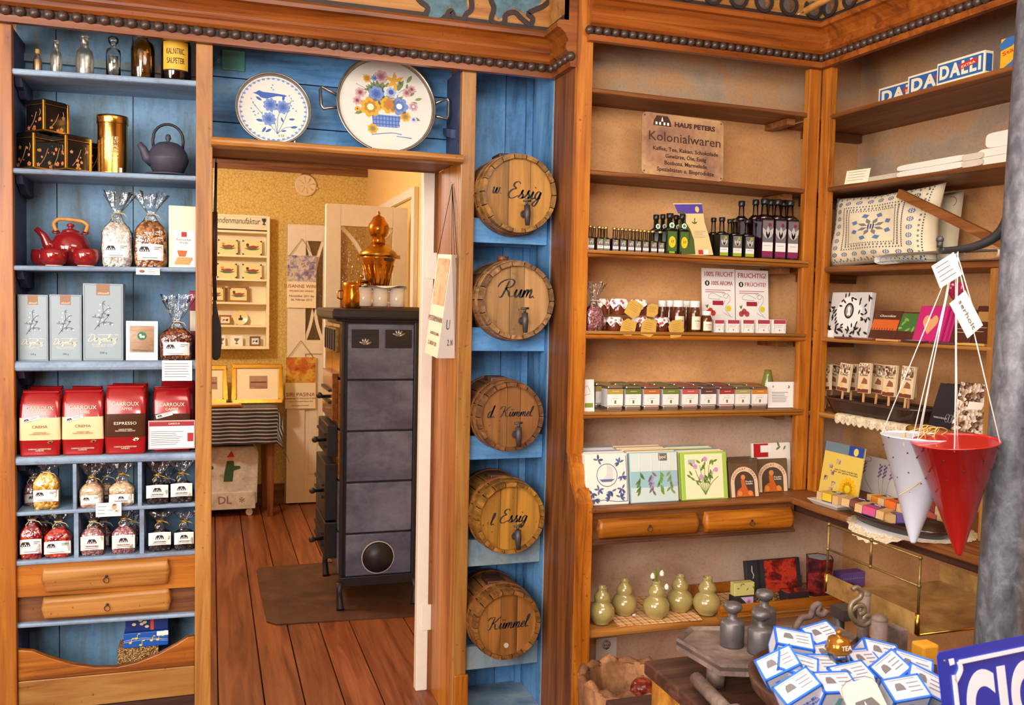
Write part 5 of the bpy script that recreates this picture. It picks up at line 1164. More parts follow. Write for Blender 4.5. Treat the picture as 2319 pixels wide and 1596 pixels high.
# fourth shelf: Darjeeling boxes, sachet, fruit tea
TEABOX = plain('tea_box_blue', rgb(148, 164, 172), .4, 0, .5, 0, .04)
def tea_box(label, x0, y0, x1, y1, Y, d, big, grams, tag_):
    X, w_, h = fit(x0, y0, x1, y1, Y, lz(3, -.4)); z = lz(3, X); h = P((x0+x1)/2, y0, Y).z-z
    o = thing('tea_box', label, 'box', (X, Y+d/2, z), 0, 'tea boxes'); y = -d/2
    MB().box(-w_/2, w_/2, y, d/2, 0, h).obj('box', TEABOX, o, bevel=.0015)
    e = w_*.04; b = MB()
    for (p, q_, u, v) in ((-w_/2+e, w_/2-e, e, e+.0008), (-w_/2+e, w_/2-e, h-e-.0008, h-e)): b.add(flat([(p, u), (q_, u), (q_, v), (p, v)], y-.0004), [(0, 1, 2, 3)])
    for p in (-w_/2+e, w_/2-e-.0008): b.add(flat([(p, e), (p+.0008, e), (p+.0008, h-e), (p, h-e)], y-.0004), [(0, 1, 2, 3)])
    b.obj('border_line', paint(70, 80, 90), o, recalc=False)
    MB().box(-w_*.17, w_*.16, y-.0008, y, h*.85, h*.995).obj('brown_seal', paint(150, 112, 84), o)
    text('aktuell', h*.045, paint(236, 214, 180), o, (0, y-.001, h*.875), shear=.15, wid=w_*.28)
    r = random.Random(5); st = [[(-w_*.22, h*.4), (-w_*.1, h*.47), (w_*.0, h*.5), (w_*.18, h*.5)], [(-w_*.12, h*.46), (-w_*.05, h*.56), (0, h*.62), (-w_*.02, h*.75)], [(-w_*.05, h*.55), (-w_*.2, h*.56)], [(0, h*.5), (w_*.16, h*.6)], [(0, h*.62), (w_*.12, h*.68)]]
    stems(o, st, paint(86, 84, 92), y-.0004, .0007); lv = []
    for ln in st:
        for (x, zz) in ln[1:]:
            for k in range(2): lv.append((x, zz, w_*.09, r.uniform(0, 6.2)))
    leafs(o, lv, paint(104, 104, 116), y-.0003); fl = [(x+r.uniform(-.01, .01), zz+r.uniform(-.01, .01)) for ln in st for (x, zz) in ln[1:]]
    dots(o, fl, w_*.022, PAPER, y-.0008)
    text(tag_, h*.022, PAPER, o, (w_*.12, y-.0006, h*.335), wid=w_*.5)
    script('Darjeeling', o, -w_*.38, w_*.36, h*.25, y-.0008, CREAM, .3, .1, 'lettering')
    text('First flush golden flowery\nOrange pekoe "Choice"', h*.024, PAPER, o, (0, y-.0006, h*.195), wid=w_*.56)
    text(grams, h*.035, paint(90, 100, 110), o, (0, y-.0006, h*.1), wid=w_*.18); return o
tea_box('grey-blue Darjeeling tea box, leftmost on its shelf', 40, 667, 109, 817, YF+.04, .06, 0, '250 g', 'BLACK TEA')
tea_box('grey-blue Darjeeling tea box between its twin and the taller box', 112, 667, 185, 817, YF+.04, .06, 0, '250 g', 'SCHWARZER TEE')
tea_box('tallest grey-blue Darjeeling tea box, right of the two smaller', 188, 642, 279, 816, YF+.04, .075, 1, '500 g', 'SCHWARZER TEE')
X, w_, h = fit(285, 727, 357, 816, YF+.04, lz(3, -.15)); z = lz(3, X)
o = thing('tea_sachet', 'white tea sachet with a wood-grain panel and green globe mark', 'sachet', (X, YF+.05, z), 0, None, (-.05, 0, 0))
MB().grid(lambda u, v: (w_*(u-.5), -.006-.008*math.sin(PI*u)*math.sin(PI*v), h*v), 8, 8).grid(lambda u, v: (w_*(u-.5), -.004, h*v), 2, 2).obj('pouch', plain('foil_white', rgb(238, 240, 244), .25), o, recalc=False)
MB().grid(lambda u, v: (w_*.76*(u-.5), -.0075-.008*math.sin(PI*(.12+.76*u))*math.sin(PI*(.2+.6*v)), h*(.2+.68*v)), 8, 8).obj('wood_panel', wood('print_wood', rgb(196, 148, 104), rgb(220, 178, 136), rgb(232, 198, 160), 'x', 3, .4), o, recalc=False)
MB().prism([(.013*math.cos(a), h*.62+.013*math.sin(a)) for a in [2*PI*i/20 for i in range(20)]], -.0168, -.0172).obj('globe_mark', paint(46, 110, 84), o)
dots(o, [(-.004, h*.64), (.005, h*.6), (-.002, h*.6)], .004, CREAM, -.0174); text('100% Darjeeling Tee', h*.06, GREYINK, o, (0, -.0142, h*.25), wid=w_*.62)
X, w_, h = fit(363, 672, 437, 815, YF+.06, lz(3, -.1)); cello_bag('cellophane bag of fruit tea tied below a flared top', X, YF+.06, lz(3, X), w_, .055, P(400, 742, YF+.06).z-lz(3, X), h, TEAC, 'left', None, 0, P(400, 728, YF+.06).z-lz(3, X), seed=3, name='tea_bag', cat='bag', lz0=.14, lh=.4)
X, w_, h = fit(428, 658, 448, 815, YF+.14, lz(3, 0)); o = thing('red_packet', 'dark red packet standing behind the fruit tea bag', 'packet', (X, YF+.15, lz(3, X)), 0, None, (-.06, 0, 0))
MB().prism([(-w_*.55, 0), (w_*.55, 0), (w_*.55, h), (-w_*.5, h)], -.01, .01).obj('pack', paint(150, 40, 60), o, bevel=.003); MB().box(-w_*.4, w_*.4, -.0112, -.01, h*.4, h*.7).obj('label', CREAM, o)
card('handwritten white note pinned to the shelf edge above the coffee', 367, 816, 435, 862, YF-.003, 'handwritten_note', 'note', n=6, seed=4)

# fifth shelf: coffee bags
REDF = plain('red_foil', rgb(158, 20, 24), .2, .1, .5, .5, .06); BROWNF = plain('brown_foil', rgb(74, 40, 24), .25, .1, .5, .3); CREMF = plain('cream_band', rgb(230, 206, 160), .3)
def coffee_bag(label, x0, y0, x1, y1, Y, word, band, d=.06, front=True, sticker=True, rotz=0, group='red coffee bags'):
    X, w_, h = fit(x0, y0, x1, y1, Y, lz(4, -.3)); z = lz(4, X); h = P((x0+x1)/2, y0, Y).z-z
    o = thing('coffee_bag', label, 'coffee bag', (X, Y+d/2, z), rotz, group)
    rows = [(0, .94, 1, 0), (.03, 1, 1, 0), (.245, 1.01, 1.04, 0), (.25, 1.01, 1.04, 1), (.6, 1.0, 1.0, 1), (.605, 1, 1, 0), (.8, .98, .9, 0), (.93, .96, .62, 0), (.97, .94, .3, 0), (1.0, .93, .16, 0)]
    m = MB(); n = 24; o_ = 0
    for (t, kw, kd, mi) in rows:
        for i in range(n):
            x, y = sup(i/n+.0, w_*kw, d*kd, .22); sag = 0
            m.v.append(Vector((x+.0015*math.sin(t*20+i), y+(.004*math.sin(t*9) if t < .95 else .004), h*t+(.004*math.sin(i*.8) if t > .9 else 0))))
    for j in range(len(rows)-1):
        for i in range(n): m.f.append([j*n+i, j*n+(i+1) % n, (j+1)*n+(i+1) % n, (j+1)*n+i]); m.m.append(rows[j][3] if rows[j+1][3] == rows[j][3] or rows[j][3] == 1 else 0); m.sm.append(True)
    m.f.append(list(range(n))); m.m.append(0); m.sm.append(False); m.f.append([(len(rows)-1)*n+i for i in range(n)]); m.m.append(0); m.sm.append(False)
    m.obj('pouch', [REDF, band], o)
    MB().box(-w_*.45, w_*.45, -d*.12, d*.1, h*.975, h*1.005).obj('top_fold', REDF, o, bevel=.003)
    if not front: return o
    y = -d/2*1.06-.0012
    text('CARROUX', h*.085, CREAM, o, (0, -d*.5+.0005, h*.745), wid=w_*.66); text('CAFFEE', h*.06, CREAM, o, (0, y+.002, h*.675), wid=w_*.34)
    lt = band is BROWNF; text(word, h*.06, CREAM if lt else paint(150, 120, 80), o, (0, y, h*.46), wid=w_*(.55 if lt else .38))
    text('GANZE BOHNEN\nTRADITIONELL GERÖSTET', h*.026, CREAM if lt else paint(160, 130, 90), o, (0, y-.001, h*.36), wid=w_*.5)
    text('CARROUX KAFFEERÖSTEREI\nHAMBURG', h*.028, CREAM, o, (0, y, h*.1), wid=w_*.55)
    lf = [(w_*.27, h*.2, w_*.1, .8+.5*k) for k in range(5)]; leafs(o, lf, CREAM if lt else paint(150, 96, 70), y-.0005, 'printed_sprig')
    if sticker:
        s = thing_part = MB().box(-w_*.22, w_*.22, -.0006, 0, -h*.03, h*.03).obj('sticker', PAPER, o, (-w_*.2, y-.0012, h*.585), (0, -.25, 0)); house(s, -w_*.12, -h*.02, -.0008, w_*.13); strips(s, GREYINK, -w_*.02, w_*.2, h*.02, 2, h*.018, -.0012, h*.006)
    return o
YC = YF+.015
coffee_bag('red crema coffee bag with a cream band, leftmost in the front row', 43, 888, 136, 1033, YC, 'CREMA', CREMF)
coffee_bag('red crema coffee bag with a cream band, second in the front row', 140, 886, 234, 1030, YC, 'CREMA', CREMF)
coffee_bag('red espresso coffee bag with a brown band in the front row', 237, 876, 330, 1025, YC, 'ESPRESSO', BROWNF, sticker=False)
coffee_bag('red coffee bag standing behind the printed info card', 346, 880, 432, 1022, YC+.03, 'CREMA', BROWNF, .05)
for k, (x0, x1, y0, lb) in enumerate(((60, 142, 878, 'plain red coffee bag in the back row behind the first crema bag'), (158, 232, 878, 'plain red coffee bag in the back row behind the second crema bag'), (250, 336, 872, 'plain red coffee bag in the back row behind the espresso bag'), (362, 442, 866, 'plain red coffee bag in the back row at the far right'))):
    coffee_bag(lb, x0, y0, x1, 1020, YC+.088, '', REDF, .06, False)
o, w_, h_ = card('white coffee info card with a red heading leaning on the shelf edge', 336, 952, 441, 1016, YF-.004, 'info_card', 'card', n=0, rx=-.06)
MB().box(-w_*.48, w_*.48, -.0016, -.001, h_*.8, h_*.96).obj('red_heading', paint(150, 28, 44), o); text('CARROUX', h_*.08, PAPER, o, (w_*.05, -.0019, h_*.88)); strips(o, GREYINK, -w_*.45, w_*.28, h_*.62, 8, h_*.065, -.0013, h_*.02, 'printed_text')
MB().box(w_*.34, w_*.47, -.0016, -.001, h_*.25, h_*.55).obj('printed_bag', paint(160, 30, 34), o)
b_ = MB()
for (p, q_, u, v) in ((-.49, .49, .01, .03), (-.49, .49, .97, .99), (-.49, -.48, .01, .99), (.48, .49, .01, .99)): b_.box(w_*p, w_*q_, -.0013, -.001, h_*u, h_*v)
b_.obj('red_border', paint(160, 40, 54), o)

# cubby holes: bags of sweets
def cub(label, x0, y0, x1, y1, Y, c, fill, lab, seed, neck, fillpy, txt=None, **kw):
    X, w_, h = fit(x0, y0, x1, y1, Y, cz(c, -.3)); z = cz(c, X); h = P((x0+x1)/2, y0, Y).z-z
    return cello_bag(label, X, Y, z, w_, kw.pop('d', .05), P((x0+x1)/2, fillpy, Y).z-z, h, fill, lab, kw.pop('group', 'bags of sweets in the cubby holes'), 0, P((x0+x1)/2, neck, Y).z-z, seed=seed, txt=txt, **kw)
GY = plain('gold_tie', rgb(216, 170, 60), .3, .8)
cub('bag of yellow sweets with a white label in the upper left cubby', 76, 1052, 136, 1155, YF+.05, CUB1, YELLOWC, 'left', 11, 1068, 1070, lw=.95, lz0=.22, lh=.32, d=.045)
cub('bag of pink pearls half hidden behind the yellow sweets', 55, 1062, 96, 1152, YF+.12, CUB1, PINKC, 'mid', 12, 1080, 1090)
cub('bag of pale sweets at the left of the upper middle cubby', 181, 1050, 235, 1148, YF+.045, CUB1, MIXC, 'left', 13, 1080, 1092, lw=.85, tie=GY)
cub('bag of pale sweets at the right of the upper middle cubby', 247, 1050, 305, 1140, YF+.045, CUB1, MIXC, 'mid', 14, 1072, 1090, 'Schmandbonbon', lw=.95, tie=GY)
cub('bag of pale sweets standing behind the front pair in the middle', 222, 1052, 262, 1140, YF+.13, CUB1, MIXC, 'mid', 15, 1078, 1095)
cub('bag of black liquorice at the left of the upper right cubby', 331, 1045, 383, 1135, YF+.045, CUB1, BLACKC, 'mid', 16, 1075, 1092, 'Lakritzbonbon', lw=.95, lz0=.3, lh=.62, tie=GY)
cub('bag of black liquorice at the right of the upper right cubby', 386, 1045, 437, 1133, YF+.045, CUB1, BLACKC, 'mid', 17, 1070, 1088, 'Lakritzbonbon', lw=.95, lz0=.3, lh=.62, tie=GY)
cub('bag of black liquorice behind the pair in the upper right cubby', 358, 1062, 400, 1130, YF+.13, CUB1, BLACKC, 'mid', 18, 1082, 1092)
cub('bag of shiny red sweets at the far left of the lower cubby', 47, 1168, 98, 1268, YF+.045, CUB2, REDC, 'left', 19, 1176, 1185, lw=.95, lz0=.16, lh=.42)
cub('bag of shiny red sweets beside the divider in the lower left cubby', 101, 1165, 164, 1262, YF+.045, CUB2, REDC, 'left', 20, 1180, 1195, lw=.95, lz0=.14, lh=.44)
cub('bag of shiny red sweets hidden behind the front pair', 80, 1168, 122, 1258, YF+.13, CUB2, REDC, None, 21, 1180, 1190)
cub('bag of pink pearls at the left of the lower middle cubby', 183, 1160, 238, 1260, YF+.045, CUB2, PINKC, 'mid', 22, 1180, 1192, 'Himbeerbonbon', lw=.95, lz0=.2, lh=.5, tcol=RED)
cub('bag of pink pearls at the right of the lower middle cubby', 254, 1158, 308, 1256, YF+.045, CUB2, PINKC, 'mid', 23, 1172, 1190, 'Himbeerbonbon', lw=.95, lz0=.2, lh=.5, tie=GY, tcol=RED)
cub('bag of pink pearls behind the left front bag', 218, 1168, 252, 1252, YF+.13, CUB2, PINKC, 'mid', 24, 1180, 1190)
cub('bag of pink pearls behind the right front bag', 288, 1168, 316, 1250, YF+.13, CUB2, PINKC, 'mid', 25, 1180, 1190)
cub('bag of black liquorice at the left of the lower right cubby', 336, 1160, 389, 1243, YF+.045, CUB2, BLACKC, 'mid', 26, 1178, 1198, 'Lakritzbonbon', lw=.95, lz0=.3, lh=.62, tie=GY)
cub('bag of black liquorice at the right of the lower right cubby', 394, 1160, 440, 1241, YF+.045, CUB2, BLACKC, 'mid', 27, 1178, 1198, 'Lakritzbonbon', lw=.95, lz0=.3, lh=.62, tie=GY)
o, w_, h_ = card('price card with an angel face on the cubby edge', 217, 1138, 275, 1169, YF-.002, 'angel_card', 'card', n=0)
strips(o, GREYINK, -w_*.42, -.005, h_*.75, 3, h_*.25, -.0014, h_*.04, 'handwriting'); MB().prism([(w_*.22+.0075*math.cos(a), h_*.66+.0085*math.sin(a)) for a in [2*PI*i/14 for i in range(14)]], -.001, -.0014).obj('angel_face', paint(216, 160, 130), o)
MB().prism([(w_*.12, h_*.75), (w_*.2, h_*.93), (w_*.33, h_*.85), (w_*.28, h_*.78)], -.0014, -.0017).obj('angel_hair', paint(140, 80, 50), o); leafs(o, [(w_*.2, h_*.45, .018, PI), (w_*.24, h_*.4, .018, .1), (w_*.22, h_*.42, .016, -.5)], paint(222, 190, 170), -.0015, 'angel_wings')

# bin: music-note tins
NB_ = paint(28, 84, 170, .3)
def bin_box(label, x0, y0, x1, y1, Y, d, mat, mode):
    a, b, q, t = pbox(x0, y0, x1, y1, Y); w_, h_ = b-a, t-q
    o = thing('blue_carton', label, 'box', ((a+b)/2, Y+d/2, q)); MB().box(-w_/2, w_/2, -d/2, d/2, 0, h_).obj('box', mat, o, bevel=.002); y = -d/2-.0005
    if mode == 1:
        for k, (x, zz) in enumerate(((-.35, .35), (-.22, .62), (-.12, .15), (.12, .4), (.26, .42), (.38, .7))):
            n = MB().ball((x*w_, y, zz*h_), .0045, 1.2, .1, .8, 8).box(x*w_+.003, x*w_+.0045, y-.0003, y, zz*h_, zz*h_+.016).box(x*w_+.003, x*w_+.012, y-.0003, y, zz*h_+.013, zz*h_+.016); n.obj('music_note', paint(220, 196, 60), o)
        stems(o, [[(-w_*.5, h_*.5), (-w_*.1, h_*.62), (w_*.5, h_*.4)], [(-w_*.5, h_*.4), (0, h_*.5), (w_*.5, h_*.3)]], PAPER, y, .0005, 'printed_wave')
        MB().box(w_*.24, w_*.5, y-.0004, y, h_*.7, h_).obj('info_patch', PAPER, o)
    else:
        m = MB()
        for x, zz in ((-.3, .5), (-.15, .75), (-.12, .5), (-.05, .6), (.0, .3)): m.prism([(x*w_+.007*math.cos(k), zz*h_+.005*math.sin(k)) for k in range(6)], y, y-.0004)
        m.obj('printed_sweets', paint(220, 206, 150), o); MB().box(w_*.08, w_*.16, y-.0004, y, h_*.05, h_).obj('red_stripe', paint(200, 70, 60), o)
    return o
ZB1 = P(330, 1510, YF+.1).z
sup_ = thing('biscuit_tin', 'gold tin lying in the cabinet bin under the blue cartons', 'tin', (P(315, 1500, YF+.12).x, YF+.12, BINFLOOR))
hh = P(315, 1465, YF+.08).z-BINFLOOR
MB().box(-.062, .062, -.045, .05, 0, hh).obj('body', cells('gold_glitter', [(.2, rgb(120, 84, 40)), (.5, rgb(176, 130, 70)), (.8, rgb(226, 190, 130))], 300), sup_, bevel=.003); MB().box(-.063, .063, -.046, -.044, hh*.05, hh*.1).obj('gold_band', GOLD, sup_)
o = bin_box('bright blue carton with yellow music notes in the cabinet bin', 280, 1433, 381, 1466, YF+.075, .1, NB_, 1); o.location.z = BINFLOOR+hh+.001
h1 = P(330, 1433, YF+.075).z-P(330, 1466, YF+.075).z
o = bin_box('dark blue carton with a red stripe on top of the music-note carton', 284, 1400, 381, 1433, YF+.085, .1, paint(22, 52, 120, .3), 0); o.location.z = BINFLOOR+hh+h1+.002

# ---------------------------------------------------------------- plate niche
PORC = plain('cream_faience', rgb(220, 216, 206), .18, 0, .5, .3); BL, BL2 = paint(60, 92, 168), paint(110, 140, 196)
def plate(label, cx, cy, rpx, Y, rim, name):
    c = P(cx, cy, Y); r = rpx*1.0*(P(cx, cy-100, Y).z-P(cx, cy, Y).z)/100
    o = thing(name, label, 'plate', (c.x, Y, NZ+.004), 0, None, (-.16, 0, 0)); zc = r/1.0
    MB().lathe([(0, .0), (r*.93, 0), (r*.94, .006), (r*.97, .016), (r, .018), (r, .012), (r*.97, -.008), (0, -.01)], 56, (0, 0, zc), 0, MX).obj('rim', rim, o)
    MB().lathe([(0, .003), (r*.93, .003)], 56, (0, 0, zc), 0, MX).prism([(r*.93*math.cos(2*PI*i/56), zc+r*.93*math.sin(2*PI*i/56)) for i in range(56)], -.003, -.0035).obj('face', PORC, o); return o, r, zc
def stand(X, label):
    s = thing('plate_stand', label, 'stand', (X, 3.13, NZ)); m = thin('acrylic', (.92, .95, .97, 1), .03, .1, .0)
    MB().box(-.047, .047, -.014, .08, 0, .004).obj('base', m, s)
    for k in (-1, 1): MB().box(k*.045-.002, k*.045+.002, -.014, -.01, 0, .02).box(k*.045-.002, k*.045+.002, .075, .08, 0, .09).obj('prong', m, s)
YP = 3.15; yf = -.0037
o, r, z = plate('white plate painted with a blue bird and blue flowers, pewter rim', 620, 237, 85, YP, STEEL, 'painted_plate')
rr = r*.86
ring = MB()
for i in range(40):
    a = 2*PI*i/40; ring.prism([(rr*math.cos(a)+.006*math.cos(a+k), z+rr*math.sin(a)+.004*math.sin(a+k)) for k in (0, 1.2, 2.4, 3.6, 4.8)], yf, yf-.0003)
ring.tube([(rr*1.02*math.cos(a), yf, z+rr*1.02*math.sin(a)) for a in [2*PI*i/60 for i in range(60)]], .0008, 4, closed=True); ring.obj('blue_border', BL2, o)
for fx_, fz_ in ((-.08, .12), (.25, .08), (-.12, -.28)): flower(o, fx_*r, z+fz_*r, .2*r, BL2, BL, yf, 9)
stems(o, [[(.1*r, z-.68*r), (.02*r, z-.3*r), (-.08*r, z+.1*r)], [(.1*r, z-.68*r), (.12*r, z-.2*r), (.25*r, z+.08*r)], [(.1*r, z-.68*r), (.3*r, z-.25*r), (.48*r, z+.3*r)], [(.1*r, z-.68*r), (-.3*r, z-.15*r), (-.55*r, z+.15*r)], [(.1*r, z-.68*r), (.3*r, z-.5*r), (.5*r, z-.45*r)]], BL, yf, .0008)
leafs(o, [(-.3*r, z+.22*r, .2*r, 2.6), (.25*r, z+.25*r, .2*r, 1.4), (-.25*r, z-.35*r, .22*r, 3.0), (-.2*r, z-.5*r, .2*r, 4.2), (-.05*r, z-.55*r, .2*r, 3.7), (.4*r, z-.25*r, .18*r, .1), (.45*r, z-.48*r, .2*r, .2), (.2*r, z-.2*r, .16*r, -1.2), (.2*r, z-.6*r, .15*r, .2)], BL, yf)
dots(o, [(-.58*r+.05*r*(i % 3), z+.25*r-.09*r*i) for i in range(6)]+[(.42*r+.05*r*(i % 3), z+.42*r-.07*r*i) for i in range(7)]+[(-.5*r, z-.1*r), (-.4*r, z-.15*r), (-.3*r, z-.12*r), (.6*r, z), (-.05*r, z+.6*r), (0, z+.55*r), (-.02*r, z+.68*r)], .022*r, BL2, yf-.0003)
MB().prism([(u*r, z+v*r) for u, v in smooth_pts([(-.54, .42), (-.45, .45), (-.38, .5), (-.28, .47), (-.1, .46), (.1, .45), (.34, .42), (.3, .38), (.1, .38), (-.05, .33), (-.2, .29), (-.33, .31), (-.4, .37), (-.54, .42)], 3)[:-1]], yf, yf-.0005).obj('painted_bird', BL, o)
MB().box(.12*r, .28*r, yf-.001, yf, z-.78*r, z-.68*r).obj('price_sticker', CREAM, o); text('6,50', .09*r, INK, o, (.2*r, yf-.0013, z-.73*r))
stand(P(634, 320, YP).x, 'clear acrylic stand under the bird plate')
o, r, z = plate('large cream tray plate painted with a basket of flowers and metal handles', 878, 218, 116, YP+.015, STEEL, 'handled_plate')
for s in (-1, 1):
    MB().tube([(s*r*.97, .0, z+.12*r), (s*r*1.12, -.0, z+.2*r), (s*r*1.27, -.0, z+.27*r), (s*r*1.3, 0, z+.2*r), (s*r*1.28, 0, z-.1*r), (s*r*1.24, 0, z-.17*r), (s*r*1.1, 0, z-.14*r), (s*r*.97, 0, z-.12*r)], .0058, 8).obj('handle', STEEL, o)
MB().prism([(u*r, z+v*r) for u, v in ((-.3, -.2), (.3, -.2), (.22, -.45), (-.26, -.45))], yf, yf-.0005).obj('painted_basket', BL2, o)
bw = MB()
for k in range(9): bw.box((-.28+.065*k)*r, (-.265+.065*k)*r, yf-.0008, yf-.0005, z-.44*r, z-.21*r)
for k in range(3): bw.box(-.28*r, .27*r, yf-.0009, yf-.0005, z-(.24+.08*k)*r, z-(.225+.08*k)*r)
bw.obj('painted_weave', BL, o)
YE, PKc, WBl, GRN = paint(216, 160, 50), paint(200, 160, 160), paint(196, 208, 222), paint(110, 128, 86)
leafs(o, [(0, z, r*.4, k*.33+.2) for k in range(9)]+[(.5*r*math.cos(k*.3), z+.1*r+.45*r*math.sin(k*.3), r*.14, k*.7) for k in range(11)]+[(-.1*r, z+.1*r, r*.42, 1.2+k*.3) for k in range(5)]+[(-.45*r, z-.15*r, .2*r, 3.5), (.5*r, z-.2*r, .2*r, -.3), (.2*r, z+.3*r, .3*r, 1.0)], GRN, yf)
stems(o, [[(0, z-.1*r), (u*r*.5, z+v*r*.6), (u*r, z+v*r)] for u, v in ((-.45, .6), (-.25, .62), (-.1, .6), (.15, .62), (.35, .62), (.5, .45), (.62, .35), (-.6, .4), (-.62, .05))], GRN, yf, .0008)
for u, v, q_, c_, e_ in ((-.32, -.06, .18, YE, paint(244, 226, 180)), (.05, .02, .16, YE, paint(190, 110, 50)), (.26, 0, .16, BL2, paint(220, 226, 236)), (-.2, .22, .14, BL2, BL), (.1, .28, .14, WBl, BL), (-.1, .58, .12, PKc, paint(150, 90, 110)), (-.38, .52, .07, YE, paint(150, 140, 60)), (.42, .3, .08, PKc, paint(150, 80, 90)), (.52, .38, .07, PKc, RED), (-.52, .22, .09, PKc, RED), (-.58, .05, .08, PKc, RED), (.55, .02, .08, PKc, WBl), (-.58, -.12, .05, YE, RED), (-.28, -.5, .09, YE, GRN), (.38, -.2, .09, YE, GRN), (.55, -.25, .06, WBl, BL), (-.24, .54, .05, BL2, BL)): flower(o, u*r, z+v*r, q_*r*1.2, c_, e_, yf-.0006, 7)
leafs(o, [(.18*r, z+.5*r, .2*r, .6+k*1.05) for k in range(5)], YE, yf-.0008, 'painted_lily'); leafs(o, [(.42*r, z+.5*r, .2*r, 1.0), (.58*r, z+.16*r, .16*r, .3)], paint(120, 150, 80), yf-.0008)
stems(o, [[(-.3*r, z-.62*r), (.1*r, z-.56*r), (.3*r, z-.58*r)], [(.2*r, z-.62*r), (.5*r, z-.64*r)]], BL2, yf, .0016, 'painted_ground')
MB().box(-.06*r, .06*r, yf-.001, yf, z-.78*r, z-.69*r).obj('price_sticker', CREAM, o)
stand(P(870, 330, YP).x, 'clear acrylic stand under the flower basket plate')
a, b, q, t = pbox(502, 114, 555, 159, YB-.01)
o = thing('glass_plaque', 'small turquoise glass plaque fixed to the blue boards', 'plaque', ((a+b)/2, YB-.001, q)); MB().box(-(b-a)/2, (b-a)/2, -.008, 0, 0, t-q).obj('glass', plain('turquoise_glass', rgb(112, 190, 184), .12, 0, .5, .4, .25), o, bevel=.003)
MB().tube([(-(b-a)/2-.004, -.004, .03), (-(b-a)/2-.012, -.006, .032), (-(b-a)/2-.012, -.006, .024), (-(b-a)/2-.006, -.005, .022)], .0012, 5).obj('clip', WHITE, o)

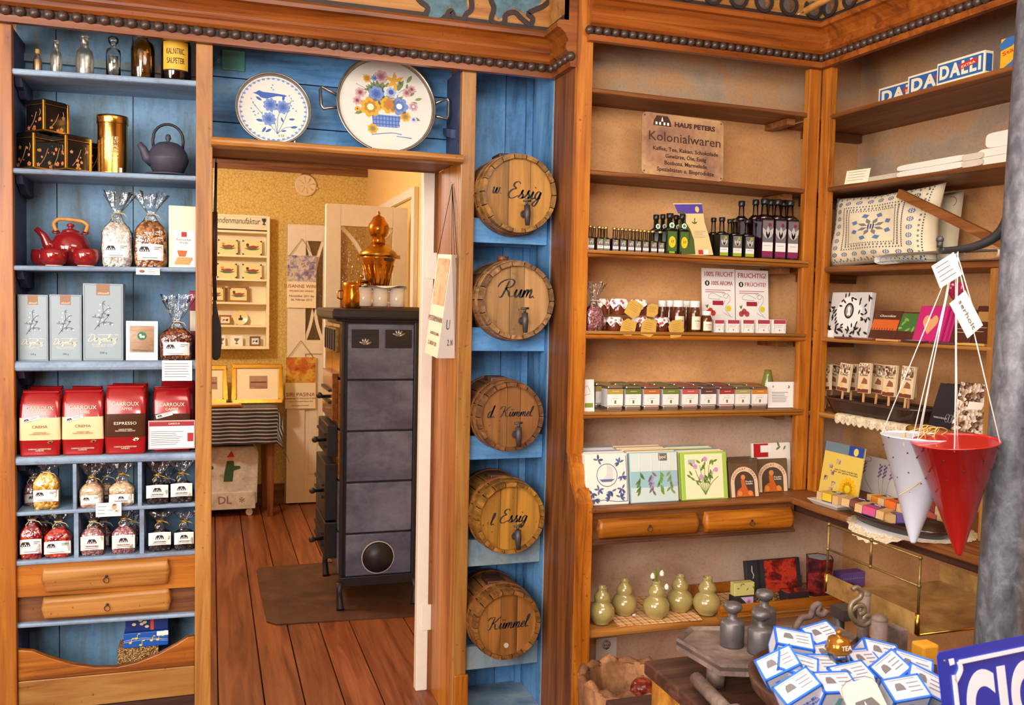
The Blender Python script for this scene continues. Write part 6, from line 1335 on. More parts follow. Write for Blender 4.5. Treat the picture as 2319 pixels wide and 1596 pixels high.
# ---------------------------------------------------------------- barrels
def barrel(label, cx, cy, ry, words, shade, k, tap=True, bung=False, tilt=.0):
    yf_ = YF-.075; c = P(cx, cy, yf_); r = min(.139, ry*(P(cx, cy-100, yf_).z-P(cx, cy, yf_).z)/100)*.985; L = .285
    xm = (XB1+XS-.005)/2
    o = thing('barrel', label, 'barrel', (max(min(c.x, XS-.012-r-.006), XB1+r+.006), yf_, 0), 0, 'vinegar and spirit barrels')
    o.location.z = CZ[k][0]+math.sqrt(max(.0, (r+.006)**2-.0))-.03 if False else c.z
    WD1 = wood('barrel_wood_%d' % k, rgb(*[int(v*.45) for v in shade]), rgb(*[int(v*.82) for v in shade]), rgb(*[min(255, int(v*1.08)) for v in shade]), 'y', 1.2, .42, .6)
    WD2 = wood('barrel_head_%d' % k, rgb(*[int(v*.66) for v in shade]), rgb(*[int(v*1.0) for v in shade]), rgb(*[min(255, int(v*1.15)) for v in shade]), 'z', .7, .38, .35)
    def rad(t): return r*(1+.05*math.sin(PI*t))
    n = 18; da = 2*PI/n; g = .012; sm_ = MB(); nt_ = 9; ts_ = [i/(nt_-1) for i in range(nt_)]
    for t in ts_:
        for (aa, k2) in ((-da/2+g, 1), (-da/4, 1), (0, 1), (da/4, 1), (da/2-g, 1), (da/2-g, .9), (-da/2+g, .9)): q_ = rad(t)*k2; sm_.v.append(Vector((q_*math.sin(aa), L*t, q_*math.cos(aa))))
    for j in range(nt_-1):
        for i in range(7): i2 = (i+1) % 7; sm_.f.append([j*7+i, j*7+i2, (j+1)*7+i2, (j+1)*7+i]); sm_.m.append(0); sm_.sm.append(False)
    sm_.f += [list(range(7)), [(nt_-1)*7+i for i in range(7)]]; sm_.m += [0, 0]; sm_.sm += [False, False]
    me = sm_.mesh('stave', WD1)
    for i in range(n): link('stave', me, o, (0, 0, 0), (0, i*da, 0))
    # hoops
    for t0, t1 in ((.1, .17), (.27, .33), (.83, .9)):
        h_ = MB(); nn = 40
        for t, e in ((t0, .0), (t0, .0035), (t1, .0035), (t1, 0)):
            for i in range(nn): q_ = rad(t)+e; h_.v.append(Vector((q_*math.sin(2*PI*i/nn), L*t, q_*math.cos(2*PI*i/nn))))
        for j in range(3):
            for i in range(nn): h_.f.append([j*nn+i, j*nn+(i+1) % nn, (j+1)*nn+(i+1) % nn, (j+1)*nn+i]); h_.m.append(0); h_.sm.append(False)
        h_.obj('hoop', BROWN['y'] if t0 != .1 else WD1, o)
    # head boards
    R = r*.905; cuts = [-1, -.3+.1*(k % 3), .35-.12*(k % 2), 1]; y0 = .014
    for i in range(3):
        a0, a1 = cuts[i]*R, cuts[i+1]*R; pts = []
        for j in range(13): x = a0+(a1-a0)*j/12; pts.append((x+(.0008 if j == 0 else -.0008 if j == 12 else 0), math.sqrt(max(0, R*R-x*x))))
        pts = pts+[(x, -zz) for x, zz in reversed(pts)]; pts = [p_ for i_, p_ in enumerate(pts) if i_ == 0 or (abs(p_[0]-pts[i_-1][0])+abs(p_[1]-pts[i_-1][1])) > 1e-5]
        MB().prism(pts, y0, y0+.015).obj('head_board', WD2, o)
    MB().prism([(R*math.cos(2*PI*i/30), R*math.sin(2*PI*i/30)) for i in range(30)], L-.03, L-.018).obj('back_head', WD2, o)
    if tap:
        tx, tz_ = .02, -r*.52
        t_ = MB().tube([(tx, y0, tz_), (tx, y0-.03, tz_-.002)], .009, 10).tube([(tx, y0-.034, tz_+.028), (tx+.001, y0-.036, tz_), (tx+.001, y0-.04, tz_-.04)], [.011, .012, .008], 10).lathe([(.014, -.002), (.014, .002)], 12, (tx, y0-.008, tz_), 0, MX)
        t_ = t_.obj('tap', IRON, o); MB().tube([(tx, y0-.034, tz_+.028), (tx, y0-.034, tz_+.042)], .005, 8).tube([(tx-.014, y0-.034, tz_+.042), (tx+.014, y0-.034, tz_+.044)], .004, 8).obj('tap_handle', IRON, t_)
    else: MB().tube([(.0, y0+.002, -r*.62), (0, y0-.003, -r*.62)], .009, 12).obj('bung_hole', paint(180, 164, 146), o)
    if bung: MB().lathe([(.02, 0), (.022, .018), (.0, .018)], 14, (-.02, L*.42, rad(.42)-.003)).obj('bung', BROWN['z'], o)
    else: MB().box(-.05, .012, L*.3, L*.62, rad(.5)-.012, rad(.5)+.006).obj('bung_patch', DARKW['x'], o, bevel=.004)
    for (s, a_, b_, zz) in words: script(s, o, a_*r, b_*r, zz*r, y0-.0006, INK)
    return o
barrel('topmost barrel, golden oak, with w. Essig in black script', 1169, 437, 91, [('w.', -.72, -.42, -.02), ('Essig', -.3, .62, -.12)], (196, 140, 60), 0)
barrel('second barrel from the top, pale oak, painted Rum in script', 1158, 680, 90, [('Rum.', -.45, .55, .08)], (196, 150, 96), 1, True, True)
barrel('middle barrel, brown oak, with d. Kümmel in faded script', 1152, 944, 79, [('d.', -.7, -.42, -.02), ('Kümmel.', -.3, .74, .0)], (160, 108, 60), 2)
barrel('second barrel from the floor, yellow oak, painted l. Essig', 1152, 1174, 82, [('l.', -.58, -.4, -.18), ('Essig', -.3, .52, -.14)], (190, 134, 52), 3)
barrel('lowest barrel, painted Kümmel, without a tap', 1140, 1417, 79, [('Kümmel.', -.55, .72, -.12)], (176, 116, 56), 4, False)

# ---------------------------------------------------------------- right-hand shelf goods
# sign
X, w_, h = fit(1451, 262, 1636, 402, YR+.02, rz(1, 1.6)); z = rz(1, X)
SIGN = blotch('parchment_sign', [(.28, rgb(120, 84, 76)), (.42, rgb(168, 128, 96)), (.6, rgb(206, 172, 116)), (.8, rgb(190, 152, 104))], 4, (1, 1, 1), .45, .05)
o = thing('shop_sign', 'brown parchment shop sign lettered with goods, leaning on the shelf', 'sign', (X, YR+.009, z+.001), 0, None, (-.1, .03, 0))
def rrect(w, h, r, z0=0, n=5):
    p = []
    for cx, cz_, a0 in ((w/2-r, z0+r, -PI/2), (w/2-r, z0+h-r, 0), (-w/2+r, z0+h-r, PI/2), (-w/2+r, z0+r, PI)):
        p += [(cx+r*math.cos(a0+PI/2*i/n), cz_+r*math.sin(a0+PI/2*i/n)) for i in range(n+1)]
    return p
MB().prism(rrect(w_, h, .018), -.002, .002).obj('plate', SIGN, o)
sg = paint(66, 44, 34); house(o, -w_*.26, h*.8, -.0024, w_*.22, sg)
text('HAUS PETERS', h*.105, sg, o, (w_*.14, -.0026, h*.845), wid=w_*.5, off=.0009)
text('Kolonialwaren', h*.21, sg, o, (w_*.02, -.0026, h*.62), wid=w_*.88)
for i, t in enumerate(('Kaffee, Tee, Kakao, Schokolade', 'Gewürze, Öle, Essig', 'Bonbons, Marmelade', 'Spezialitäten u. Bioprodukte')): text(t, h*.09, sg, o, (w_*.03, -.0026, h*(.43-.11*i)), wid=w_*(.8, .5, .52, .7)[i], off=.0003)
for x, zz in ((-.47, .05), (.47, .05), (-.47, .95), (.47, .95)): MB().ball((w_*x, -.002, h*zz), .003, 1, .4, 1, 8).obj('pin', IRON, o)

# square glass bottles
GRNGL = plain('dark_green_glass', rgb(26, 30, 22), .08, 0, .5, .5); OILGL = plain('brown_oil', rgb(70, 40, 14), .08, 0, .5, .4); VINGL = plain('dark_red_vinegar', rgb(38, 12, 22), .08, 0, .5, .5)
GOLDCAP = plain('gold_cap', rgb(206, 172, 100), .3, .8); BLKCAP = plain('black_cap', rgb(24, 22, 24), .35)
def sq_bottle(label, x0, x1, ytop, Y, k, glass, cap, lab, group, neck=.3, capf=.1, clear=False, tilt=0, pz=None):
    X, w_, h = fit(x0, ytop, x1, ytop+60, Y, rz(k, 1.5)); z = rz(k, X); h = P((x0+x1)/2, ytop, Y).z-z; q = w_/2
    o = thing('square_bottle', label, 'bottle', (X, Y, z), tilt, group); hb = h*(1-neck)
    m = MB(); m.box(-q, q, -q, q, 0, hb*.93); o_b = m.obj('body', glass, o, bevel=.003)
    t = MB().lathe([(q*1.32, hb*.93), (q*1.1, hb*.97), (q*.5, hb*1.04), (q*.46, h*(1-capf))], 20)
    t.obj('neck', GLASS if clear else glass, o)
    if clear: MB().lathe([(q*1.25, hb*.92), (q*.46, hb*1.02), (q*.4, hb*1.03+.0)], 16).obj('liquid', glass, o)
    MB().lathe([(q*.56, h*(1-capf)), (q*.6, h*(1-capf*.9)), (q*.6, h*.99), (q*.5, h), (0, h)], 18).obj('cap', cap, o)
    y = -q-.0006
    if lab:
        main, strip, pat = lab
        MB().box(-q*.86, q*.86, y, -q+.001, hb*.05, hb*.88).obj('label', main, o)
        MB().box(-q*.86, q*.86, y-.0004, y, hb*.18, hb*.38).obj('label_panel', PAPER, o)
        if strip: MB().box(-q*.86, q*.86, y-.0004, y, hb*.05, hb*.18).obj('label_strip', strip, o)
        leafs(o, [(0, hb*.45, hb*.3, PI/2+.5*j) for j in (-1, 0, 1)], paint(190, 186, 184), y-.0003, 'printed_plant')
        strips(o, GREYINK, -q*.6, q*.6, hb*.31, 1, .004, y-.0008, .0012, 'printed_name')
        if pat: dots(o, [(q*.3, hb*.78)], q*.3, pat, y-.0005)
    return o
GREYL = plain('grey_label', rgb(112, 108, 108), .5)
LIME, PURP = paint(158, 170, 40), paint(136, 36, 84)
ordn = ['first', 'second', 'third', 'fourth', 'fifth', 'sixth', 'seventh', 'eighth', 'ninth', 'tenth']
for i, c in enumerate((1336, 1357, 1371.5, 1391, 1408.5, 1426, 1442, 1459, 1477.5, 1494)):
    sq_bottle('tiny gold-capped sample bottle, %s from the left in the front row' % ordn[i], c-7.4, c+7.4, 510+(c-1335)*.083, YR+.03, 2, OILGL if i in (1, 4, 8) else VINGL if i % 3 == 0 else OILGL, GOLDCAP, (GREYL, None, LIME), 'sample bottles, front row', .46, .1, True)
for i, c in enumerate((1345, 1364, 1400, 1417, 1434, 1450, 1468, 1485)):
    sq_bottle('tiny gold-capped sample bottle, %s from the left in the back row' % ordn[i], c-7.2, c+7.2, 511+(c-1335)*.083, YR+.068, 2, OILGL, GOLDCAP, None, 'sample bottles, back row', .46, .1, True)
OILL = (paint(70, 100, 40), paint(140, 190, 40), None)
def oil(label, x0, x1, yt, Y, front):
    o = sq_bottle(label, x0, x1, yt, Y, 2, GRNGL, BLKCAP, None, 'green oil bottles', .36, .12); X, w_, h = fit(x0, yt, x1, yt+60, Y, rz(2, 1.5)); q = w_/2; h = P((x0+x1)/2, yt, Y).z-rz(2, X); hb = h*.64; y = -q-.0006
    dots(o, [(0, h*.7)], q*.5, PAPER, -q*.5-.006, 'round_seal'); dots(o, [(0, h*.7)], q*.28, paint(60, 150, 80), -q*.5-.0066, 'seal_mark')
    if front:
        MB().box(-q*.8, q*.8, y, -q+.001, hb*.12, hb*.86).obj('label', paint(72, 104, 44), o); MB().prism([(q*.62*math.cos(2*PI*i/16), hb*.46+hb*.22*math.sin(2*PI*i/16)) for i in range(16)], y, y-.0005).obj('yellow_oval', paint(226, 196, 40), o)
        text('17', hb*.14, INK, o, (0, y-.001, hb*.47)); MB().box(-q*.5, q*.5, y-.0004, y+.001, hb*.03, hb*.11).obj('eco_mark', paint(130, 180, 40), o)
oil('dark green oil bottle with a yellow oval label, left of the pair', 1504, 1529, 483, YR+.03, 1); oil('dark green oil bottle with a yellow oval label beside the leaflet', 1533, 1556, 485, YR+.03, 1)
oil('dark green oil bottle in the back row, leftmost', 1475, 1496, 486, YR+.075, 0); oil('dark green oil bottle in the back row, second', 1491, 1510, 485, YR+.11, 0); oil('dark green oil bottle in the back row behind the label pair', 1521, 1541, 487, YR+.09, 0)
# die-cut leaflet with printed bottle
a, b, q, t = pbox(1538, 457, 1614, 577, YR+.012)
o = thing('leaflet_stand', 'beige die-cut leaflet with a purple band and a printed bottle', 'leaflet', ((a+b)/2, YR+.006, rz(2, 1.65)), 0, None, (-.16, -.06, 0)); w_, h = b-a, t-rz(2, 1.65)
MB().prism([(-w_*.42, 0), (w_*.52, 0), (w_*.45, h*.35), (w_*.36, h*.62), (w_*.34, h), (-w_*.52, h), (-w_*.36, h*.74), (-w_*.25, h*.55), (-w_*.25, h*.25)], 0, .002).obj('sheet', paint(224, 200, 140), o)
MB().prism([(-w_*.5, h*.98), (w_*.335, h*.98), (w_*.345, h*.8), (-w_*.4, h*.8)], -.0004, 0).obj('purple_band', paint(84, 66, 160), o)
MB().prism([(w_*.17+.008*math.cos(k), h*.88+.011*math.sin(k)) for k in [2*PI*i/14 for i in range(14)]], -.0008, -.0004).obj('yellow_oval', paint(226, 200, 110), o)
MB().prism([(-w_*.42, 0.004), (-w_*.02, .004), (-w_*.02, h*.3), (-w_*.1, h*.5), (-w_*.2, h*.62), (-w_*.2, h*.84), (-w_*.36, h*.84), (-w_*.36, h*.62), (-w_*.42, h*.5)], -.001, -.0004).obj('printed_bottle', paint(74, 92, 40), o)
MB().prism([(-w_*.22+.009*math.cos(k), h*.4+.016*math.sin(k)) for k in [2*PI*i/14 for i in range(14)]], -.0014, -.001).obj('printed_oval', paint(214, 200, 60), o)
leafs(o, [(w_*.05, h*.6, .014, .6), (w_*.05, h*.6, .014, 1.5), (w_*.05, h*.6, .014, 2.5), (w_*.05, h*.66, .012, 1.2)], paint(90, 110, 50), -.0008); strips(o, GREYINK, -w_*.0, w_*.36, h*.46, 5, h*.03, -.0006, .0009, 'printed_text')
MB().box(w_*.08, w_*.22, -.001, -.0004, .003, h*.1).obj('red_cross_mark', paint(196, 50, 60), o); MB().box(w_*.22, w_*.38, -.001, -.0004, .003, h*.1).obj('white_mark', PAPER, o)
GL1 = (GREYL, LIME, LIME); GL2 = (GREYL, PURP, PURP)
for i, (x0, x1, yt, lb) in enumerate(((1624, 1645, 492, 'grey-label vinegar bottle with a green strip beside the leaflet'), (1653, 1675, 495, 'grey-label vinegar bottle with a green strip, middle of three'), (1681, 1703, 497, 'grey-label vinegar bottle with a green strip next to the tall ones'))):
    sq_bottle(lb, x0, x1, yt, YR+.03, 2, GRNGL, BLKCAP, GL1, 'medium grey-label bottles', .38, .1, True)
for i, (x0, x1, yt, Y, lb) in enumerate(((1606, 1625, 493, YR+.08, 'dark bottle peeking out behind the leaflet edge'), (1643, 1662, 496, YR+.09, 'dark bottle in the back row between the green-strip bottles'))):
    sq_bottle(lb, x0, x1, yt, Y, 2, GRNGL, BLKCAP, None, 'medium bottles in the back row', .38, .1, True)
for i, (x0, x1, yt, lb) in enumerate(((1718, 1745, 450, 'tall dark bottle with a purple strip, left of three'), (1748, 1774, 452, 'tall dark bottle with a purple strip, middle of three'), (1776, 1802, 454, 'tall dark bottle with a purple strip, rightmost on the shelf'))):
    sq_bottle(lb, x0, x1, yt, YR+.032, 2, VINGL, BLKCAP, GL2, 'tall purple-strip bottles', .28, .09, True)
for i, (x0, x1, yt, Y, lb) in enumerate(((1668, 1690, 455, YR+.1, 'tall dark bottle standing alone behind the green-strip bottles'), (1700, 1722, 452, YR+.085, 'tall dark bottle in the back row, first behind the purple strips'), (1735, 1756, 452, YR+.1, 'tall dark bottle in the back row, second behind the purple strips'), (1764, 1785, 455, YR+.1, 'tall dark bottle in the back row, third behind the purple strips'))):
    sq_bottle(lb, x0, x1, yt, Y, 2, VINGL, BLKCAP, None, 'tall bottles in the back row', .28, .09, True)

# jam shelf
JAM = plain('dark_jam', rgb(110, 48, 26), .15, 0, .5, .4)
def cloth_rose():
    mt, nt, b = newmat('rose_cloth'); vo = nt.nodes.new('ShaderNodeTexVoronoi'); vo.inputs['Scale'].default_value = 1; nt.links.new(coords(nt, (68, 68, 68)), vo.inputs['Vector'])
    r = ramp(nt, [(.0, rgb(176, 30, 66)), (.28, rgb(214, 90, 120)), (.36, rgb(110, 140, 96)), (.42, rgb(240, 232, 224))]); nt.links.new(vo.outputs['Distance'], r.inputs[0]); nt.links.new(r.outputs[0], b.inputs['Base Color']); b.inputs['Roughness'].default_value = .7; return mt
ROSE = cloth_rose(); KRAFT = plain('mustard_card', rgb(206, 164, 76), .6, 0, .3, 0, .1)
def jam(label, x0, x1, y0, Y, z, hpx, tag_=None, seed=0):
    a, b = P(x0, y0, Y).x, P(x1, y0, Y).x; X = (a+b)/2; r = (b-a)/2*.82; h = P((x0+x1)/2, y0, Y).z-z; ph = seed*1.7
    o = thing('jam_jar', label, 'jar', (X, Y, z), 0, 'jam jars with rose cloth lids')
    MB().lathe([(r*.9, 0), (r*.98, .004), (r, h*.3), (r*.98, h*.7), (r*.86, h*.8), (r*.86, h*.95), (0, h*.95)], 24).obj('jar', JAM, o)
    MB().grid(lambda u, v: (lambda a, k: (k*math.cos(a), k*math.sin(a), (h*1.0 if v < .45 else h*1.0-(v-.45)/.55*h*.5*(1+.3*math.sin(6*a+ph)))))(2*PI*u, (r*.9*v/.45 if v < .45 else r*(.92+.3*(v-.45)/.55*(1+.25*math.sin(9*a_(u)+ph))))), 36, 10, closeu=True).obj('cloth_cover', ROSE, o, recalc=False)
    MB().tube([(r*.93*math.cos(a), r*.93*math.sin(a), h*.82) for a in [2*PI*i/20 for i in range(20)]], .0015, 5, closed=True).obj('cord', STRING, o)
    if tag_:
        tx, tz, s, rot = tag_; p = P(tx, tz, Y-r-.01); loc = (p.x-X, -r*1.3-.012, p.z-z)
        g = MB().prism([(-s*.45, -s*.5), (s*.2, -s*.55), (s*.5, -s*.2), (s*.42, s*.45), (-s*.2, s*.5), (-s*.5, s*.2)], 0, -.0012).obj('paper_tag', KRAFT, o, loc, (0, rot, 0))
        strips(g, paint(130, 96, 40), -s*.3, s*.3, s*.25, 4, s*.12, -.0016, .0008, 'handwriting', seed)
    return o
def a_(u): return 2*PI*u
zj = rz(3, 1.25); zl = rz(3, 1.3)
hj = P(1400, 715, YR+.04).z-rz(3, 1.3)
jam('jam jar with rose cloth in the lower row, leftmost', 1356, 1382, 718, YR+.075, rz(3, 1.27), 0, None, 1)
jam('jam jar with rose cloth in the lower row behind a hanging tag', 1372, 1412, 717, YR+.045, rz(3, 1.3), 0, (1420, 741, .058, .3), 2)
jam('jam jar with rose cloth in the lower row, third from left', 1430, 1473, 717, YR+.045, rz(3, 1.38), 0, (1466, 741, .06, .2), 3)
jam('jam jar with rose cloth in the lower row beside the brown jars', 1476, 1517, 718, YR+.045, rz(3, 1.45), 0, (1528, 743, .06, -.2), 4)
jam('jam jar with rose cloth in the upper row, leftmost', 1344, 1380, 676, YR+.07, rz(3, 1.25)+hj+.003, 0, None, 5)
jam('jam jar with rose cloth in the upper row bearing a large tag', 1379, 1424, 676, YR+.055, rz(3, 1.3)+hj+.003, 0, (1432, 699, .058, .5), 6)
jam('jam jar with rose cloth in the upper row, rightmost', 1425, 1468, 678, YR+.055, rz(3, 1.38)+hj+.003, 0, (1474, 702, .045, .1), 7)
X, w_, h = fit(1327, 640, 1364, 748, YR+.03, rz(3, 1.25)); cello_bag('cellophane bag of pink pearls at the left end of jam shelf', X, YR+.035, rz(3, X), w_, .05, P(1345, 692, YR+.03).z-rz(3, X), h, PINKC, None, None, 0, P(1345, 680, YR+.03).z-rz(3, X), seed=31)
BRJ = thin('brown_jar_glass', (.5, .2, .04, 1), .1, .05); HONEY = plain('brown_syrup', rgb(92, 42, 14), .15, 0, .5, .5)
def brown_jar(label, x0, x1, yt, Y, lab=True):
    X, w_, h = fit(x0, yt, x1, 750, Y, rz(3, 1.5)); z = rz(3, X); h = P((x0+x1)/2, yt, Y).z-z; r = w_/2
    o = thing('brown_jar', label, 'jar', (X, Y, z), 0, 'brown jars with white caps')
    MB().lathe([(r*.92, 0), (r, .004), (r, h*.6), (r*.86, h*.72), (r*.7, h*.78), (r*.7, h*.82)], 24).obj('body', HONEY, o)
    MB().lathe([(r*.8, h*.79), (r*.82, h*.8), (r*.82, h*.97), (r*.76, h), (0, h)], 24).obj('cap', PAPER, o)
    if lab: curved_label(o, r, h*.08, h*.5, .95, CREAM, 'label', 1.012); curved_text('Sanddorn', h*.07, paint(120, 90, 50), o, r*1.02, h*.36, r*1.0); strips(o, GREYINK, -r*.35, r*.35, h*.28, 3, h*.05, -r*1.03, .0008, 'printed_text', 1, True)
brown_jar('brown jar with a white cap in front beside the jam', 1523, 1548, 680, YR+.035); brown_jar('brown jar with a white cap in front next to the small one', 1561, 1585, 681, YR+.035); brown_jar('smallest brown jar with a white cap', 1587, 1611, 704, YR+.035)
brown_jar('brown jar with a white cap in the back row, leftmost', 1489, 1509, 680, YR+.09, False); brown_jar('brown jar with a white cap in the back row, middle', 1505, 1526, 680, YR+.1, False); brown_jar('brown jar with a white cap in the back row, rightmost', 1543, 1564, 681, YR+.1, False)
def fruit_poster(label, x0, y0, x1, y1, Y, l1, l2, fr):
    a, b, q, t = pbox(x0, y0, x1, y1, Y); w_ = b-a; z = rz(3, (a+b)/2)+.0; h = t-z
    o = thing('fruit_poster', label, 'poster', ((a+b)/2, Y, z), 0, None, (-.08, 0, 0)); MB().box(-w_/2, w_/2, 0, .002, 0, h).obj('board', PAPER, o); y = -.0006; rd = paint(160, 36, 48); k0 = (q-z)/h; hh = t-q
    def Z(f): return (q-z)+hh*f
    text(l1, hh*.14, rd, o, (0, y, Z(.88)), wid=w_*.86); text(l2, hh*.12, rd, o, (w_*.1, y, Z(.7)), wid=w_*.64); dots(o, [(-w_*.34, Z(.7))], w_*.075, INK, y, 'round_mark')
    MB().box(-w_*.36, -w_*.32, y-.0008, y-.0004, Z(.67), Z(.73)).obj('jar_mark', PAPER, o); strips(o, paint(170, 70, 80), -w_*.4, w_*.4, Z(.57), 2, hh*.04, y, hh*.012, 'printed_text')
    stems(o, [[(w_*.1, Z(.5)), (w_*.3, Z(.48)), (w_*.34, Z(.36)), (w_*.2, Z(.2)), (w_*.35, Z(.05))], [(w_*.1, Z(.42)), (-w_*.2, Z(.5)), (-w_*.3, Z(.4)), (w_*.05, Z(.38))], [(w_*.2, Z(.36)), (w_*.1, Z(.15)), (w_*.4, Z(.02))], [(w_*.22, Z(.5)), (w_*.14, Z(.44)), (w_*.24, Z(.4)), (w_*.3, Z(.47))]], GREYINK, y, .0006, 'printed_drawing')
    MB().box(-w_*.18, w_*.14, y-.0006, y-.0001, Z(.26), Z(.35)).obj('red_label', rd, o); MB().box(-w_*.18, w_*.14, y-.0005, y-.0001, Z(.06), Z(.26)).obj('printed_jar', paint(240, 236, 228), o)
    dots(o, [(w_*.3, Z(.2))], w_*.08, paint(226, 206, 40), y-.0007, 'yellow_seal'); dots(o, [(-w_*.34+.012*i, Z(.1+.05*(i % 2))) for i in range(3)], w_*.08, fr, y-.0008, 'printed_fruit'); leafs(o, [(-w_*.36, Z(.2), .016, 1.2), (-w_*.33, Z(.2), .016, 2.2)], paint(110, 140, 60), y-.0009)
fruit_poster('white poster reading 100% Frucht standing behind small cartons', 1593, 607, 1668, 720, YR+.12, '100% FRUCHT', '100% AROMA', paint(200, 60, 46)); fruit_poster('white poster reading Fruchtig Früchte at the right end', 1670, 611, 1744, 722, YR+.115, 'FRUCHTIG!', 'FRÜCHTE!', paint(180, 70, 80))
def small_box(label, x0, x1, Y, side=False):
    X, w_, h = fit(x0, 724, x1, 754, Y, rz(3, 1.7)); z = rz(3, X); h = P((x0+x1)/2, 724, Y).z-z; o = thing('small_carton', label, 'box', (X, Y+.018, z), 0, 'small white cartons'); MB().box(-w_/2, w_/2, -.018, .018, 0, h).obj('box', PAPER, o, bevel=.001)
    MB().box(-w_*.46, w_*.46, -.0186, -.018, h*.7, h*.98).obj('red_label', paint(170, 60, 76), o); strips(o, GREYINK, -w_*.3, w_*.3, h*.58, 2, h*.12, -.0186, .0008); dots(o, [(0, h*.22)], .003, paint(150, 140, 60), -.0186); stems(o, [[(-w_*.45, h*.1), (-w_*.38, h*.5), (-w_*.45, h*.65)], [(w_*.45, h*.1), (w_*.36, h*.4), (w_*.45, h*.6)]], GREYINK, -.0182, .0005, 'printed_drawing')
for i, (x0, x1) in enumerate(((1618, 1640), (1647, 1675), (1682, 1708), (1715, 1744), (1751, 1780))): small_box('small white carton with a red label, %s from the left in the row' % ordn[i], x0, x1, YR+.03)

# spice tins
TINM = plain('tin_metal', rgb(176, 170, 160), .3, .9); TINS = plain('tin_side', rgb(206, 204, 204), .4)
tc_ = [(176, 150, 66), (106, 116, 40), (184, 104, 52), (110, 128, 50), (190, 84, 84), (96, 62, 62), (160, 54, 56), (170, 160, 100), (206, 128, 40)]
tn_ = ['mustard', 'olive green', 'orange-brown', 'leaf green', 'rose red', 'purple brown', 'dark red', 'pale khaki', 'orange']
tx_ = [(1376, 1411), (1417, 1452), (1459, 1494), (1502, 1537), (1546, 1581), (1588, 1622), (1630, 1663), (1666, 1699), (1704, 1738)]
def spice_tin(label, x0, x1, yt, Y, col, grp):
    X, w_, h = fit(x0, yt, x1, yt+46, Y, rz(4, 1.5)); z = rz(4, X); h = P((x0+x1)/2, yt, Y).z-z; q = w_/2; c = paint(*col)
    o = thing('spice_tin', label, 'tin', (X, Y+q, z), 0, grp); MB().box(-q, q, -q, q, 0, h*.86).obj('body', TINS, o, bevel=.005)
    MB().box(-q-.0006, q+.0006, -q-.0006, q+.0006, h*.86, h*.98).obj('lid', TINM, o, bevel=.005); MB().box(-q*.86, q*.86, -q*.86, q*.86, h*.975, h*.985).obj('lid_label', c, o)
    MB().box(-q+.0005, q-.0005, -q-.0008, -q+.004, h*.66, h*.86).obj('colour_band', c, o); MB().box(-q+.0005, q-.0005, -q-.0006, -q+.004, h*.22, h*.66).obj('white_label', PAPER, o); MB().box(-q+.0005, q-.0005, -q-.0008, -q+.004, h*.19, h*.22).obj('colour_line', c, o); MB().box(-q-.0004, q+.0004, -q-.0004, q+.0004, .001, h*.19).obj('metal_base', TINM, o, bevel=.004)
    y = -q-.0009; stems(o, [[(-q*.5, h*.55), (0, h*.6), (q*.5, h*.55)], [(-q*.55, h*.5), (-q*.5, h*.36)]], paint(170, 150, 110), y, .0004, 'printed_scroll'); strips(o, GREYINK, -q*.4, q*.4, h*.5, 1, .003, y, .001); MB().box(-q*.12, q*.12, y-.0003, y, h*.29, h*.42).obj('crest', paint(120, 124, 50), o); strips(o, CREAM, -q*.4, q*.5, h*.78, 1, .003, y, .0012)
for i in range(9): spice_tin('square spice tin with a %s band in the front row' % tn_[i], *tx_[i], 873+i*.2, YR+.02, tc_[i], 'front row of spice tins')
for i in range(9): spice_tin('square spice tin with a %s lid in the back row' % tn_[i], tx_[i][0]-27+i*1.5, tx_[i][1]-27+i*1.5, 866+i*.2, YR+.095, tc_[i], 'back row of spice tins')
o, w_, h_ = card('white pointed leaflet at the left end of spice tin shelf', 1316, 850, 1347, 922, YR+.02, 'leaflet', 'leaflet', n=0, rx=-.1); o.location.z = rz(4, 1.22); MB().box(-w_*.2, w_*.4, -.0016, -.001, h_*.12, h_*.26).obj('green_mark', paint(130, 150, 50), o); stems(o, [[(-w_*.3, h_*.7), (0, h_*.8), (w_*.2, h_*.6)], [(-w_*.2, h_*.5), (w_*.2, h_*.55)]], GREYINK, -.0014, .0006, 'printed_twig')
o, w_, h_ = card('white info card propped at the right end of spice tins', 1741, 859, 1802, 917, YR+.03, 'info_card', 'card', n=0, rx=-.1, rz=-.06); o.location.z = rz(4, 2.0)+.002; strips(o, GREYINK, -w_*.35, w_*.25, h_*.6, 7, h_*.06, -.0014, h_*.018, 'printed_text'); flower(o, -w_*.3, h_*.82, .004, LIME, YE, -.0012); leafs(o, [(w_*.3, h_*.8, .01, 2.5), (w_*.3, h_*.78, .01, 3.3)], INK, -.0012)
CELA = plain('celadon_glaze', rgb(172, 154, 92), .14, 0, .5, .6, .12)
GOURD = [(.5, 0), (.62, .015), (.6, .04), (.85, .12), (1, .27), (.98, .38), (.8, .5), (.58, .57), (.56, .6), (.63, .66), (.62, .73), (.5, .82), (.34, .88), (.33, .95), (.37, .985), (.34, 1), (.27, .99), (.25, .9), (.2, .88)]
X, w_, h = fit(1724, 837, 1752, 900, YR+.1, rz(4, 2.0)); z = rz(4, X)
o = thing('small_green_vase', 'small green vase behind the info card on tin shelf', 'vase', (X, YR+.1, z)); MB().lathe([(.02, 0), (.026, h*.3), (.024, h*.6), (.016, h*.85), (.012, h), (.009, h), (.01, h*.8)], 20).obj('body', plain('green_glaze', rgb(120, 122, 56), .15, 0, .5, .5), o)

